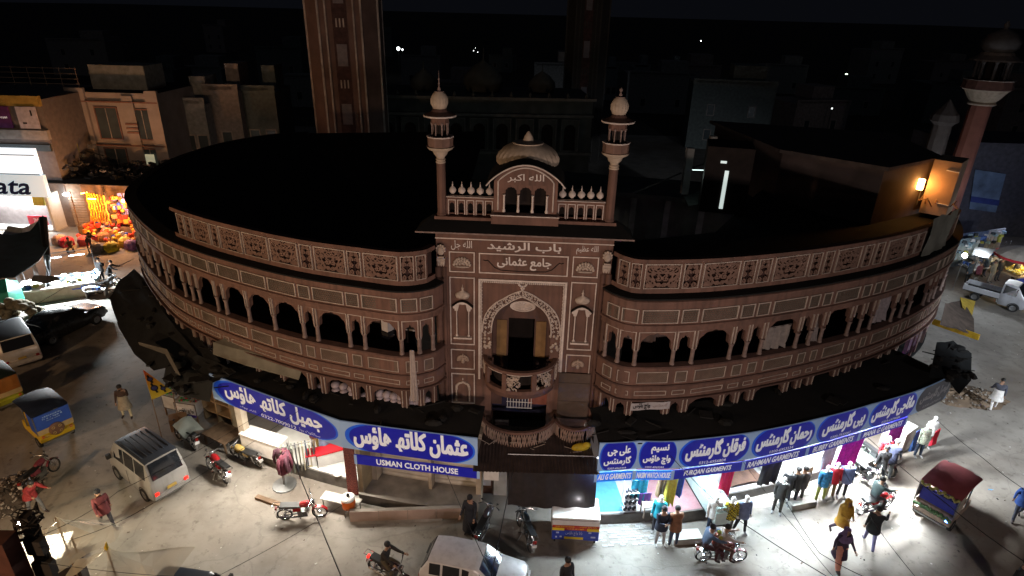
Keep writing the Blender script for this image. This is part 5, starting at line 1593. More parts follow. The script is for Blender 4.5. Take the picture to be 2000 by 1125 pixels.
def hatchback(label, loc, rz, pm, lit=0):
    st = [(-1.63, .28, .82, .82, .60, .5), (-1.60, .25, .88, .90, .66, .5), (-1.35, .22, .90, 1.34, .70, .54), (-.9, .2, .90, 1.39, .70, .56), (0.1, .2, .90, 1.39, .70, .56), (.25, .2, .90, 1.37, .70, .55), (.82, .2, .88, .88, .70, .5), (1.5, .24, .78, .78, .68, .5), (1.64, .28, .68, .68, .62, .5)]
    t = car(label, loc, rz, st, pm, None, (-1.05, 1.08), .26, None, 'car', 'parked_car', lit, None, None, [(-1.28, -.92), (-.84, -.30), (-.22, .34)])
    for s in (1, -1):
        for x in (-.88, -.26, .42):
            MB().box((x, s * .703, .58), (.014, .01, .6)).build('door_seam', BLACK, t)
        for x in (-.72, -.10):
            MB().box((x, s * .71, .78), (.13, .025, .035)).build('door_handle', BLACK, t)
        MB().box((.55, s * .80, .95), (.1, .16, .1)).build('mirror', BLACK, t)
        MB().box((-.1, s * .705, .50), (2.0, .012, .05)).build('side_strip', BLACK, t)
        MB().tube([(.8, s * .60, .93), (.28, s * .52, 1.38)], .022, 5).build('pillar', pm, t)
    for y in (-.25, .2):
        MB().tube([(.80, y, .925), (.6, y + .3, 1.06)], .012, 4).build('wiper', BLACK, t)
    MB().box((-1.6, .25, 1.0), (.02, .4, .02)).build('rear_wiper', BLACK, t)
    return t
def sedan(label, loc, rz, pm):
    st = [(-2.1, .3, .82, .82, .76, .6), (-2.0, .25, .95, .95, .82, .6), (-1.45, .22, .98, .98, .85, .62), (-.95, .2, .98, 1.40, .86, .62), (-.2, .2, .97, 1.45, .86, .64), (.35, .2, .96, 1.42, .86, .63), (1.05, .2, .95, .95, .85, .6), (1.9, .24, .84, .84, .80, .6), (2.1, .3, .70, .70, .70, .5)]
    t = car(label, loc, rz, st, pm, None, (-1.3, 1.3), .31, None, 'car', 'parked_car', 0, None, None, [(-.95, -.36), (-.28, .42)])
    for s in (1, -1):
        MB().box((.72, s * .96, 1.0), (.12, .2, .12)).build('mirror', pm, t)
        for x in (-.32, -.95, .55):
            MB().box((x, s * .865, .62), (.014, .01, .62)).build('door_seam', BLACK, t)
    return t
def boxvan(label, loc, rz, pm, roofm, L=3.5, W=1.5, H=1.85, lit=0, group=None, name='parked_car', cat='van', grooves=0, belt=1.02, wr=.29):
    x0, x1 = -L / 2, L / 2
    st = [(x0, .32, belt - .05, belt - .05, W * .47, W * .4), (x0 + .03, .26, belt, belt + .01, W * .49, W * .4), (x0 + .26, .24, belt, H - .02, W / 2, W * .42), (x0 + .6, .24, belt, H, W / 2, W * .42), (x1 - 1.0, .24, belt, H, W / 2, W * .42), (x1 - .75, .24, belt, H - .04, W / 2, W * .41), (x1 - .16, .26, belt - .06, belt - .06, W * .49, W * .4), (x1, .32, belt - .25, belt - .25, W * .46, W * .4)]
    a, b = x0 + .35, x1 - .62
    d = (b - a) / 3
    t = car(label, loc, rz, st, pm, roofm, (x0 + .7, x1 - .55), wr, group, cat, name, lit, None, None, [(a, a + d - .08), (a + d, a + 2 * d - .08), (a + 2 * d, b)], tail_z=.58)
    for k in range(grooves):
        y = -W * .34 + W * .68 * k / (grooves - 1)
        MB().box(((x0 + x1) / 2 - .2, y, H + .018), (L - 1.6, .03, .025)).build('roof_rib', roofm, t)
    for s in (1, -1):
        MB().box((x1 - .5, s * (W / 2 + .1), belt + .12), (.1, .16, .2)).build('mirror', BLACK, t)
        MB().box((.1, s * (W / 2 + .004), .62), (.014, .01, .66)).build('door_seam', BLACK, t)
    return t
def pickup(label, loc, rz, pm):
    W = 1.4
    st = [(.25, .3, .95, .95, W * .49, W * .42), (.27, .26, .98, 1.70, W / 2, W * .42), (.6, .24, .98, 1.76, W / 2, W * .42), (1.0, .24, .98, 1.72, W / 2, W * .41), (1.55, .26, .90, .90, W * .48, W * .4), (1.65, .32, .72, .72, W * .44, W * .4)]
    t = car(label, loc, rz, st, pm, WHITE, (1.12,), .28, None, 'pickup', 'pickup_truck', 2, None, None, [(.36, 1.08)], plate=False)
    for x, s in ((-1.0, 1), (-1.0, -1)):
        put(wheel_mesh(.28, .17), 'wheel', t, (x, s * .6, .28))
    MB().box((-.75, 0, .62), (2.0, 1.36, .08)).build('bed', GRIME_SHADE, t)
    for s in (1, -1):
        MB().box((-.75, s * .68, .80), (2.0, .04, .34)).build('bed_side', pm, t)
        MB().tube([(-1.7, s * .66, 1.1), (.2, s * .66, 1.1)], .02, 5).build('bed_rail', STEEL, t)
    MB().box((-1.75, 0, .80), (.04, 1.36, .34)).build('tailgate', pm, t)
    return t

def rickshaw(label, loc, rz, roofm, sidem, lowm, backm, open_back=False, seatm=None, text=None, lights=None, name='auto_rickshaw', cover=True, group=None):
    t = thing(name, label, 'auto rickshaw', loc, rz, group)
    # tub
    mb = MB().prism([(-1.15, .38), (.55, .38), (.62, .55), (.55, .80), (-1.05, .80), (-1.22, .62)], -.62, .62)
    mb.build('tub', lowm, t)
    # nose and windscreen frame
    mb = MB().prism([(.5, .4), (1.25, .5), (1.15, 1.0), (.75, 1.05), (.5, .8)], -.38, .38)
    mb.build('nose', lowm, t)
    MB().frame(-.50, .50, 1.0, 1.72, .06, -.03, .03, T=tr(.78, 0, 0) @ rot('Z', 90)).build('screen_frame', STEEL, t)
    MB().box((.78, 0, 1.36), (.02, .9, .6)).build('windscreen', glassy('clear_screen', (.5, .55, .55), .25), t)
    # roof
    rows = []
    for x, dz in ((-1.18, -.06), (-1.05, 0), (-.3, .05), (.5, .02), (.86, -.08)):
        rows.append([(x, y, 1.80 + dz - .10 * (abs(y) / .66) ** 3) for y in (-.66, -.55, -.3, 0, .3, .55, .66)])
    mb = MB().sheet(rows).sheet([[(x, y, z - .05) for x, y, z in r_] for r_ in rows])
    mb.build('roof', roofm, t, smooth='auto')
    for s in (1, -1):
        MB().tube([(-1.18, s * .64, .8), (-1.16, s * .64, 1.66)], .025, 5).build('frame_tube', STEEL, t)
        MB().tube([(-.1, s * .64, .8), (-.1, s * .64, 1.7)], .025, 5).build('frame_tube', STEEL, t)
        MB().add([(-1.17, s * .645, .8), (-.55, s * .645, .8), (-.45, s * .645, 1.68), (-1.17, s * .645, 1.68)], [(0, 1, 2, 3)]).build('side_curtain', sidem, t)
        put(wheel_mesh(.24, .13), 'wheel', t, (-.72, s * .58, .24))
        MB().box((-1.22, s * .5, .66), (.05, .1, .1)).build('tail_light', (lights[0 if s > 0 else 1] if lights else plain('tail_orange', (.5, .12, .03), .3)), t)
    put(wheel_mesh(.24, .12), 'wheel', t, (1.12, 0, .24))
    MB().tube([(1.0, 0, .3), (.9, 0, 1.0), (.7, 0, 1.15)], .03, 6).build('fork', STEEL, t)
    MB().tube([(.68, -.32, 1.12), (.7, 0, 1.16), (.68, .32, 1.12)], .02, 5).build('handlebar', BLACK, t)
    MB().ball((1.2, 0, .85), (.08, .1, .1), 0, 8, 6).build('headlight', mat('clear_lamp_glass', (.5, .5, .48), .15), t)
    MB().box((-.7, 0, .95), (.6, 1.15, .2)).build('seat', seatm or BLACK, t)
    MB().box((.25, 0, .9), (.4, .8, .15)).build('driver_seat', seatm or BLACK, t)
    if open_back:
        MB().box((-.98, 0, 1.15), (.12, 1.15, .45)).build('seat_back', seatm or BLACK, t)
        q = random.Random(4)
        mb, m2 = MB(), MB()
        for i in range(30):
            mb.ball((-1.2 + q.uniform(-.04, .04), -.6 + 1.2 * i / 29, 1.66 - .1 * math.sin(PI * (i % 6) / 5)), (.06, .05, .06), 0, 5, 4)
            m2.ball((-1.24, -.6 + 1.2 * i / 29, .74 + q.uniform(-.05, .05)), (.06, .05, .08), 0, 5, 4)
        mb.build('garland', mat('yellow_green_garland', (.28, .26, .08), .8, .5, 9), t)
        m2.build('garland', mat('green_garland', (.06, .12, .05), .8, .5, 9), t)
    else:
        MB().box((-1.2, 0, 1.34), (.05, 1.24, .66)).build('rear_curtain', backm, t)
        MB().box((-1.225, 0, .90), (.05, 1.26, .22)).build('rear_panel', mat('tan_panel', (.42, .30, .14), .6), t)
        if cover:
            MB().lathe([(.001, .05), (.22, .05), (.28, .02), (.28, -.04)], 20, 0, tr(-1.27, 0, .84) @ rot('Y', -90)).build('spare_wheel_cover', mat('brown_leather_cover', (.14, .07, .04), .6), t)
            sr = shared('stud_ring', lambda: MB().lathe([(.045, 0), (.06, .012), (.045, .02)], 8, 0, rot('Y', -90)), mat('gold_stud', (.5, .35, .12), .4))
            for a in range(4):
                put(sr, 'stud_ring', t, (-1.325, .17 * math.cos(a * PI / 2 + .78), .84 + .17 * math.sin(a * PI / 2 + .78)))
            for y in (-.38, -.48, .34, .42):
                put(sr, 'stud_ring', t, (-1.235, y, .64))
        if text:
            mb = MB()
            for k, (u, z, hh) in enumerate(((.34, 1.50, .07), (.36, 1.40, .09), (.24, 1.31, .05))):
                scribble(mb, lambda x, z: (-1.228, -x, z), -u, u, z, hh, k)
            tag(mb.build('print', mat('pale_blue_print', (.25, .36, .6), .6), t), kind='stuff')
    MB().box((-1.16, 0, .34), (.06, 1.1, .06)).build('rear_bumper', STEEL, t)
    return t

BIKE = {}
def motorcycle(label, loc, rz, col=(.25, .01, .012), lean=8, tank=None, lit=0, group='motorcycles parked and ridden round the market', steer=0):
    key = tuple(col)
    tm = mat('bike_paint_%d%d%d' % tuple(int(c * 100) for c in col), col, .25, .05, 2, 0, .1, spec=.6)
    def W_():
        mb = MB().lathe([(.235, -.03), (.27, -.03), (.285, 0), (.27, .03), (.235, .03)], 22, 0, rot('X', 90))
        mb.lathe([(.235, -.016), (.215, -.016), (.215, .016), (.235, .016)], 22, 1, rot('X', 90))
        mb.lathe([(.01, -.05), (.055, -.05), (.055, .05), (.01, .05)], 10, 1, rot('X', 90))
        for k in range(14):
            a = 2 * PI * k / 14
            mb.tube([(.05 * math.cos(a), .02 * (1 if k % 2 else -1), .05 * math.sin(a)), (.22 * math.cos(a + .2), 0, .22 * math.sin(a + .2))], .004, 3, 1, cap=False)
        return mb
    wm = shared('bike_wheel', W_, [RUBBER, CHROME], 'auto')
    t = thing('motorcycle', label, 'motorcycle', loc, rz, group)
    t.rotation_euler = (R(lean), 0, rz)
    def part(nm, fn, m, smooth='auto'):
        return put(shared(nm + '|' + (str(key) if m is tm else ''), fn, m, smooth), nm, t)
    put(wm, 'rear_wheel', t, (-.60, 0, .285))
    fwl = put(wm, 'front_wheel', t, (.62, 0, .285)); fwl.rotation_euler = (0, 0, R(steer))
    part('bike_frame', lambda: MB().tube([(-.60, .07, .285), (-.1, .06, .34), (.1, .03, .42), (.36, 0, .78)], .022, 5).tube([(-.60, -.07, .285), (-.1, -.06, .34)], .022, 5).tube([(-.55, .05, .66), (-.1, .05, .62), (.36, 0, .80)], .022, 5), BLACK)
    part('engine', lambda: MB().box((.03, 0, .36), (.32, .22, .2)).tube([(.1, 0, .42), (.26, 0, .45)], .085, 8).tube([(-.05, -.12, .33), (.02, .13, .33)], .085, 10), STEEL)
    part('exhaust', lambda: MB().tube([(.24, -.1, .4), (.2, -.13, .26), (-.1, -.14, .25), (-.75, -.15, .32)], [.02, .025, .035, .045], 7), CHROME)
    part('fork', lambda: MB().tube([(.62, .07, .285), (.40, .07, .84)], .022, 6).tube([(.62, -.07, .285), (.40, -.07, .84)], .022, 6).box((.41, 0, .82), (.1, .18, .06)), CHROME)
    part('handlebar', lambda: MB().tube([(.30, .36, .95), (.38, .2, .97), (.42, .06, .90), (.42, -.06, .90), (.38, -.2, .97), (.30, -.36, .95)], .015, 6), CHROME)
    for s in (1, -1):
        put(shared('grip|%d' % s, lambda: MB().tube([(.27, s * .40, .94), (.33, s * .29, .965)], .022, 6), BLACK, 'auto'), 'grip', t)
    part('fuel_tank', lambda: MB().lathe([(.02, -.22), (.10, -.18), (.125, -.05), (.13, .08), (.10, .19), (.03, .22)], 12, 0, tr(.17, 0, .74) @ rot('Y', 84) @ Matrix.Diagonal((1.0, 1.0, 1, 1))), tm)
    part('side_cover', lambda: MB().box((-.14, 0, .56), (.26, .2, .17)), tm)
    part('seat', lambda: MB().prism([(-.72, .72), (-.66, .68), (-.3, .66), (.0, .68), (.02, .74), (-.2, .75), (-.5, .78), (-.70, .79)], -.12, .12), BLACK)
    def guard(x):
        return lambda: MB().sheet([[(x + .30 * math.cos(a), y, .285 + .30 * math.sin(a)) for y in (-.055, 0, .055)] for a in [R(q) for q in (range(20, 170, 15) if x > 0 else range(45, 215, 15))]])
    part('front_mudguard', guard(.62), tm)
    part('rear_mudguard', guard(-.60), CHROME)
    part('headlight', lambda: MB().lathe([(.02, -.08), (.08, -.03), (.09, .05)], 10, 0, tr(.46, 0, .83) @ rot('Y', 90)), BLACK)
    put(shared('headlight_glass|%d' % (lit & 2), lambda: MB().lathe([(.085, .0), (.001, .02)], 10, 0, tr(.505, 0, .83) @ rot('Y', 90)), glow('lit_headlight', (1, .93, .8), 25) if lit & 2 else CHROME), 'headlight_glass', t)
    put(shared('tail_lamp|%d' % (lit & 1), lambda: MB().box((-.86, 0, .62), (.06, .11, .09)), glow('lit_tail_light', (1, .015, .008), 2.2) if lit & 1 else plain('tail_red', (.25, .015, .012), .3)), 'tail_lamp', t)
    part('number_plate', lambda: MB().box((-.90, 0, .48), (.012, .18, .12)), WHITE)
    part('shock_absorber', lambda: MB().tube([(-.58, .1, .32), (-.50, .1, .64)], .028, 6).tube([(-.58, -.1, .32), (-.50, -.1, .64)], .028, 6), CHROME)
    part('carrier', lambda: MB().tube([(-.68, .1, .80), (-.95, .1, .80), (-.95, -.1, .80), (-.68, -.1, .80)], .012, 5), CHROME)
    part('side_stand', lambda: MB().tube([(-.05, .1, .28), (-.12, .26, .0)], .014, 5), STEEL)
    part('foot_pegs', lambda: MB().tube([(-.02, .25, .27), (-.02, -.25, .27)], .016, 5), BLACK)
    for s in (1, -1):
        put(shared('mirror|%d' % s, lambda: MB().tube([(.36, s * .22, .97), (.33, s * .28, 1.12)], .007, 4).ball((.32, s * .29, 1.15), (.02, .05, .04), 0, 7, 5), BLACK), 'mirror', t)
    return t

# ------------------------------------------------------------------ people: -y is forward
def rotx(v, deg):
    a = R(deg)
    return Vector((v.x, v.y * math.cos(a) - v.z * math.sin(a), v.y * math.sin(a) + v.z * math.cos(a)))
def person(label, loc, face, top=(.05, .05, .06), legs=(.06, .06, .08), shoes=(.03, .02, .02), skin=None, hair=True, pose=None, h=1.70, bulk=1.0, tunic=None, tunic_len=.5, cap=None, group=None, name='person', cat='person', seat_z=None, shawl=None, shawl_rows=9, lean_side=0, slim=1.0, beard=False, topmat=None):
    p = dict(lean=0, hl=(0, 4), kl=0, hr=(0, 4), kr=0, sl=(0, 8), el=12, sr=(0, 8), er=12, cl=0, cr=0, nod=5, turn=0)
    p.update(pose or {})
    k = h / 1.70
    pel = Vector((0, 0, .92 * k))
    ln = p['lean']
    up = rotx(Vector((0, 0, 1)), ln)      # leaning forward tips towards -y
    fwd = rotx(Vector((0, -1, 0)), ln)
    waist = pel + up * .16 * k; chest = pel + up * .36 * k; neck = pel + up * .52 * k
    hd = rotx(Vector((0, 0, 1)), ln * .4 + p['nod'])
    jaw = neck + hd * .10 * k + rotx(Vector((0, -1, 0)), p['nod']) * .03 * k; skull = neck + hd * .19 * k; crown = neck + hd * .265 * k
    V, E, RAD, LAB = [], [], [], []
    def add(pt, r, par, lab):
        V.append(pt); RAD.append(r * k); LAB.append(lab)
        if par is not None: E.append((par, len(V) - 1))
        return len(V) - 1
    b = bulk * 1.08
    def addv(pt, rx, par, lab):
        return add(pt, rx, par, lab)
    ip = addv(pel, .125 * b, None, 2)
    iw = addv(waist, .12 * b, ip, 1)
    ic = addv(chest, .135 * b, iw, 1)
    inn = addv(neck - up * .02, .062, ic, 1)
    ij = addv(jaw, .070, inn, 0); isk = addv(skull, .092, ij, 0); icr = addv(crown, .05, isk, 0)
    hands = []
    feet = []
    for s, sh, el, cross in ((1, p['sl'], p['el'], p['cl']), (-1, p['sr'], p['er'], p['cr'])):
        shp = chest + up * .09 * k + Vector((s * .175 * k * (b * .5 + .5), 0, 0))
        d = Vector((s * math.sin(R(sh[1])), -math.sin(R(sh[0] + ln)) * math.cos(R(sh[1])), -math.cos(R(sh[0] + ln)) * math.cos(R(sh[1]))))
        elb = shp + d * .28 * k
        a = sh[0] + ln + el
        d2 = Vector((s * (math.sin(R(sh[1])) * .5 - math.sin(R(cross))), -math.sin(R(a)) * math.cos(R(cross)), -math.cos(R(a)) * math.cos(R(cross)))).normalized()
        wr = elb + d2 * .25 * k; palm = wr + d2 * .07 * k
        a1 = addv(shp, .075 * (b * .6 + .4), ic, 1); a2 = addv(elb, .05 * (b * .6 + .4), a1, 1); a3 = addv(wr, .034, a2, 1); a4 = addv(palm, .034, a3, 0)
        hands.append((palm, d2, s))
    for s, hp, kn in ((1, p['hl'], p['kl']), (-1, p['hr'], p['kr'])):
        hip = pel + Vector((s * .085 * k, 0, -.05 * k))
        d = Vector((s * math.sin(R(hp[1])), -math.sin(R(hp[0])), -math.cos(R(hp[0]))))
        kne = hip + d * .42 * k
        a = hp[0] - kn
        d2 = Vector((s * math.sin(R(hp[1])) * .4, -math.sin(R(a)), -math.cos(R(a))))
        ank = kne + d2 * .40 * k
        toe = ank + Vector((s * .03, -.17 * k * math.cos(R(a * .5)), -.045 * k + .17 * k * math.sin(R(min(0, a)) * .5)))
        b1 = addv(hip, .092 * slim * (b * .4 + .6), ip, 2); b2 = addv(kne, .066 * slim, b1, 2); b3 = addv(ank, .05 * slim, b2, 2); b4 = addv(toe, .04, b3, 3)
        feet.append(toe.z)
    low = min(feet)
    dz = (-low + .04 * k) if seat_z is None else seat_z - pel.z
    me = bpy.data.meshes.new('person_body')
    me.from_pydata([tuple(v) for v in V], E, [])
    o = bpy.data.objects.new('person_body', me)
    sk = o.modifiers.new('skin', 'SKIN')
    sk.use_smooth_shade = True
    for i, r_ in enumerate(RAD):
        me.skin_vertices[0].data[i].radius = (r_, r_)
    me.skin_vertices[0].data[0].use_root = True
    ss = o.modifiers.new('subdivision', 'SUBSURF'); ss.levels = 1; ss.render_levels = 1
    body = evaluated(o)
    bpy.data.objects.remove(o); bpy.data.meshes.remove(me)
    segs = [(V[a], V[c], LAB[c]) for a, c in E]
    vs = [v.co.copy() for v in body.vertices]
    fs = [tuple(q.vertices) for q in body.polygons]
    ms = []
    for q in body.polygons:
        c = q.center; best = None
        for a, e, lab in segs:
            ab = e - a; t = max(0, min(1, (c - a).dot(ab) / max(1e-9, ab.length_squared)))
            dd = (c - (a + ab * t)).length
            if best is None or dd < best[0]:
                best = (dd, lab, t)
        ms.append(best[1])
    bpy.data.meshes.remove(body)
    mb = MB(); mb.add(vs, fs, 0); mb.m = ms
    # fingers, nose, ears, eyes
    for palm, d2, s in hands:
        side = Vector((0, 1, 0)).cross(d2); side = side.normalized() if side.length > .1 else Vector((1, 0, 0))
        nrm = d2.cross(side)
        for q in range(4):
            base = palm + side * (-.024 + .016 * q) * k + d2 * .01
            ln_ = (.055, .068, .064, .048)[q] * k
            mb.tube([base, base + d2 * ln_ * .6 + nrm * .006, base + d2 * ln_ + nrm * .024], [.010 * k, .009 * k, .006 * k], 4, 0)
        tb = palm - side * .03 * k - d2 * .02
        mb.tube([tb, tb - side * .022 * k + d2 * .03 * k, tb - side * .02 * k + d2 * .055 * k], [.012 * k, .010 * k, .007 * k], 4, 0)
    f2 = rotx(Vector((math.sin(R(p['turn'])), -math.cos(R(p['turn'])), 0)), p['nod'] + ln * .4)
    rt_ = Vector((0, 0, 1)).cross(f2).normalized()
    mid = jaw.lerp(skull, .5)
    mb.tube([mid + f2 * .085 * k + hd * .025, mid + f2 * .108 * k - hd * .02], [.008 * k, .015 * k], 5, 0)
    for s in (1, -1):
        mb.ball(mid + rt_ * s * .085 * k + hd * .012, (.018 * k, .022 * k, .032 * k), 0, 6, 4)
        mb.ball(mid + f2 * .086 * k + rt_ * s * .034 * k + hd * .04, (.013 * k, .010 * k, .008 * k), 4, 6, 4)
    mb.tube([mid + f2 * .088 * k - hd * .045 - rt_ * .025, mid + f2 * .092 * k - hd * .047, mid + f2 * .088 * k - hd * .045 + rt_ * .025], .006 * k, 4, 4)
    mb.v = [(x, y, z + dz) for x, y, z in mb.v]
    def cm(c, pre, rough=.85):
        return mat('%s_%03d_%03d_%03d' % ((pre,) + tuple(int(q * 1000) for q in c)), c, rough, .22, 9, .2)
    t = thing(name, label, cat, loc, face, group)
    sm = skin or SKIN
    mb.build('body', [sm, topmat or cm(top, 'cloth'), cm(legs, 'cloth'), cm(shoes, 'leather', .6), HAIR], t, smooth=True)
    T = tr(0, 0, dz)
    if hair or cap:
        c = skull + hd * .02 - f2 * .012
        m3 = Matrix((rt_, -f2, hd)).transposed().to_4x4()
        M = T @ tr(*c) @ m3
        hm = MB().lathe([(1.0 * math.cos(a), math.sin(a)) for a in [R(q) for q in (-25, 0, 25, 50, 70, 89)]], 14, 0, M @ Matrix.Diagonal((.103 * k, .108 * k, .102 * k, 1)))
        hm.build('cap' if cap else 'hair', cm(cap, 'cap') if cap else HAIR, t, smooth=True)
        if cap:
            MB().ball((0, -.085 * k, -.0), (.075 * k, .06 * k, .012 * k), 0, 8, 4, M).build('cap_peak', cm(cap, 'cap'), t)
    if beard:
        c = jaw + f2 * .035 * k - hd * .03
        MB().ball((0, 0, 0), (.06 * k, .05 * k, .07 * k), 0, 8, 6, T @ tr(*c)).build('beard', HAIR, t, smooth=True)
    hem = tunic is None and seat_z is None and shawl is None
    if hem:
        tunic, tunic_len = top, .17
    if tunic:
        rows = []
        n = 16
        d = (rotx(Vector((0, 0, -1)), (p['hl'][0] + p['hr'][0]) / 2 * .5))
        for q, (f, r_) in enumerate(((-.30, .15), (0, .165), (.35, .175), (.7, .18), (1.0, .182)) if hem else ((-.30, .15), (0, .165), (.35, .185), (.7, .21), (1.0, .225))):
            c = (pel + up * (-f) * .8 * k) if f < 0 else pel + d * f * tunic_len
            sp = abs(p['hl'][0] - p['hr'][0]) / 100 * max(0, f)
            rows.append([(c.x + r_ * b * 1.05 * math.cos(2 * PI * i / n), c.y + (r_ * .85 * b + sp * .18) * math.sin(2 * PI * i / n) + .008 * math.sin(i * 2.9 + q), c.z + dz) for i in range(n + 1)])
        MB().sheet(rows).build('jacket_hem' if hem else 'tunic', topmat if hem and topmat else cm(tunic, 'cloth'), t, smooth=True)
    if shawl:
        rows = []
        n = 20
        cs = [(crown + hd * .02, .03), (skull + hd * .03, .112), (jaw, .118), (neck, .14), (chest + up * .08, .225), (chest - up * .08, .235), (waist, .225), (pel, .22), (pel - up * .2, .23)][:shawl_rows]
        for q, (c, r_) in enumerate(cs):
            rows.append([(c.x + r_ * k * math.cos(2 * PI * i / n) * (1 + .04 * math.sin(i * 3 + q)), c.y + r_ * k * (.85 if q > 3 else 1) * math.sin(2 * PI * i / n) + (.025 if 1 <= q <= 2 else 0), c.z + dz + .015 * math.sin(i * 2 + q)) for i in range(n + 1)])
        # leave the face open
        sh_ = MB()
        vs = [v for r_ in rows for v in r_]
        fs = []
        for a in range(len(rows) - 1):
            for i in range(n):
                ang = 2 * PI * (i + .5) / n
                if a in (1, 2) and abs(ang - 1.5 * PI) < .75:
                    continue
                fs.append((a * (n + 1) + i, a * (n + 1) + i + 1, (a + 1) * (n + 1) + i + 1, (a + 1) * (n + 1) + i))
        sh_.add(vs, fs)
        sh_.build('shawl', cm(shawl, 'cloth'), t, smooth=True)
    return t

# ------------------------------------------------------------------ unseen near-side street lamps, the last two added to light the road (bodies of the lights set at the top)
for x, y, z, p, c, t in UNSEEN_LAMPS:
    o = thing('unseen_street_lamp', 'tall unseen street lamp on the near side of the road', 'street lamp', (x, y, 0), 0, 'street lamps on the near side')
    MB().tube([(0, -1.2, 0), (0, -1.2, z - .2), (0, -.9, z + .25), (0, -.1, z + .32)], [.09, .06, .05, .04], 8).build('pole', STEEL, o)
    MB().box((0, .05, z + .38), (.3, .7, .12)).build('lamp_head', STEEL, o)

# ------------------------------------------------------------------ vehicles
silver = paint('pearl_white_paint', (.62, .60, .60))
cream = paint('cream_white_paint', (.55, .50, .44))
blackp = paint('black_car_paint', (.012, .014, .017), .2)
hatchback('white hatchback car at the bottom edge, heading right with dark windows', (-0.97, 14.10), -0.211, silver)
sedan('black sedan parked by the white lit stall, nose towards the dark wing', (-24.87, 29.98), 1.249, blackp)
boxvan('white minivan seen from behind with lit bumper, parked at the left edge', (-25.57, 27.38), 2.383, cream, paint('dark_blue_roof', (.03, .04, .055)), 3.6, 1.62, 1.7)
boxvan('silver passenger van with ribbed dark roof and red tail lights, driving away', (-13.79, 18.51), 2.554, paint('silver_van_paint', (.27, .26, .25)), paint('dark_slate_roof', (.045, .055, .075), .35), 3.25, 1.42, 1.86, 1, grooves=6, belt=1.04)
pickup('grey white pickup truck with headlight on, beside the fruit cart', (31.96, 37.07), -0.839, paint('grey_white_paint', (.40, .41, .44)))
hatchback('dark car roof at the bottom edge under the clear plastic sheet', (-9.06, 12.70), -0.136, paint('night_blue_paint', (.04, .05, .07)))
blue_c = mat('blue_rickshaw_canvas', (.02, .07, .36), .6, .12, 3, .1)
yel = mat('yellow_rickshaw_paint', (.55, .36, .02), .35, .1, 2, 0)
navy = mat('navy_rickshaw_roof', (.010, .016, .035), .6, .3, 3, .15)
rickshaw('blue and yellow auto rickshaw with round brown spare wheel cover', (-19.63, 21.18), 2.533, navy, blue_c, yel, blue_c, text=True)
rickshaw('yellow green auto rickshaw with orange brown back, at the left edge', (-23.35, 23.31), 2.536, mat('dark_green_roof', (.012, .025, .02), .6, .3), yel, mat('lime_rickshaw_paint', (.36, .36, .03), .4, .1), mat('orange_brown_back', (.28, .10, .02), .35, .3, 2), cover=False)
maroon = mat('maroon_rickshaw_roof', (.20, .045, .05), .6, .15, 3, .1)
rickshaw('maroon roofed auto rickshaw with blue seat and flower garland, driving away', (16.48, 17.92), 0.641, maroon, mat('pale_patterned_side', (.40, .34, .28), .7, .4, 8), mat('patterned_tub', (.30, .22, .17), .6, .4, 6), maroon, True, mat('royal_blue_seat', (.015, .02, .22), .6), lights=(glow('white_red_light', (1, .8, .75), 14), glow('blue_light', (.15, .35, 1), 14)))

# ------------------------------------------------------------------ motorcycles
redp, blackm, greym = (.28, .012, .015), (.015, .015, .017), (.12, .12, .12)
motorcycle('red motorcycle standing side on in front of the white cloth shop', (-7.36, 16.78), 0.141, redp, 6)
motorcycle('small red motorcycle parked alone beside the silver van', (-11.38, 18.83), 2.476, redp, 10)
motorcycle('motorcycle with yellow tank cover near the end pillar of the white shop', (-10.53, 19.67), 2.694, (.42, .30, .10), -8)
motorcycle('dark motorcycle under a grey cover by the watch cabinets', (-13.53, 20.68), 2.522, greym, 8)
motorcycle('dark pink motorcycle beside the person in the red hoodie', (-17.80, 18.30), 1.497, (.22, .05, .07), -12)
motorcycle('black motorcycle beside the man in the long dark coat', (-0.80, 16.38), 1.253, (.05, .04, .05), 6)
motorcycle('dark motorcycle with mirrors, near the black curtain', (0.63, 16.14), 1.880, (.02, .03, .04), 10)
motorcycle('motorcycle carrying a family along the bright road', (7.33, 15.34), 0.032, (.10, .02, .02), 2, lit=2)
motorcycle('red motorcycle ridden by the man in the dark green jacket', (13.89, 17.88), 0.349, redp, 4)
motorcycle('black motorcycle parked before the crowd of mannequins', (14.45, 19.51), -1.115, blackm, 8)
motorcycle('black motorcycle parked against the end shop step', (15.23, 20.39), -1.098, (.03, .03, .035), -8)
motorcycle('motorcycle with lit red tail light at the bottom edge', (-3.68, 14.25), -0.466, (.03, .01, .01), 2, lit=1)
motorcycle('motorcycle standing between the two men by the white stall', (-25.80, 35.56), 1.286, greym, 8)

# ------------------------------------------------------------------ people
WALK = dict(hl=(22, 3), kl=8, hr=(-16, 3), kr=22, sl=(-18, 8), el=20, sr=(20, 8), er=25)
WALK2 = dict(hl=(-14, 3), kl=24, hr=(20, 3), kr=6, sl=(20, 10), el=30, sr=(-15, 10), er=20)
FOLD = dict(sl=(30, 5), el=80, cl=50, sr=(30, 5), er=85, cr=50)
RIDE = dict(lean=14, hl=(72, 14), kl=78, hr=(72, 14), kr=78, sl=(48, 12), el=22, sr=(48, 12), er=22)
cream_c, navy_c, dk, gry = (.50, .44, .30), (.02, .03, .06), (.018, .018, .02), (.20, .20, .20)
person('man in dark jacket and cream shalwar talking on a phone in the road', (-16.97, 22.38), .25, (.05, .028, .022), cream_c, pose=dict(hl=(6, 10), kl=4, hr=(-4, 10), kr=6, sl=(60, 25), el=110, cl=20, sr=(5, 10), er=15, nod=15), tunic=(.28, .24, .18), tunic_len=.42, bulk=1.12, beard=True)
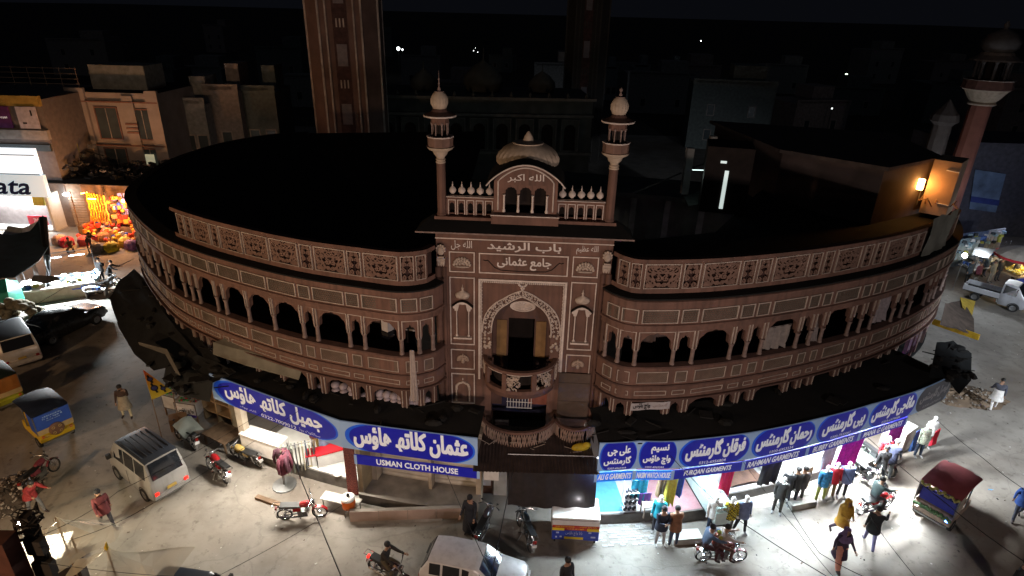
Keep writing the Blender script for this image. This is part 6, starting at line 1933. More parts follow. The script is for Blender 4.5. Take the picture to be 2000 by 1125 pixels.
person('dark clothed man with hood standing by the white stall', (-26.85, 36.63), 2.9, dk, (.03, .035, .05), pose=dict(FOLD), bulk=1.1)
person('dark clothed man bending to a motorcycle by the white stall', (-26.06, 36.27), 1.9, dk, (.12, .11, .10), pose=dict(lean=22, sl=(35, 10), el=20, sr=(30, 10), er=20, hl=(10, 5), kl=10), bulk=1.1)
person('person in red hoodie and grey jeans stooping at the left edge', (-16.93, 16.64), 1.2, (.22, .02, .022), (.12, .12, .13), pose=dict(lean=30, hl=(25, 8), kl=15, hr=(-5, 6), kr=8, sl=(40, 10), el=25, sr=(38, 10), er=25, nod=20), bulk=1.1, hair=True)
person('man in dark red sweater and black cap walking behind the plastic sheet', (-14.02, 16.12), .9, (.11, .022, .025), (.035, .035, .045), pose=dict(WALK), cap=(.012, .012, .014), bulk=1.12)
person('man in long dark coat and cap standing beside a motorcycle', (-1.26, 16.27), -.3, (.014, .015, .022), (.014, .015, .022), pose=dict(sl=(12, 6), el=30, sr=(20, 6), er=50), cap=(.012, .012, .015), tunic=(.014, .015, .022), tunic_len=.75, bulk=1.1)
def rider(label, px, py, heading, z, back, **kw):
    x, y = px, py
    f = Vector((math.cos(heading), math.sin(heading)))
    kw.setdefault('pose', dict(RIDE))
    return person(label, (x + f.x * back, y + f.y * back, 0), heading + PI / 2, seat_z=z, **kw)
h_ = -0.466; q = (-3.68, 14.25)
rider('motorcycle rider in dark jacket leaning forward at the bottom edge', q[0], q[1], h_, .84, -.2, top=(.03, .025, .022), legs=(.10, .08, .05))
person('dark haired person at the bottom edge, head and shoulders only', (1.93, 13.73), .5, dk, dk)
person('dark haired person at the lower right corner, looking down', (16.27, 14.09), .7, dk, dk)
person('man in navy jacket with arms folded and light trousers at the shop step', (5.38, 15.98), .2, (.018, .022, .04), (.36, .36, .37), (.5, .5, .5), pose=dict(FOLD, hl=(6, 6), kl=4), bulk=1.14, cap=(.02, .02, .025))
person('man in brown jacket and blue jeans, back to the street', (5.86, 15.95), 3.3, (.17, .075, .04), (.05, .06, .10), (.4, .4, .4), pose=dict(lean=6, sl=(10, 8), el=40, sr=(10, 8), er=40), bulk=1.1)
h_ = 0.032; q = (7.33, 15.34)
rider('man in beige shirt driving the family motorcycle', q[0], q[1], h_, .86, -.12, top=(.34, .28, .25), legs=(.12, .06, .05))
rider('small child in green cap seated between two riders', q[0], q[1], h_, .82, -.32, top=(.25, .05, .03), legs=(.08, .02, .02), h=1.2, cap=(.20, .22, .03))
rider('small child in yellow cap on the side of the family motorcycle', q[0] + .1, q[1] - .18, h_, .80, -.42, top=(.06, .02, .025), legs=(.06, .02, .03), h=1.1, cap=(.28, .25, .05))
rider('person in slate blue jacket at the back of the family motorcycle', q[0], q[1], h_, .86, -.62, top=(.07, .10, .16), legs=(.05, .02, .025), bulk=1.15)
h_ = 0.349; q = (13.89, 17.88)
rider('man in dark green jacket riding the red motorcycle', q[0], q[1], h_, .84, -.18, top=(.03, .05, .05), legs=(.03, .03, .035), bulk=1.1)
person('woman wrapped in a mustard shawl walking towards the camera', (11.95, 16.57), .1, (.34, .17, .02), (.05, .03, .05), pose=dict(WALK, sl=(20, 5), el=70, cl=30, sr=(20, 5), er=70, cr=30), shawl=(.36, .19, .02), tunic=(.30, .14, .02), tunic_len=.3, h=1.74, hair=False)
person('woman in purple black dress and peach trousers, close to the camera', (11.26, 15.25), .15, (.035, .022, .045), (.42, .17, .12), pose=dict(WALK2), tunic=(.035, .02, .04), tunic_len=.42, h=1.74, shawl=(.12, .075, .16), shawl_rows=6, slim=1.7, hair=False)
person('man in black jacket and lavender jeans walking away quickly', (12.82, 16.18), 2.7, (.02, .022, .024), (.18, .17, .32), pose=dict(WALK, lean=8, sr=(35, 30), er=60), bulk=1.12)
person('man in dark sweater and white shalwar walking past the rubble heap', (23.24, 24.77), 2.6, (.05, .052, .07), (.62, .60, .58), pose=dict(WALK2, lean=6), bulk=1.12, tunic=(.60, .58, .56), tunic_len=.3)
person('man in blue jacket and jeans at the right edge of the road', (19.12, 17.65), -.5, (.03, .08, .30), (.05, .06, .09), pose=dict(WALK2, sl=(25, 20), el=20), bulk=1.12)
person('shopkeeper in maroon shirt standing inside the white cloth shop', (-7.75, 19.84, 0.50), 1.2, (.10, .03, .04), (.40, .25, .08), pose=dict(lean=12, sl=(30, 8), el=40, sr=(30, 8), er=40))
person('man in grey blue kurta stooping over the red counter', (-7.32, 19.67, 0.50), -1.9, (.16, .20, .30), (.14, .18, .28), pose=dict(lean=35, hl=(10, 5), sl=(50, 8), el=10, sr=(45, 8), er=15), tunic=(.16, .20, .30), tunic_len=.5)
person('person in pale shirt at the inner end of the red counter', (-6.31, 19.58, 0.50), -1.0, (.35, .33, .30), (.22, .22, .22), pose=dict(lean=10, sl=(20, 8), el=40))
person('vendor in brown sitting low among the orange lit toys', (-32.50, 42.05), .4, (.10, .05, .03), (.08, .05, .03), pose=dict(lean=18, hl=(85, 15), kl=110, hr=(85, 15), kr=110, sl=(40, 8), el=40, sr=(40, 8), er=40), seat_z=.35)
person('vendor bending over the heap of orange toys', (-31.03, 41.94), 1.0, (.05, .035, .03), (.07, .05, .04), pose=dict(lean=40, sl=(40, 8), el=20, sr=(40, 8), er=20))
# mannequins and standing shoppers of the garment shops
dummy = plain('white_mannequin', (.78, .77, .76), .4)
def mannequin(label, loc, face, top, legs, **kw):
    return person(label, loc, face, top, legs, (.3, .3, .3), skin=dummy, hair=False, group='mannequins dressed before the garment shops', name='mannequin', cat='mannequin', **kw)
plaid = mat('yellow_black_plaid', (.45, .36, .02), .85)
n_, l_ = plaid.node_tree.nodes, plaid.node_tree.links
ck = n_.new('ShaderNodeTexChecker'); ck.inputs['Scale'].default_value = 18; ck.inputs[1].default_value = (.50, .40, .02, 1); ck.inputs[2].default_value = (.03, .03, .015, 1)
tcn = n_.new('ShaderNodeTexCoord'); l_.new(tcn.outputs['Object'], ck.inputs['Vector']); l_.new(ck.outputs['Color'], n_['Principled BSDF'].inputs['Base Color'])
floral = mat('green_floral_print', (.40, .46, .36), .85, .75, 22, .1)
bluep = mat('bright_blue_print', (.03, .20, .42), .85, .6, 14, .1)
mannequin('mannequin in white shirt and jeans, first of three by the glass counter', (7.37, 16.61), -.1, (.62, .60, .58), (.03, .05, .09), bulk=1.12)
mannequin('mannequin in yellow and black plaid shirt', (7.93, 16.58), .0, (.45, .36, .02), (.035, .03, .03), bulk=1.12, topmat=plaid)
mannequin('mannequin in slate blue jacket beside the plaid shirt one', (8.42, 16.64), .15, (.12, .15, .26), (.02, .02, .025), pose=dict(hl=(4, 8), hr=(-6, 8), kr=6), bulk=1.12)
mannequin('mannequin in cyan jacket behind the two men at the step', (5.40, 16.54), -.3, (.02, .33, .45), (.03, .03, .04))
mannequin('mannequin in black leather with grey cap at the white shop corner', (10.13, 17.64), -.4, (.03, .028, .026), (.04, .035, .03), pose=dict(sl=(8, 5), sr=(0, 5)))
mannequin('mannequin in black jacket and dark jeans behind the leather one', (10.58, 18.10), -.3, (.02, .02, .022), (.03, .04, .06))
person('shopper in black coat looking into the white shop', (10.87, 18.14), 2.9, (.022, .022, .024), (.025, .03, .04), pose=dict(hl=(8, 5), kl=6))
person('shopper in dark grey coat beside the hanging coloured shirts', (11.15, 18.20), 3.3, (.05, .045, .05), (.05, .045, .04))
mannequin('mannequin in bright blue printed shirt and lime edged trousers', (12.04, 18.34), .1, (.03, .20, .42), (.30, .36, .10), pose=dict(hl=(0, 9), hr=(4, 9)), topmat=bluep)
mannequin('mannequin in red shirt and khaki trousers', (12.51, 18.53), .0, (.42, .015, .03), (.26, .21, .12))
mannequin('stout mannequin in light denim shirt and black trousers', (12.99, 18.60), -.1, (.14, .20, .40), (.02, .02, .025), bulk=1.25)
person('man in black shirt and dark jeans stepping into the end shop', (14.95, 19.59), 2.9, (.02, .02, .022), (.025, .028, .035), pose=dict(WALK))
person('man in navy sweater and grey cap leaning over the parked motorcycle', (15.44, 19.84), 2.4, (.02, .024, .05), (.06, .07, .075), cap=(.18, .18, .19), pose=dict(lean=18, hl=(10, 6), kl=5, hr=(-8, 6), kr=10), bulk=1.1)
mannequin('mannequin in red shirt in the doorway of the end shop', (15.36, 20.21), .0, (.40, .02, .03), (.02, .02, .03))
mannequin('mannequin in green floral shirt and dark jeans, at the end corner', (17.47, 21.12), .1, (.40, .46, .36), (.03, .045, .08), bulk=1.12, topmat=floral)
mannequin('mannequin in white with a red scarf at the far corner', (18.14, 21.69), .1, (.62, .60, .58), (.10, .07, .06))
for (p, c, l2, lab) in (((32.73, 40.12), (.10, .02, .03), (.3, .28, .25), 'person in maroon top among the crowd behind the pickup'), ((34.05, 40.57), (.16, .14, .10), (.18, .16, .13), 'person in long khaki coat behind the pickup'), ((34.86, 40.98), (.02, .02, .02), (.03, .03, .03), 'person in black beside the khaki coat behind the pickup'), ((32.37, 40.46), (.03, .04, .05), (.04, .05, .06), 'person in dark blue at the wing end, under the white stall lamp'), ((34.39, 41.70), (.05, .07, .09), (.05, .05, .06), 'person in slate jacket at the back of the lit stall'), ((35.78, 40.68), (.03, .025, .02), (.05, .05, .05), 'fruit seller in dark clothes behind the pickup cab')):
    person(lab, p, .3, c, l2, bulk=1.1)

# ------------------------------------------------------------------ things before the shops
# low tiled ramp wall
a, b = (-5.62, 16.64), (-1.50, 16.98)
rw = thing('ramp_wall', 'low wall of large stained tiles beside the ramp of the shuttered shop', 'low wall')
fn, w = edge_fn(a, b)
MB().add([fn(0, 0, 0), fn(w, 0, 0), fn(w, .5, 0), fn(0, .5, 0), fn(0, 0, -.14), fn(w, 0, -.14), fn(w, .5, -.14), fn(0, .5, -.14)], [(0, 1, 2, 3), (7, 6, 5, 4), (3, 2, 6, 7), (0, 3, 7, 4), (1, 5, 6, 2)]).build('core', CONC, rw)
tile_m = mat('pinkish_wall_tile', (.36, .27, .23), .6, .25, 1.3, .1, stain=.7, stain_col=(.10, .06, .045))
for i in range(4):
    x0, x1 = w * i / 4 + .012, w * (i + 1) / 4 - .012
    MB().add([fn(x, z, y) for y in (.022, .0) for x, z in ((x0, .03), (x1, .03), (x1, .49), (x0, .49))], [(0, 1, 2, 3), (0, 4, 5, 1), (1, 5, 6, 2), (2, 6, 7, 3), (3, 7, 4, 0)]).build('tile', tile_m, rw)
MB().add([fn(0, 0.005, .12), fn(w * .8, .005, .12), fn(w * .8, .05, .02), fn(0, .05, .02)], [(0, 1, 2, 3)]).build('plinth', CONC, rw)
# bench, water cooler
p = (-6.09, 17.33)
bn = thing('bench', 'small white topped bench at the end of the tiled wall', 'bench', p, -.25)
MB().box((0, 0, .42), (1.5, .42, .04)).build('top', mat('worn_white_board', (.5, .48, .44), .6, .2), bn)
for s in (-.66, .66):
    MB().tube([(s, -.17, 0), (s, -.17, .4), (s, .17, .4), (s, .17, 0)], .02, 5).build('leg', STEEL, bn)
p = (-5.73, 17.03)
co = thing('water_cooler', 'orange water cooler with white lid on a metal stand', 'water cooler', p)
MB().lathe([(.20, .35), (.235, .38), (.25, .72), (.24, .74)], 18).build('body', mat('orange_plastic', (.60, .12, .01), .45, .1), co, smooth=True)
MB().lathe([(.255, .74), (.26, .80), (.2, .84), (.001, .86)], 18).build('lid', WHITE, co, smooth=True)
MB().lathe([(.05, .84), (.06, .93), (.05, .95)], 8).build('knob', BLACK, co)
for i in range(3):
    a = i * 2.1
    MB().tube([(.18 * math.cos(a), .18 * math.sin(a), .36), (.22 * math.cos(a), .22 * math.sin(a), 0)], .015, 5).build('leg', STEEL, co)
MB().box((0, -.27, .42), (.05, .08, .06)).build('tap', CHROME, co)
a, b = (-9.29, 17.69, 0.02), (-8.38, 17.35, 0.02)
d = -0.353
tag(MB().box((0, 0, .05), (1.25, .18, .09)).build('plank', WOOD, None, ((a[0] + b[0]) / 2, (a[1] + b[1]) / 2, 0), d), 'dark wooden plank lying on the road behind the red motorcycle', 'plank')
# coat stand and trouser rack
p = (-8.60, 18.42)
cs = thing('coat_stand', 'display stand carrying maroon jackets before the white shop', 'clothes stand', p)
MB().lathe([(.45, 0), (.45, .05), (.05, .08), (.03, 1.5)], 16).build('stand', STEEL, cs)
for i, a in enumerate((-.5, .2, .9, 1.6)):
    jk = MB().sheet([[((r_ + .02 * math.sin(5 * u + i)) * math.cos(u), r_ * .55 * math.sin(u), z) for u in [2 * PI * q_ / 12 for q_ in range(13)]] for r_, z in ((.08, 1.62), (.24, 1.55), (.26, 1.3), (.24, 1.0), (.27, .78))])
    for s in (1, -1):
        jk.tube([(s * .24, 0, 1.52), (s * .33, 0, 1.2), (s * .32, -.02, .9)], [.07, .065, .05], 6)
    tag(jk.build('jacket', mat('maroon_jacket', (.10, .02, .035), .85, .3, 6, .2) if i % 2 == 0 else mat('dark_purple_jacket', (.06, .018, .03), .85, .3), None, (p[0] + .22 * math.cos(a), p[1] + .22 * math.sin(a), 0), a + 1.6, smooth=True), ('maroon' if i % 2 == 0 else 'dark purple') + ' jacket hung on the display stand before the white shop', 'jacket', 'jackets on the display stand')
a, b = (-8.40, 18.77), (-7.84, 19.02)
d = 0.423
rk = thing('clothes_rack', 'metal rack of hanging trousers before the white shop', 'clothes rack', ((a[0] + b[0]) / 2, (a[1] + b[1]) / 2, 0), d)
L_ = 1.3
MB().tube([(-L_ / 2, 0, 1.6), (L_ / 2, 0, 1.6)], .018, 6).build('rail', STEEL, rk)
for s in (-1, 1):
    MB().tube([(s * L_ / 2, 0, 1.6), (s * L_ / 2, 0, .08)], .02, 6).tube([(s * L_ / 2, -.3, .04), (s * L_ / 2, .3, .04)], .02, 5).build('leg', STEEL, rk)
trc = [(.16, .16, .10), (.20, .22, .12), (.05, .06, .05), (.12, .13, .10), (.03, .03, .035), (.10, .09, .07), (.30, .26, .18), (.04, .05, .07), (.33, .30, .22), (.06, .05, .05)]
for i, c in enumerate(trc):
    u = -L_ / 2 + .08 + i * .128
    x, y = (a[0] + b[0]) / 2 + u * math.cos(d), (a[1] + b[1]) / 2 + u * math.sin(d)
    mb = MB()
    for s in (-.09, .09):
        mb.box((0, s, 1.0), (.05, .16, 1.15))
    mb.box((0, 0, 1.52), (.05, .34, .12))
    tag(mb.build('hanging_trousers', mat('trouser_%d' % i, c, .9, .25, 8, .2), None, (x, y, 0), d), ('olive', 'moss green', 'dark green', 'grey green', 'black', 'brown', 'sand', 'navy', 'cream', 'dark brown')[i] + ' pair of trousers hanging on the metal rack before the white shop', 'trousers', 'trousers on the metal rack')
# counters of the white cloth shop
redt = mat('red_cushion_top', (.50, .01, .02), .6, .1)

def counter_at(label, loc, rz, l_, w_, h_, topm):
    t = thing('counter', label, 'counter', loc, rz)
    MB().box((0, 0, h_ / 2), (l_, w_, h_)).build('case', WHITE, t)
    MB().box((0, 0, h_ + .03), (l_ + .04, w_ + .04, .06)).build('top', topm, t)
    for s in (-1, 1):
        MB().box((s * l_ / 2, -w_ / 2 - .005, h_ / 2), (.03, .02, h_)).build('edge', BLACK, t)
    return t
counter_at('long white counter with bright red top in the white cloth shop', (-6.91, 19.38, 0.50), .45, 1.3, .5, .55, redt)
counter_at('short white counter with red top beside the long one', (-7.62, 19.17, 0.50), .3, .55, .45, .5, redt)
counter_at('long white counter along the outer end of the cloth shop', (-9.75, 19.76, 0.50), -.38, 1.9, .6, .75, WHITE)
tag(MB().box((0, 0, 1.6), (.28, .3, 3.2)).build('end_pillar', mat('tan_shop_pier', (.42, .35, .27)), None, (-10.68, 20.14), -.3), 'tan square pillar at the outer end of the white cloth shop', 'pillar')
for p, c, lab in (((-7.71, 18.98, 0.50), (.42, .35, .2), 'tan folded cloth on the white floor beside the short red counter'), ((-6.09, 19.20, 0.50), (.4, .38, .36), 'grey folded cloth on the white floor past the long red counter'), ((-6.50, 18.45, 0.50), (.7, .68, .66), 'white folded cloth on the white floor before the long red counter')):
    mb = MB().ball((0, 0, .06), (.16, .1, .06), 0, 8, 4)
    tag(mb.build('folded_cloth', mat('cloth_fold_%d' % (c[0] * 100), c, .9, .2, 5, .2), None, p, c[0] * 9), lab, 'folded cloth')
# watch cabinets, table, shelves, box, sign
def cabinet(label, loc, rz, l_, w_, h_, print_, top_items, legs=True):
    t = thing('watch_cabinet', label, 'display cabinet', loc, rz)
    MB().box((0, 0, .75), (l_, w_, h_)).build('case', mat('glass_case_white', (.5, .5, .52), .25, .15, 4, 0), t)
    MB().frame(-l_ / 2, l_ / 2, .75 - h_ / 2, .75 + h_ / 2, .035, -w_ / 2 - .02, -w_ / 2).build('case_frame', CHROME, t)
    q = random.Random(l_ * 100)
    mb = MB()
    for i in range(top_items):
        mb.box((q.uniform(-l_ / 2, l_ / 2) * .85, q.uniform(-w_ / 2, w_ / 2) * .8, .76 + h_ / 2 + .03), (.09, .07, .06), i % 4, None, q.random() * 3)
    mb.build('boxed_goods', [mat('goods_green', (.03, .25, .06), .5), mat('goods_red', (.4, .02, .03), .5), mat('goods_dark', (.04, .04, .05), .5), mat('goods_brown', (.2, .11, .06), .5)], t)
    if print_:
        mb = MB().box((0, -w_ / 2 - .012, .66), (l_ * .92, .012, h_ * .6), 0)
        mb.box((0, -w_ / 2 - .02, .44), (l_ * .92, .012, .12), 1)
        lettering(mb, print_, -l_ * .4, l_ * .38, .54, .80, lambda x, z: (x, -w_ / 2 - .028, z), 2, .012, arabic=True)
        mb.build('front_print', [mat('white_print', (.62, .62, .64), .5), mat('violet_band', (.07, .03, .30), .5), BLACK], t)
    for s in (-1, 1):
        for u in (-1, 1):
            MB().box((s * l_ * .45, u * w_ * .45, .25), (.05, .05, .5)).build('leg', WOOD, t)
    return t
cabinet('watch cabinet with white front and black Urdu writing, by the black tarpaulin', (-14.07, 22.43), -.18, 1.05, .65, .6, 'واچ ہاؤس', 22)
cabinet('blue glass watch cabinet behind the white fronted one', (-14.99, 22.85), -.3, .75, .6, .7, None, 16)
tag(MB().box((0, 0, .3), (.7, .5, .6)).build('cardboard_box', mat('cardboard', (.26, .15, .08), .9, .2), None, (-14.36, 21.83), .5), 'open brown cardboard box below the watch cabinets', 'box')
ts = thing('watch_sign', 'orange yellow triangular sign board with printed wrist watches', 'sign')
qd = [(-15.35, 21.84, 2.90), (-14.62, 20.87, 2.10), (-14.14, 21.53, 2.10)]
v0, v1, v2 = (Vector(p) for p in qd)
nrm = (v1 - v0).cross(v2 - v0).normalized() * .04
pm = mat('orange_yellow_print', (.60, .22, .03), .5, .1, 1, 0)
n_, l_ = pm.node_tree.nodes, pm.node_tree.links
sx = n_.new('ShaderNodeSeparateXYZ'); tcn = n_.new('ShaderNodeTexCoord'); l_.new(tcn.outputs['Generated'], sx.inputs[0])
rp = n_.new('ShaderNodeValToRGB'); rp.color_ramp.elements[0].color = (.55, .40, .04, 1); rp.color_ramp.elements[1].color = (.55, .05, .02, 1)
rp.color_ramp.elements[0].position = .2
l_.new(sx.outputs['Z'], rp.inputs['Fac']); l_.new(rp.outputs['Color'], n_['Principled BSDF'].inputs['Base Color'])
mb = MB().add([v0, v1, v2, v0 - nrm, v1 - nrm, v2 - nrm], [(0, 1, 2), (5, 4, 3), (0, 3, 4, 1), (1, 4, 5, 2), (2, 5, 3, 0)])
mb.build('board', pm, ts)
if nrm.y > 0: nrm = -nrm
mb = MB()
e1 = (v2 - v1).normalized(); e2 = (v0 - (v1 + v2) / 2).normalized()
for fx, fz, r_ in ((.40, .30, .14), (.48, .62, .11), (.72, .18, .10)):
    c = v1 + (v2 - v1) * fx + (v0 - (v1 + v2) / 2) * fz + nrm * .25
    ringp = [c + e1 * (r_ * math.cos(2 * PI * i / 16)) + e2 * (r_ * math.sin(2 * PI * i / 16)) for i in range(16)]
    mb.add(ringp, [tuple(range(16))], 0)
    mb.add([c + nrm * .1 + (p_ - c) * .72 for p_ in ringp], [tuple(range(16))], 1)
    for s in (1, -1):
        o_ = c + e2 * (s * r_ * 1.35)
        mb.add([o_ + e1 * u + e2 * v_ for u, v_ in ((-.04, -.06), (.04, -.06), (.04, .06), (-.04, .06))], [(0, 1, 2, 3)], 0)
mb.build('printed_watches', [BLACK, mat('watch_face_blue', (.05, .05, .14), .4)], ts)
MB().tube([v1, v1 + Vector((0, 0, -2.1))], .02, 5).tube([v2, v2 + Vector((0, 0, -2.1))], .02, 5).build('post', WOOD, ts)
tb = thing('table', 'low dark wooden table before the empty pink shelves', 'table', (-11.95, 20.81), -.5)
MB().box((0, 0, .55), (1.4, 1.0, .06)).build('table_top', WOOD, tb)
for s in (-1, 1):
    for u in (-1, 1):
        MB().box((s * .62, u * .42, .26), (.07, .07, .52)).build('leg', WOOD, tb)
sv = thing('shelf_unit', 'empty wooden shelf unit with pinkish boards, under the sign end', 'shelf', (-12.73, 22.19), -.42)
MB().box((0, .4, 1.0), (1.7, .04, 2.0)).build('back_board', mat('pinkish_board', (.42, .32, .34), .7, .15), sv)
for z in (.55, 1.15, 1.75):
    MB().box((0, .15, z), (1.7, .5, .05)).build('shelf', mat('tan_shelf', (.33, .24, .14), .7, .2), sv)
for s in (-1, 0, 1):
    MB().box((s * .85, .15, 1.0), (.08, .5, 2.0)).build('upright', mat('tan_shelf', (.33, .24, .14)), sv)
cv = MB().sheet([[(u, v_, .82 + .12 * math.sin(u * 3) - .5 * abs(v_) ** 1.6 + .03 * math.sin(u * 9 + v_ * 7)) for v_ in (-.4, -.26, -.12, 0, .12, .26, .4)] for u in [-.6 + .12 * i for i in range(9)]])
tag(cv.build('bike_cover', mat('grey_green_cover', (.33, .36, .33), .6, .15, 3, .15), None, (-13.45, 20.88) + (.1,), 2.522, smooth=True), 'grey green sheet thrown over a motorcycle by the watch cabinets', 'cover')
# gate passage: black curtain, corrugated awning, dark pillar, cart, cabinet
ct = thing('black_curtain', 'wide black cloth curtain hanging below the gateway', 'curtain')
rows = []
for k in range(9):
    f = k / 8
    rows.append([])
    for i in range(25):
        u = i / 24
        x = 0.05 + u * 3.05 + .0; 
        rows[-1].append((x, 17.0 - .55 * f - .12 * math.sin(PI * f) + .035 * math.sin(u * 26) * f, 2.95 - 1.75 * f + .10 * math.sin(u * PI) * -f))
MB().sheet(rows).build('cloth', mat('black_curtain_cloth', (.022, .017, .017), .9, .3, 5, .3), ct, smooth=True)
MB().tube([(0, 17.0, 2.97), (3.15, 17.0, 2.97)], .025, 6).build('rod', STEEL, ct)
ca = thing('corrugated_awning', 'dark brown corrugated awning over the gateway entrance', 'awning')
rows = [[(-1.15 + i * .0575, 18.05 - .95 * k, 3.0 - .05 * k + (.022 if i % 2 else 0)) for i in range(75)] for k in range(3)]
MB().sheet(rows).build('corrugated_sheet', mat('rusty_dark_sheet', (.045, .03, .027), .8, .4, 3), ca)
lw_ = thing('gate_pier', 'grey plastered pier beside the black curtain', 'pier', (0.05, 18.18))
MB().box((-.3, .5, 1.4), (.5, 1.0, 2.8)).build('shaft', mat('pale_grey_plaster', (.36, .35, .33), .85, .2, 2, stain=.3), lw_)
MB().box((.2, .9, 1.3), (.16, .3, 2.6)).build('side_post', BLACK, lw_)
p = (2.42, 15.93)
cart = thing('watch_cart', 'vendor box with white lit top and blue, red and yellow printed front', 'vendor box', p, -.03)
W2 = 1.62
MB().box((0, .5, .62), (W2, 1.0, .85)).build('box', mat('cart_white', (.55, .54, .55), .5, .1), cart)
MB().box((0, .52, 1.12), (W2 + .02, 1.0, .06)).build('top', WHITE, cart)
mb = MB().box((0, -.012, .42), (W2, .02, .44), 0).box((0, -.012, .74), (W2, .02, .20), 1)
for x in (-.6, .6):
    mb.box((x, -.028, .68), (.42, .012, .11), 2)
mb.box((-.05, -.028, .29), (.66, .012, .10), 2)
lettering(mb, 'BABA WATCH HOUSE', -.7, -.05, .775, .83, on_face(-.026), 2, .01)
lettering(mb, 'بابا واچ ھاؤس', .1, .72, .765, .84, on_face(-.026), 2, .01, arabic=True)
lettering(mb, 'بابا واچ ہاؤس', -.34, .24, .40, .60, on_face(-.026), 3, .006, arabic=True)
for x, z, w_ in ((-.62, .52, .1), (-.5, .34, .07), (-.66, .32, .06), (.62, .36, .16), (.5, .56, .1)):
    mb.box((x, -.028, z), (w_, .012, .06), 3)
scribble(mb, on_face(-.03), -.3, .3, .685, .05, 3, 2)
mb.build('front_print', [mat('cart_blue', (.025, .05, .34), .5), mat('cart_red', (.33, .025, .02), .5), mat('cart_yellow', (.60, .45, .02), .5), mat('cart_pale_print', (.45, .5, .66), .5)], cart)
for x in (-.7, .7):
    for y in (.1, .9):
        MB().box((x, y, .1), (.06, .06, .2)).build('leg', BLACK, cart)
lamp('cart_light', 'POINT', (p[0] + .1, p[1] + .55, 1.5), 14, (.9, .95, 1), shadow_soft_size=.1)
MB().tube([(-.3, .9, 1.3), (.3, .9, 1.3)], .015, 6).build('tube_lamp', TUBE, cart)
mc = thing('gum_machine', 'brown glass fronted vending cabinet with red top, beside the shutters', 'vending cabinet', (-0.81, 18.21))
MB().box((0, .3, .6), (.5, .45, 1.2)).build('case', mat('brown_cabinet', (.12, .06, .04), .3, .3), mc)
MB().box((0, .3, 1.3), (.5, .45, .2)).build('head', mat('red_cabinet_top', (.4, .03, .03), .4), mc)
MB().box((0, .06, .7), (.4, .02, .6)).build('front', mat('glass_case_white', (.5, .5, .52)), mc)
yl = MB().ball((0, 0, 0), (.34, .14, .16), 0, 12, 8); yl.ball((.2, -.05, .1), (.16, .1, .12), 0, 8, 6)
tag(yl.build('yellow_bundle', mat('yellow_plastic', (.55, .38, .02), .6, .3, 4, .3), None, (2.56, 17.38, 3.05), .2, smooth=True), 'crumpled yellow plastic caught on the small lattice balcony', 'plastic bag')
# steps, rack, table, glass counter, blanket on the shop fronts
for p, a, lab in (((6.38, 16.24), .12, 'pale step block before the pink carpet shop'), ((11.22, 18.10), .25, 'pale step block before the crowd of mannequins'), ((16.07, 20.68), .55, 'pale step block before the end shop')):
    tag(MB().box((0, 0, .13), (1.05, .45, .26)).build('step_block', mat('pale_step_concrete', (.45, .43, .40), .85, .2, 3, .2, stain=.3), None, p, a), lab, 'step')
p = (4.47, 17.09, 0.45)
wr = thing('wire_rack', 'white wire rack full of dark small goods on the pale blue mat', 'rack', p, .1)
for k in range(4):
    MB().box((0, 0, .1 + k * .28), (.5, .3, .02)).build('tray', WHITE, wr)
    mb = MB()
    for i in range(6):
        mb.ball((-.2 + i * .08, -.08 + .08 * (i % 2), .17 + k * .28), (.05, .08, .06), 0, 6, 4)
    mb.build('goods', mat('goods_dark', (.04, .04, .05)), wr)
for s in (-1, 1):
    MB().tube([(s * .26, .14, 0), (s * .26, .14, 1.3)], .015, 4).build('post', WHITE, wr)
p = (5.17, 16.96, 0.45)
st_ = thing('small_table', 'small wooden table beside the wire rack', 'table', p, .15)
MB().box((0, 0, .5), (.6, .4, .04)).build('table_top', mat('pale_wood', (.42, .34, .28), .6, .2), st_)
for s in (-1, 1):
    for u in (-1, 1):
        MB().box((s * .26, u * .16, .24), (.04, .04, .48)).build('leg', mat('pale_wood', (.42, .34, .28)), st_)
MB_ = MB(); arcsheet(MB_, [(27.6, .462), (25.4, .462)], 4.1, 6.6); tag(MB_.build('blue_mat', bluec), 'pale blue floor mat under the wire rack', 'mat')
gc = thing('glass_counter', 'long glass topped display counter beside the pink carpet', 'glass counter', (7.41, 17.92, 0.50), 1.740)
MB().box((0, 0, .3), (3.0, .62, .6)).build('case', mat('pale_green_case', (.50, .62, .60), .2, .15, 3, 0), gc)
MB().box((0, 0, .72), (3.0, .62, .22)).build('glass_box', glassy('green_glass', (.55, .75, .72), .35), gc)
MB().box((0, 0, .03), (3.04, .66, .06)).build('plinth', BLACK, gc)
q = random.Random(9)
mb = MB()
for i in range(40):
    mb.box((q.uniform(-1.4, 1.4), q.uniform(-.25, .25), .64), (.12, .09, .05), i % 3, None, q.random())
mb.build('goods', [WHITE, mat('goods_blue', (.1, .25, .45), .5), mat('goods_dark', (.04, .04, .05))], gc)
for i in range(2):
    MB().box((-1.5 + 3 * i, -.31, .5), (.03, .03, 1.0)).build('post', CHROME, gc)
bl = MB(); rows = []
for i in range(10):
    rows.append([PP(24.9 + 2.2 * i / 9, 15.0 + 4.2 * j / 13, .46 + .13 * math.sin(PI * j / 13) * (1 + .4 * math.sin(i * 1.3)) + .02 * math.sin(i * 2.1 + j * 1.7)) for j in range(14)])
bl.sheet(rows); tag(bl.build('fur_blanket', furb, smooth=True), 'brown fur blanket spread on the white shop floor', 'blanket')

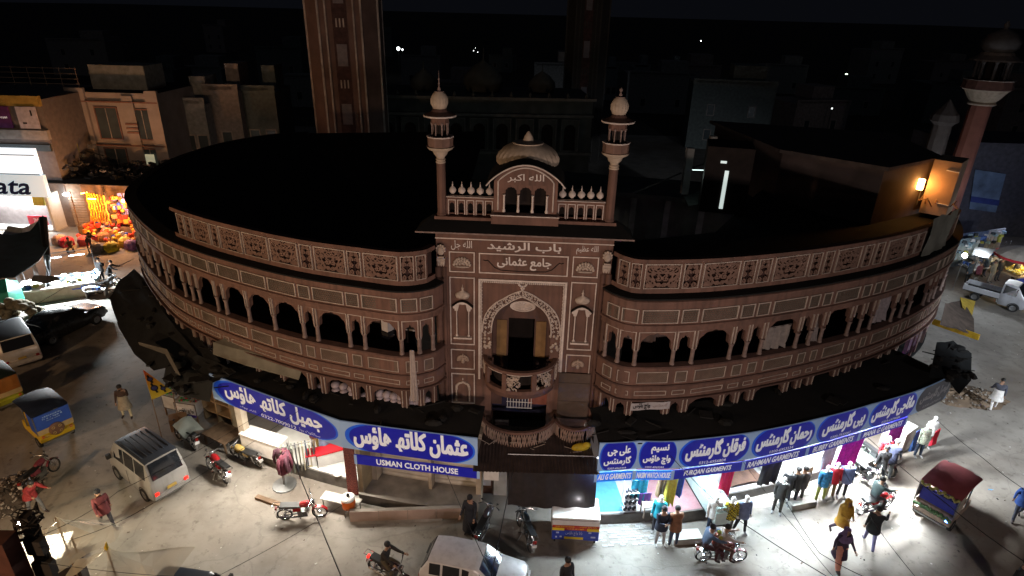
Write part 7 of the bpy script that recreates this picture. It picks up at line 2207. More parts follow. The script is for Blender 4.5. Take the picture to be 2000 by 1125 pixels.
# cloths and garments hanging in the shop fronts
def hang(name, label, p, zt, w_, c, rz=0.0, cat='cloth', var=.2, fold=.05, group=None, taper=1.0):
    rows = []
    n = 10
    zb = p[2]
    for k in range(5):
        f = k / 4
        rows.append([((w_ * (taper + (1 - taper) * f)) * (i / n - .5), fold * math.sin(i * 1.9 + k * .5) * (.4 + f), zt + (zb - zt) * f + .03 * math.sin(i * 1.3) * f) for i in range(n + 1)])
    mb = MB().sheet(rows)
    mb.tube([(-w_ * taper / 2, 0, zt + .02), (w_ * taper / 2, 0, zt + .02)], .012, 4)
    return tag(mb.build(name, mat('cloth_h_%d_%d_%d' % tuple(int(q_ * 1000) for q_ in c), c, .9, var, 9, .2), None, (p[0], p[1], 0), rz, smooth=True), label, cat, group)
hang('hanging_shirt', 'cyan shirt hanging beside the wire rack', (4.74, 17.08, 1.00), 1.9, .6, (.03, .38, .55), .1, 'shirt')
hang('purple_cloth', 'purple cloth hung on the small table frame', (4.98, 17.07, 0.80), 1.3, .45, (.22, .10, .42), .1)
hang('hanging_shawl', 'yellow shawl hanging above the two men at the step', (5.80, 16.87, 1.00), 2.2, .42, (.48, .44, .06), .1, 'shawl', fold=.08)
hang('hanging_shawl', 'tan shawl hanging above the two men at the step', (5.60, 17.16, 1.10), 2.2, .45, (.34, .24, .14), .1, 'shawl', fold=.08)
hang('hanging_jacket', 'blue jacket hanging beside the pink carpet', (6.01, 17.06, 1.20), 2.2, .6, (.03, .07, .28), .1, 'jacket')
hang('red_cloth', 'red cloth hanging between the glass counter and the fur blanket', (7.92, 17.40, 0.90), 2.1, .5, (.42, .01, .05), .2)
hang('dark_coat', 'row of dark coats hanging at the corner of the white shop', (9.80, 18.08, 1.00), 2.1, .9, (.03, .028, .028), .3, 'coat')
hang('magenta_cloth', 'magenta cloth hung at the back of the mannequin shop', (13.33, 19.27, 0.90), 2.2, 1.2, (.62, .02, .36), .4, var=.35)
hang('white_shirt', 'white shirt hanging behind the denim mannequin', (12.31, 18.91, 1.10), 2.1, .7, (.62, .63, .66), .4, 'shirt')
hang('orange_print_cloth', 'orange and blue print cloth beside the shoppers in black', (11.39, 18.44, 0.60), 1.5, .5, (.5, .36, .24), .3, var=.6)
hang('red_scarf', 'red scarf hanging at the far end corner of the row', (17.38, 20.44, 1.20), 1.9, .45, (.45, .01, .03), .6, 'scarf')
hang('blue_jeans', 'blue jeans hung on the end shop wall', (16.77, 20.64, 0.70), 1.7, .35, (.03, .08, .24), .6, 'jeans')
hang('magenta_cloth', 'purple magenta cloth on the inner wall of the end shop', (15.85, 20.60, 0.70), 2.2, 1.0, (.36, .03, .30), .5, var=.3)
hang('white_cloth', 'long white cloth strip dangling from the arcade above the wide blue sign', (LEFT.at(1.35, .25).x, LEFT.at(1.35, .25).y, 4.6), 6.6, .30, (.42, .35, .32), 0, fold=.04, taper=.5)
wb = thing('end_counter', 'pale box counter with slanted white top before the end shop', 'counter', (17.14, 21.51), .62)
MB().box((0, .4, .55), (.9, .9, 1.1)).build('case', mat('pale_brown_case', (.34, .29, .25), .7, .2), wb)
MB().box((0, .4, 1.12), (.96, .96, .05)).build('top', WHITE, wb)
nb = thing('watch_notice', 'small white cloth banner with dark Urdu writing on the lower arches', 'banner')
M_, ww = RIGHT.bay(1.5, 2.9, .02, 4.55, 1)
nb.matrix_world = M_
MB().sheet([[(-.7 + i * .14, -.03 - .02 * math.sin(i), z + .03 * i / 10) for i in range(11)] for z in (-.15, .15)]).build('cloth', mat('dirty_white_cloth', (.42, .39, .40), .8, .2), nb)
mb = MB(); lettering(mb, 'واچ ہاؤس', -.62, -.02, -.12, .13, lambda x, z: (x, -.058, z + .02), 0, .012, arabic=True); lettering(mb, 'گارمنٹس', .1, .6, -.06, .1, lambda x, z: (x, -.058, z + .03), 1, 0, arabic=True)
mb.build('lettering', [BLACK, COLGREY], nb)
# white sacks stacked behind the lower arches of the left wing
sackm = mat('lilac_white_sack', (.44, .38, .42), .8, .2, 5, .2)
sk_me = None
q = random.Random(21)
for s0, s1, rows_ in ((.62, 1.0, 3), (1.15, 1.62, 4), (1.8, 2.95, 4), (3.15, 3.55, 3), (3.75, 4.8, 4), (5.0, 5.4, 3)):
    n = max(2, int((s1 - s0) / .27))
    for k in range(rows_):
        for i in range(n):
            sc_ = s0 + (s1 - s0) * (i + .5) / n
            M_, _ = LEFT.bay(sc_ - .1, sc_ + .1, -.38, 3.62 + k * .24, -1)
            if sk_me is None:
                sk_me = MB().ball((0, 0, 0), (.165, .2, .135), 0, 10, 6).mesh('sack', sackm, True)
            o = put(sk_me, 'sack', M=M_ @ rot('Y', q.uniform(-12, 12)) @ Matrix.Diagonal((q.uniform(.85, 1.1), 1, q.uniform(.85, 1.1), 1)))
            tag(o, 'lilac white sack in the stack filling a low arch of the left wing', 'sack', 'sacks stacked in the low arches')
# cloth bundle and curtain in the right gallery
for s, w_, zt, zb, c in ((7.2, 1.1, 7.2, 6.2, (.26, .22, .20)), (13.0, 1.0, 7.3, 6.25, (.32, .27, .28)), (9.0, .35, 7.2, 6.2, (.24, .2, .19))):
    p = RIGHT.at(s, -.25, zb); a = RIGHT.bay(s - .1, s + .1, 0, 0)[0]
    o = hang('gallery_cloth', {7.2: 'grey draped cloth bundle in the gallery of the right wing', 13.0: 'pale printed curtain in the far gallery arch of the right wing', 9.0: 'narrow grey cloth hanging beside the far gallery column'}[s], (p.x, p.y, p.z), zt - .25, w_, c, math.atan2(a[1][0], a[0][0]), fold=.10)

# ------------------------------------------------------------------ rubble and litter
def heap(name, label, p, rx, ry, h_, n, m, seed=1, stones=None):
    q = random.Random(seed)
    mb = MB()
    mb.sheet([[(rx * r_ * math.cos(2 * PI * i / 18) * (1 + .1 * math.sin(i * 2.3)), ry * r_ * math.sin(2 * PI * i / 18) * (1 + .1 * math.cos(i * 1.7)), h_ * (1 - r_ ** 1.5) * (1 + .2 * math.sin(i * 3 + r_ * 9)) + .006) for i in range(19)] for r_ in (.02, .3, .55, .8, 1.0)])
    for i in range(n):
        a = q.random() * 2 * PI; r_ = math.sqrt(q.random())
        s = q.uniform(.02, .07)
        mb.box((rx * r_ * math.cos(a), ry * r_ * math.sin(a), h_ * (1 - r_ ** 1.5) + s * .4), (s * q.uniform(.7, 1.8), s, s * .8), 1 if q.random() < .5 else 0, None, q.random() * 3)
    return tag(mb.build(name, [m, stones or CONC], None, p), label, 'heap', None, 'stuff')
heap('rubble', 'low heap of earth and rubble beside the man in white shalwar', (22.73, 25.82), 1.9, 1.1, .3, 260, mat('brown_earth', (.15, .105, .07), .95, .4, 3, .5), 2)
heap('gravel', 'heap of broken stones at the left edge', (-18.66, 17.50), 1.1, 1.4, .3, 420, mat('dark_earth', (.07, .055, .045), .95, .4, 3, .5), 3, mat('pale_stones', (.36, .31, .27), .9, .4, 8))
mb = MB(); q = random.Random(8)
for i in range(900):
    x, y = q.uniform(-32, 32), q.uniform(12, 40)
    if (x - CX) ** 2 + (y - CY) ** 2 < 28.2 ** 2:
        continue
    s = q.uniform(.012, .05)
    mb.box((x, y, .012), (s * q.uniform(1, 2.5), s, .012), q.choice((0, 0, 1, 2)), None, q.random() * 3)
tag(mb.build('litter', [mat('paper_scrap', (.55, .53, .5), .9), mat('brown_scrap', (.12, .09, .07), .9), mat('dark_scrap', (.03, .03, .03), .9)]), kind='stuff')
tag(MB().sheet([[(.1 * i, .03 * math.sin(i * 3 + k), .02 + .04 * (i + k) % .05) for i in range(3)] for k in range(3)]).build('plastic_bag', mat('sky_blue_plastic', (.10, .40, .75), .5), None, (19.17, 19.16)), 'small bright blue plastic scrap on the road near the maroon rickshaw', 'plastic scrap')
# brick pavers showing through the worn road near the shop step: each a block of its own
pv_me = MB().box((0, 0, .012), (.2, .1, .024)).mesh('paver', mat('grey_paver', (.36, .35, .34), .85, .35, 5, .2))
p0 = (4.31, 16.15)
pav = thing('paver_patch', 'patch of small grey brick pavers worn bare before the pale blue mat shop', 'paving', (p0[0], p0[1], 0), .1)
q = random.Random(13)
for i in range(14):
    for j in range(15):
        if q.random() < .22 + abs(i - 7) * .045:
            continue
        put(pv_me, 'paver', pav, (-1.5 + i * .215 + (.107 if j % 2 else 0), -.2 + j * .115, q.uniform(-.008, .004)), q.uniform(-.05, .05))

# ------------------------------------------------------------------ wires overhead
def wire(label, pts, r=.016, sag=.25, n=14):
    out = []
    for a, b in zip(pts, pts[1:]):
        for i in range(n):
            f = i / n
            out.append((a[0] + (b[0] - a[0]) * f, a[1] + (b[1] - a[1]) * f, a[2] + (b[2] - a[2]) * f - sag * 4 * f * (1 - f)))
    out.append(pts[-1])
    return tag(MB().tube(out, r, 4).build('overhead_wire', mat('black_cable', (.012, .012, .012), .7)), label, 'cable', 'wires strung across the road')
wire('thick black cable from the cloth house sign down across the red motorcycle', [(-7.24, 16.14, 3.90), (-3.07, 8.32, 7.00)], .013, .05)
wire('black cable from the end of the English strip over the white hatchback roof', [(-2.00, 15.91, 3.00), (-0.17, 8.77, 6.50)], .009, .05)
wire('black cable from the curtain top across the hatchback bonnet', [(0.21, 16.32, 3.00), (-0.30, 8.77, 6.50)], .011, .05)
wire('thin cable from the bottom left pole across the silver van', [(-9.53, 9.17, 7.00), (-9.10, 11.03, 6.50), (-8.12, 16.96, 4.60)], .007, .1)
wire('thin cable from the bottom left pole past the small red motorcycle', [(-9.49, 9.09, 6.80), (-8.34, 10.34, 6.50), (-6.91, 17.45, 4.50)], .007, .1)
wire('thin cable low across the road in front of the red motorcycle', [(-9.55, 9.09, 6.40), (-6.07, 9.16, 6.00), (-4.39, 14.02, 3.80)], .007, .1)
wire('thin cable crossing the garment shop fronts to the lower right', [(5.26, 15.88, 4.00), (6.10, 12.96, 4.50), (7.48, 9.84, 5.50)], .013, .05)
wire('thin cable over the family motorcycle to the bottom edge', [(7.53, 15.72, 4.00), (7.49, 11.80, 5.00), (7.42, 9.76, 5.60)], .009, .05)
wire('cable from the strip of signs over the woman in mustard', [(8.23, 14.16, 4.00), (7.73, 11.16, 5.00), (8.41, 9.87, 5.50)], .011, .05)
wire('thin cable over the man in lavender jeans', [(10.70, 15.85, 4.00), (9.63, 12.39, 5.00), (9.10, 9.64, 5.80)], .009, .05)
wire('long cable over the maroon rickshaw roof to the right edge', [(12.23, 17.22, 4.00), (12.01, 12.94, 5.00), (11.73, 9.96, 6.00)], .012, .05)
wire('thin cable from the far corner to the right edge', [(15.31, 18.22, 4.00), (14.83, 15.42, 4.60), (14.75, 13.23, 5.00)], .010, .05)
wire('cable slung from the dark wing over the white stall to the left', [(-18.44, 27.66, 5.50), (-19.55, 25.09, 5.50), (-18.95, 19.55, 6.00)], .012, .1)

# ------------------------------------------------------------------ pole with cable tangle, clear plastic sheet, near stall
pb0 = (-13.55, 12.96)
pt = (-11.00, 10.55, 6.20)
pole = thing('utility_pole', 'concrete utility pole wrapped in a tangle of black cables, bottom left', 'utility pole', (pt[0], pt[1], 0))
MB().box((0, 0, 3.1), (.22, .22, 6.2)).build('post', mat('dark_post', (.03, .022, .018), .9), pole)
q = random.Random(17)
mb = MB()
for i in range(70):
    z = q.uniform(3.6, 6.3); a = q.random() * 6.3; r_ = .07 + .07 * abs(math.sin(z * 3)) + (.14 if z > 5.8 else 0)
    pts = []
    for k in range(5):
        pts.append(((r_ + q.uniform(-.03, .05)) * math.cos(a + k * .7), (r_ + q.uniform(-.03, .05)) * math.sin(a + k * .7), z + q.uniform(-.16, .16)))
    mb.tube(pts, q.uniform(.012, .022), 4)
tag(mb.build('cable_tangle', mat('brown_black_cable', (.02, .014, .011), .85), pole), kind='stuff')
for z, w_ in ((5.4, .38), (4.7, .42), (4.0, .36)):
    MB().box((.12, -.15, z), (w_, .2, .42)).build('junction_box', mat('dark_junction_box', (.025, .02, .018), .8), pole)
for dz in (0, -.22):
    MB().tube([(0, 0, 5.75 + dz), (-1.6, -.5, 5.45 + dz)], .04, 5).build('cross_arm', mat('dark_iron', (.025, .02, .018), .7), pole)
p = (-11.18, 10.06, 6.00)
tag(MB().box((0, 0, 3.0), (.42, .42, 6.0)).build('gate_post', mat('dark_red_post', (.075, .025, .018), .85, .4, 3, .3), None, (p[0] - .1, p[1], 0)), 'dark red square post cut off by the left edge, below the cross arms', 'post')
film = glassy('clear_plastic_film', (.9, .86, .70), .36, .15)
def film_sheet(label, apex, hem, low):
    mb = MB()
    n = len(hem)
    rows = []
    for k in range(7):
        f = k / 6
        rows.append([(apex[0] + (h[0] - apex[0]) * f, apex[1] + (h[1] - apex[1]) * f, apex[2] + (h[2] - apex[2]) * (f ** .62) + .05 * math.sin(i * 2.4 + k)) for i, h in enumerate(hem)])
    mb.sheet(rows)
    o = mb.build('plastic_sheet', film, smooth=False)
    return tag(o, label, 'plastic sheet')
A1, A2 = (-12.95, 13.22, 3.40), (-10.84, 12.18, 3.40)
film_sheet('clear plastic sheet peaked on a pole beside the cable tangle', A1, [(-13.42, 12.56, 2.60), (-13.79, 13.39, 2.60), (-13.36, 13.80, 2.70), (-12.40, 14.00, 2.60), (-11.43, 13.67, 2.60), (-11.40, 13.18, 2.60), (-11.86, 12.61, 2.60), (-12.30, 11.99, 2.60)], 2.6)
film_sheet('clear plastic sheet peaked with a yellow knot, along the bottom edge', A2, [(-12.00, 11.75, 2.60), (-11.94, 12.34, 2.70), (-11.38, 12.63, 2.80), (-9.98, 12.67, 2.70), (-8.97, 13.02, 2.60), (-9.12, 12.09, 2.60), (-9.07, 11.68, 2.50), (-10.64, 11.32, 2.50)], 2.5)
tag(MB().ball((0, 0, 0), (.06, .06, .09), 0, 7, 5).tube([(0, 0, .05), (.05, 0, .22)], [.05, .01], 5).build('yellow_knot', mat('yellow_plastic', (.55, .38, .02)), None, A2), 'yellow knot tying the peak of the clear plastic sheet', 'knot')
for a, lab in ((A1, 'thin pole holding up the clear plastic sheet beside the cable tangle'), (A2, 'thin pole under the yellow knot of the plastic sheet')):
    tag(MB().tube([(a[0], a[1], 0), (a[0], a[1], a[2] - .02)], .025, 6).build('tent_pole', WOOD), lab, 'pole')
p = (-14.94, 14.19, 0.90)
lt = thing('added_glare_table', 'white topped table added to glare under the bulb behind the cable pole', 'table', (p[0], p[1], 0), .3)  # added white surface that catches the bulb's glare
MB().box((0, 0, .88), (1.7, 1.3, .05)).build('table_top', WHITE, lt)
for s in (-1, 1):
    for u in (-1, 1):
        MB().box((s * .78, u * .58, .43), (.05, .05, .86)).build('leg', WOOD, lt)
nl = thing('stall_lamp', 'glaring white stall bulb at the bottom left behind the cable pole', 'lamp', (-15.55, 14.57))
MB().tube([(0, 0, 0), (0, 0, 1.6)], .02, 5).build('stand', STEEL, nl)
MB().ball((0, 0, 1.7), .08, 0, 10, 8).build('bulb', glow('glaring_bulb', (1, .93, .72), 220), nl)
lamp('stall_lamp_light', 'POINT', (p[0] + .25, p[1] + .5, 2.0), 260, (1.0, .86, .58), shadow_soft_size=.12)
p = (-13.90, 13.18, 1.20)
ot = thing('orange_barrel', 'orange cylinder beside a black box, below the cable pole', 'barrel', (p[0], p[1], 0), .3)
MB().lathe([(.3, 0), (.34, .5), (.3, 1.0), (.001, 1.02)], 16).build('barrel', mat('orange_plastic', (.6, .12, .01)), ot, smooth=True)
p = (-13.30, 13.40, 1.40)
tag(MB().box((0, 0, .7), (.7, .5, 1.4)).build('black_box', mat('dark_box', (.025, .018, .016), .8), None, (p[0], p[1], 0), .4), 'black box standing beside the orange cylinder at the bottom left', 'box')

# ------------------------------------------------------------------ white lit stall and tarpaulins on the left
p = (-27.68, 33.78)
ws = thing('white_stall', 'stall table glaring white under its lamps, beside two dark men', 'stall', p, .5)
MB().box((0, 1.2, .8), (4.2, 2.0, .1)).build('table_top', WHITE, ws)
MB().box((0, .25, .4), (4.2, .08, .8)).build('front_cloth', mat('tan_box_front', (.38, .33, .24), .8, .2), ws)
for x in (-1.9, 1.9):
    MB().tube([(x, 2.2, 0), (x, 2.2, 2.4)], .03, 6).build('post', STEEL, ws)
MB().tube([(-1.9, 2.2, 2.4), (1.9, 2.2, 2.4)], .03, 6).build('rail', STEEL, ws)
q = random.Random(31)
for i in range(46):
    c = i % 6
    x, y = q.uniform(-2, 2), q.uniform(.4, 2.0)
    m_ = mat('stall_good_%d' % c, ((.6, .6, .62), (.05, .12, .4), (.45, .48, .1), (.5, .5, .48), (.03, .04, .05), (.3, .45, .55))[c], .6)
    a = .5
    tag(put(shared('stall_good|%d' % c, lambda: MB().box((0, 0, .09), (.30, .22, .18), taper=.85), m_), 'boxed_good', None, (p[0] + x * math.cos(a) - y * math.sin(a), p[1] + x * math.sin(a) + y * math.cos(a), .86), q.random() * 3), ('white', 'blue', 'olive yellow', 'pale grey', 'black', 'light blue')[c] + ' packet among the goods spread on the glaring white stall', 'packet', 'packets on the white stall')
for x in (-1.2, 0, 1.2):
    MB().tube([(x - .4, 1.4, 2.35), (x + .4, 1.4, 2.35)], .025, 6).build('tube_lamp', TUBE, ws)
a = .5
lamp('white_stall_light', 'AREA', (p[0] - 1.2 * math.sin(a), p[1] + 1.2 * math.cos(a), 2.3), 2200, (.9, .97, 1), (p[0] + .1, p[1] - .2, 0), shape='RECTANGLE', size=3.2, size_y=.3)
for k, (p, c) in enumerate((((-26.82, 34.80), (.02, .05, .3)), ((-26.00, 34.62), (.55, .55, .55)), ((-29.03, 33.91), (.3, .3, .3)), ((-30.97, 35.71), (.25, .24, .24)))):
    o = thing('side_table', ('small table heaped with blue and white packets right of the white stall', 'low white table at the road end of the white stall', 'grey cabinet under the dark tarpaulin, beside the white stall', 'tall grey panel standing behind the white stall')[k], 'table' if k < 2 else 'cabinet', p, .4)
    hh = (.6, .5, 1.2, 1.9)[k]
    MB().box((0, 0, hh - .03), (1.1, .7, .06)).build('top', mat('side_top_%d' % k, c, .6), o)
    for s in (-1, 1):
        MB().box((s * .5, 0, hh / 2 - .03), (.06, .6, hh - .06)).build('leg', mat('grey_iron', (.2, .2, .2), .6), o)
    if k < 2:
        for i in range(8):
            x, y = q.uniform(-.45, .45), q.uniform(-.25, .25)
            tag(put(shared('stall_good|%d' % (1 if i % 2 else 0), None, None), 'boxed_good', None, (o.location.x + x, o.location.y + y, hh), q.random() * 3), 'small packet on the little tables beside the white stall', 'packet', 'packets on the little tables')
canopy('dark tarpaulin roof sagging over the left edge, below the shoe shop',
       [[(-28.80, 30.44)+(2.9,), (-27.65, 31.10)+(2.8,), (-27.78, 33.14)+(2.9,), (-28.68, 35.37)+(3.0,)], [(-30.63, 32.84)+(3.1,), (-30.00, 34.05)+(2.8,), (-29.91, 35.55)+(2.9,), (-29.92, 36.80)+(3.3,)], [(-33.71, 36.80)+(3.3,), (-32.21, 36.90)+(3.1,), (-31.22, 37.29)+(3.2,), (-31.09, 38.56)+(3.9,)]], 'tarpaulin_roof', mat('dark_teal_tarpaulin', (.014, .028, .032), .8, .4, 2, .3), rough=.05)
canopy('white sloped sheet roof catching the lamp light, under the shoe shop',
       [[(-33.05, 37.31)+(3.0,), (-31.77, 37.10)+(2.9,), (-31.81, 39.07)+(3.0,)], [(-33.44, 38.34)+(3.2,), (-32.12, 37.93)+(3.2,), (-31.98, 39.24)+(3.3,)]], 'sheet_roof', mat('pale_sheet_roof', (.5, .5, .48), .8), rough=.02)
canopy('green net tarpaulin heaped over the stall at the left edge',
       [[(-29.65, 30.93)+(.6,), (-28.95, 31.49)+(.5,), (-28.93, 32.73)+(.4,)], [(-29.73, 31.40)+(1.5,), (-28.82, 31.59)+(1.6,), (-29.05, 32.81)+(1.2,)], [(-30.56, 32.62)+(1.9,), (-29.50, 32.46)+(2.0,), (-29.24, 32.94)+(1.7,)]], 'green_tarpaulin', mat('green_net_tarpaulin', (.02, .20, .14), .7, .35, 3, .3), rough=.08)
canopy('small dark umbrella like sheet over the white stall lamps',
       [[(-26.81, 31.05)+(2.6,), (-25.80, 30.83)+(2.6,), (-25.39, 31.35)+(2.6,)], [(-26.63, 31.16)+(2.9,), (-25.74, 30.91)+(3.0,), (-25.41, 31.25)+(2.8,)]], 'sheet_roof', mat('dark_grey_sheet', (.06, .06, .06), .8), rough=.0)
sk = thing('bundle_heap', 'big lumpy sack bundle tied in ropes, left of the black sedan', 'bundle', (-28.22, 31.02), .2)
mb = MB(); q = random.Random(2)
for i in range(60):
    a = q.random() * 6.3; r_ = math.sqrt(q.random())
    mb.ball((1.5 * r_ * math.cos(a), .9 * r_ * math.sin(a), .15 + 1.15 * (1 - r_ * r_) * q.uniform(.7, 1)), (.28, .25, .22), 0, 8, 5)
mb.build('sacking', mat('sack_brown', (.15, .13, .085), .95, .6, 7, .5), sk, smooth=True)
# black tarpaulin curtain pole and bushes over the roofs
tag(MB().tube([(-30.71, 38.03, 3.80), (-28.44, 34.67, 2.60), (-28.49, 34.36, 1.20)], [.25, .18, .12], 7).build('rolled_tarpaulin', TARP), 'rolled black tarpaulin hanging from the corner of the dark roof', 'tarpaulin')
mb = MB(); q = random.Random(41)
for i in range(220):
    c = (-37.5 + q.uniform(0, 9.5), 48.2 + q.uniform(-.6, 3.0), 0)
    z = 3.85 + abs(q.gauss(0, .5)) * (1.6 if c[0] < -34.5 else .8)
    k = q.random()
    if k < .45:
        mb.box((c[0], c[1], z), (q.uniform(.08, .8), q.uniform(.05, .4), q.uniform(.04, .35)), q.randrange(3), None, q.random() * 3)
    elif k < .8:
        mb.tube([(c[0], c[1], z), (c[0] + q.uniform(-.9, .9), c[1], z + q.uniform(-.5, .5)), (c[0] + q.uniform(-1.2, 1.2), c[1], z + q.uniform(-.6, .4))], q.uniform(.015, .05), 4, q.randrange(3))
    else:
        mb.ball((c[0], c[1], z), (q.uniform(.1, .3), q.uniform(.1, .2), q.uniform(.08, .2)), q.randrange(3), 7, 5)
tag(mb.build('roof_clutter', [mat('clutter_dark', (.035, .035, .04), .9, .6, 6, .5), mat('clutter_grey', (.09, .09, .10), .9, .7, 6, .5), mat('clutter_black', (.015, .015, .015), .9)], ), 'dark clutter of bundles heaped on the low roofs under the pink house', 'clutter', None, 'stuff')
canopy('flat low roof over the shutter and the toy stall, piled with dark clutter', [[(-37.5, 46.6, 3.85), (-28.5, 46.4, 3.8)], [(-37.5, 50.5, 3.9), (-28.5, 50.5, 3.9)]], 'low_roof', GRIME_SHADE, rough=.0)
# toy and garland stall under an orange lamp
toy = thing('toy_stall', 'market stall hung with orange garlands and heaped toys, glowing orange', 'stall', (-31.5, 45.6, 0))
MB().box((0, 1.6, 1.8), (5.6, .1, 3.6)).build('back_sheet', mat('brown_back_sheet', (.25, .17, .12), .85, .3), toy)
MB().box((0, .7, .35), (5.4, 1.6, .7)).build('platform', mat('stall_platform', (.2, .12, .07), .9, .3), toy)
for x in (-2.6, .1, 2.6):
    MB().tube([(x, .0, 0), (x, .0, 3.5)], .04, 6).build('post', WOOD, toy)
tcol = [(.62, .22, .03), (.60, .06, .03), (.62, .40, .04), (.45, .02, .05), (.40, .22, .50), (.55, .50, .48), (.03, .06, .30), (.65, .30, .12)]
tm = [mat('toy_%d' % i, c, .5, .2, 5, 0) for i, c in enumerate(tcol)]
q = random.Random(77)
for i in range(170):
    k = q.randrange(8) if i % 3 else q.choice((0, 1, 2, 7))
    x = q.uniform(-2.7, 3.0); f = q.random()
    if i < 90:   # heap spilling to the street
        y, z = -1.6 + 2.6 * f, .12 + .9 * f + q.uniform(0, .2)
        x *= .85 - .1 * f
    else:        # hung rows
        y, z = q.uniform(.2, 1.2), q.uniform(1.1, 3.2)
        x = q.uniform(.2, 3.0)
    me = shared('toy_ball|%d' % k, lambda: MB().ball((0, 0, 0), (.16, .16, .15), 0, 8, 6), tm[k], True) if q.random() < .6 else shared('toy_box|%d' % k, lambda: MB().box((0, 0, 0), (.34, .2, .3)), tm[k])
    tag(put(me, 'toy', None, (-31.5 + x, 45.6 + y - .3, z), q.random() * 3), ('orange', 'scarlet', 'golden', 'crimson', 'lilac', 'cream', 'navy', 'peach')[k] + (' toy in the heap before the orange lit stall' if i < 90 else ' toy hung in the rows of the orange lit stall'), 'toy', 'toys heaped and hung on the orange stall')
for i in range(7):
    x = -32.6 + i * .28
    mb = MB()
    for j in range(22):
        mb.ball((0, .05 * math.sin(j), 3.5 - j * .105), (.075, .075, .07), 0 if (i + j) % 4 else 1, 6, 4)
    tag(mb.build('garland', [mat('marigold_orange', (.66, .27, .01), .6, .3, 9), mat('marigold_yellow', (.66, .45, .03), .6, .3, 9)], None, (x, 45.2 - .1 * i, 0)), 'orange marigold garland hanging at the front post of the toy stall', 'garland', 'garlands on the toy stall')
for i in range(6):
    tag(hang('plastic_pack', 'lilac plastic pack hanging in the back row of the toy stall', (-30.6 + i * .42, 46.0, 1.6), 3.3, .34, (.30, .24, .42), 0, 'pack', group='lilac packs on the toy stall'), None)
for i, (p, c) in enumerate((((-34.31, 43.43), (.55, .36, .30)), ((-33.51, 43.05), (.42, .02, .05)), ((-32.39, 43.35), (.40, .05, .06)), ((-30.46, 41.98), (.10, .09, .09)), ((-29.64, 42.25), (.55, .42, .02)), ((-29.30, 43.36), (.60, .42, .05)), ((-28.49, 42.77), (.30, .14, .34)), ((-31.48, 44.33), (.25, .12, .05)))):
    b_ = thing('goods_bale', ('pinkish plastic bale', 'crimson bale', 'red cloth bale', 'dark wire basket', 'yellow carton', 'golden heap of packets', 'violet bale', 'brown bale')[i] + ' on the ground before the orange toy stall', 'bale', p, i)
    MB().ball((0, 0, .35), (.55, .45, .38), 0, 9, 6).box((0, 0, .2), (.8, .6, .4)).build('wrapping', mat('bale_%d' % i, c, .6, .35, 5, .2), b_)
    MB().tube([(-.5, 0, .3), (0, 0, .76), (.5, 0, .3)], .02, 4).build('tie', BLACK, b_)
tag(MB().tube([(0, 0, 0), (.5, 0, .1)], .04, 6).build('neon_tube', glow('orange_tube', (1.0, .5, .08), 20), None, (-33.34, 45.68, 3.30)), 'bent orange glowing tube above the toy stall', 'light tube')
lamp('toy_stall_light', 'POINT', (-32.2, 43.9, 3.1), 1100, (1.0, .42, .12), shadow_soft_size=.15)
lamp('toy_stall_light', 'POINT', (-29.8, 44.4, 2.9), 700, (1.0, .55, .35), shadow_soft_size=.15)
tag(MB().tube([(-.3, 0, 0), (.3, 0, 0)], .05, 6).build('stall_tube', glow('orange_tube', (1.0, .5, .08), 20), None, (-31.9, 44.7, 3.2)), 'orange tube lamp under the edge of the toy stall roof', 'light tube')
# person on the low roof edge by the blue windows; sign boards of the side street
tag(MB().box((0, 0, .5), (1.8, .1, 1.0)).build('olive_board', mat('olive_yellow_board', (.30, .27, .06), .8), None, (-36.6, 50.0, 5.2)), 'olive yellow board on the roofs between billboard building and pink house', 'board')

# ------------------------------------------------------------------ street end on the right
p = (36.36, 40.72)
fc = thing('fruit_cart', 'fruit cart heaped with yellow fruit under a white and red umbrella', 'cart', p, .25)
MB().box((0, 0, .75), (2.6, 1.4, .12)).build('table_top', mat('tan_shelf', (.33, .24, .14)), fc)
MB().box((0, -.7, .45), (2.6, .06, .5)).build('blue_front', mat('cart_blue', (.025, .05, .34)), fc)
for x in (-1.1, 1.1):
    MB().lathe([(.30, -.03), (.34, 0), (.30, .03)], 14, 0, tr(x, -.6, .34) @ rot('X', 90)).build('wheel', RUBBER, fc)
mb = MB(); q = random.Random(19)
for i in range(240):
    x, y = q.uniform(-1.2, 1.2), q.uniform(-.6, .6)
    mb.ball((x, y, .86 + .28 * max(0, 1 - abs(x) / 1.3) * q.random() + .1), (.09, .08, .08), i % 2, 6, 4)
tag(mb.build('fruit', [mat('banana_yellow', (.62, .48, .05), .5), mat('pale_yellow', (.60, .55, .25), .5)], fc), kind='stuff')
ub = thing('market_umbrella', 'wide white umbrella with red hem over the fruit cart', 'umbrella', (p[0] - .2, p[1] + .3, 0))
MB().tube([(0, 0, 0), (0, 0, 2.6)], .03, 6).build('pole', STEEL, ub)
MB().lathe([(.02, 2.65), (.6, 2.5), (1.2, 2.25), (1.65, 1.95)], 10).build('canopy', mat('white_umbrella_cloth', (.45, .40, .36), .8, .15), ub)
MB().lathe([(1.65, 1.95), (1.66, 1.78)], 20).build('hem', mat('red_hem', (.42, .02, .03), .8), ub)
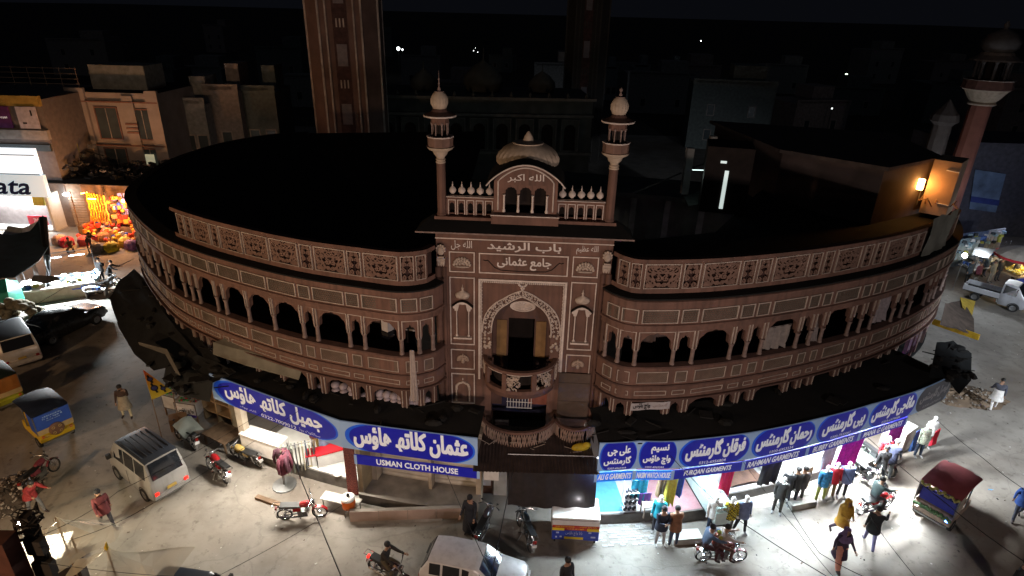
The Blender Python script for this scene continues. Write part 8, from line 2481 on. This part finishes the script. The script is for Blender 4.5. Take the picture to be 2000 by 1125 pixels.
for p, k in (((35.97, 43.78), 0), ((37.72, 44.42), 1), ((34.22, 42.17), 2)):
    o = thing('street_stall', ('lit stall of blue and white goods at the street end', 'second lit stall with hanging packets at the street end', 'small lit table of goods nearest the wing end')[k], 'stall', p, .35)
    MB().box((0, 0, .7), (2.6, 1.2, .08)).build('table_top', WHITE, o)
    MB().box((0, 1.4, 1.2), (2.8, .1, 2.2)).build('back_cloth', mat('stall_back_%d' % k, ((.10, .14, .25), (.35, .36, .38), (.2, .26, .3))[k], .8, .4), o)
    for x in (-1.2, 1.2):
        MB().tube([(x, -.5, 0), (x, -.5, 2.1)], .03, 5).build('post', STEEL, o)
    q = random.Random(k + 60)
    for i in range(26):
        c = q.randrange(6)
        x, y = q.uniform(-1.2, 1.2), q.uniform(-.5, .5)
        if i > 14: y, z = 1.25, q.uniform(1.1, 2.1)
        else: z = .74
        tag(put(shared('stall_good|%d' % c, lambda: MB().box((0, 0, .09), (.30, .22, .18), taper=.85), mat('stall_good_%d' % c, (1, 1, 1))), 'boxed_good', None, (o.location.x + x * math.cos(.35) - y * math.sin(.35), o.location.y + x * math.sin(.35) + y * math.cos(.35), z), q.random() * 3), ('white', 'blue', 'olive yellow', 'pale grey', 'black', 'light blue')[c] + ' packet on the lit stalls at the street end', 'packet', 'packets on the street end stalls')
canopy('grey sheet roof tilted over the lit stalls at the street end', [[(31.11, 39.22)+(2.6,), (31.95, 38.78)+(2.5,)], [(31.75, 39.95)+(2.9,), (32.86, 39.54)+(2.9,)]], 'sheet_roof', mat('dark_grey_sheet', (.06, .06, .06)), rough=.0)
p = (30.47, 38.99, 2.60)
sl_ = thing('stall_floodlight', 'white flood lamp glaring at the right end of the wing', 'lamp', (p[0], p[1], 0))
MB().tube([(0, 0, 0), (0, 0, 2.5)], .025, 5).build('stand', STEEL, sl_)
MB().ball((0, 0, 2.6), .16, 0, 10, 7).build('bulb', glow('white_flood_bulb', (.85, .93, 1), 60), sl_)
lamp('street_stall_light', 'POINT', (p[0] + 1.3, p[1] + .2, 2.7), 900, (.85, .93, 1.0), shadow_soft_size=.15)
lamp('fruit_cart_light', 'POINT', (fc.location.x + .3, fc.location.y - .5, 1.75), 200, (1.0, .82, .45), shadow_soft_size=.1)
h_ = -0.839
lamp('pickup_headlight', 'SPOT', ((33.09, 36.30)[0], (33.09, 36.30)[1], .75), 350, (1, .93, .8), ((33.09, 36.30)[0] + 8 * math.cos(h_), (33.09, 36.30)[1] + 8 * math.sin(h_), 0), spot_size=R(50), spot_blend=.7)
bpy.data.scenes.remove(TMP)
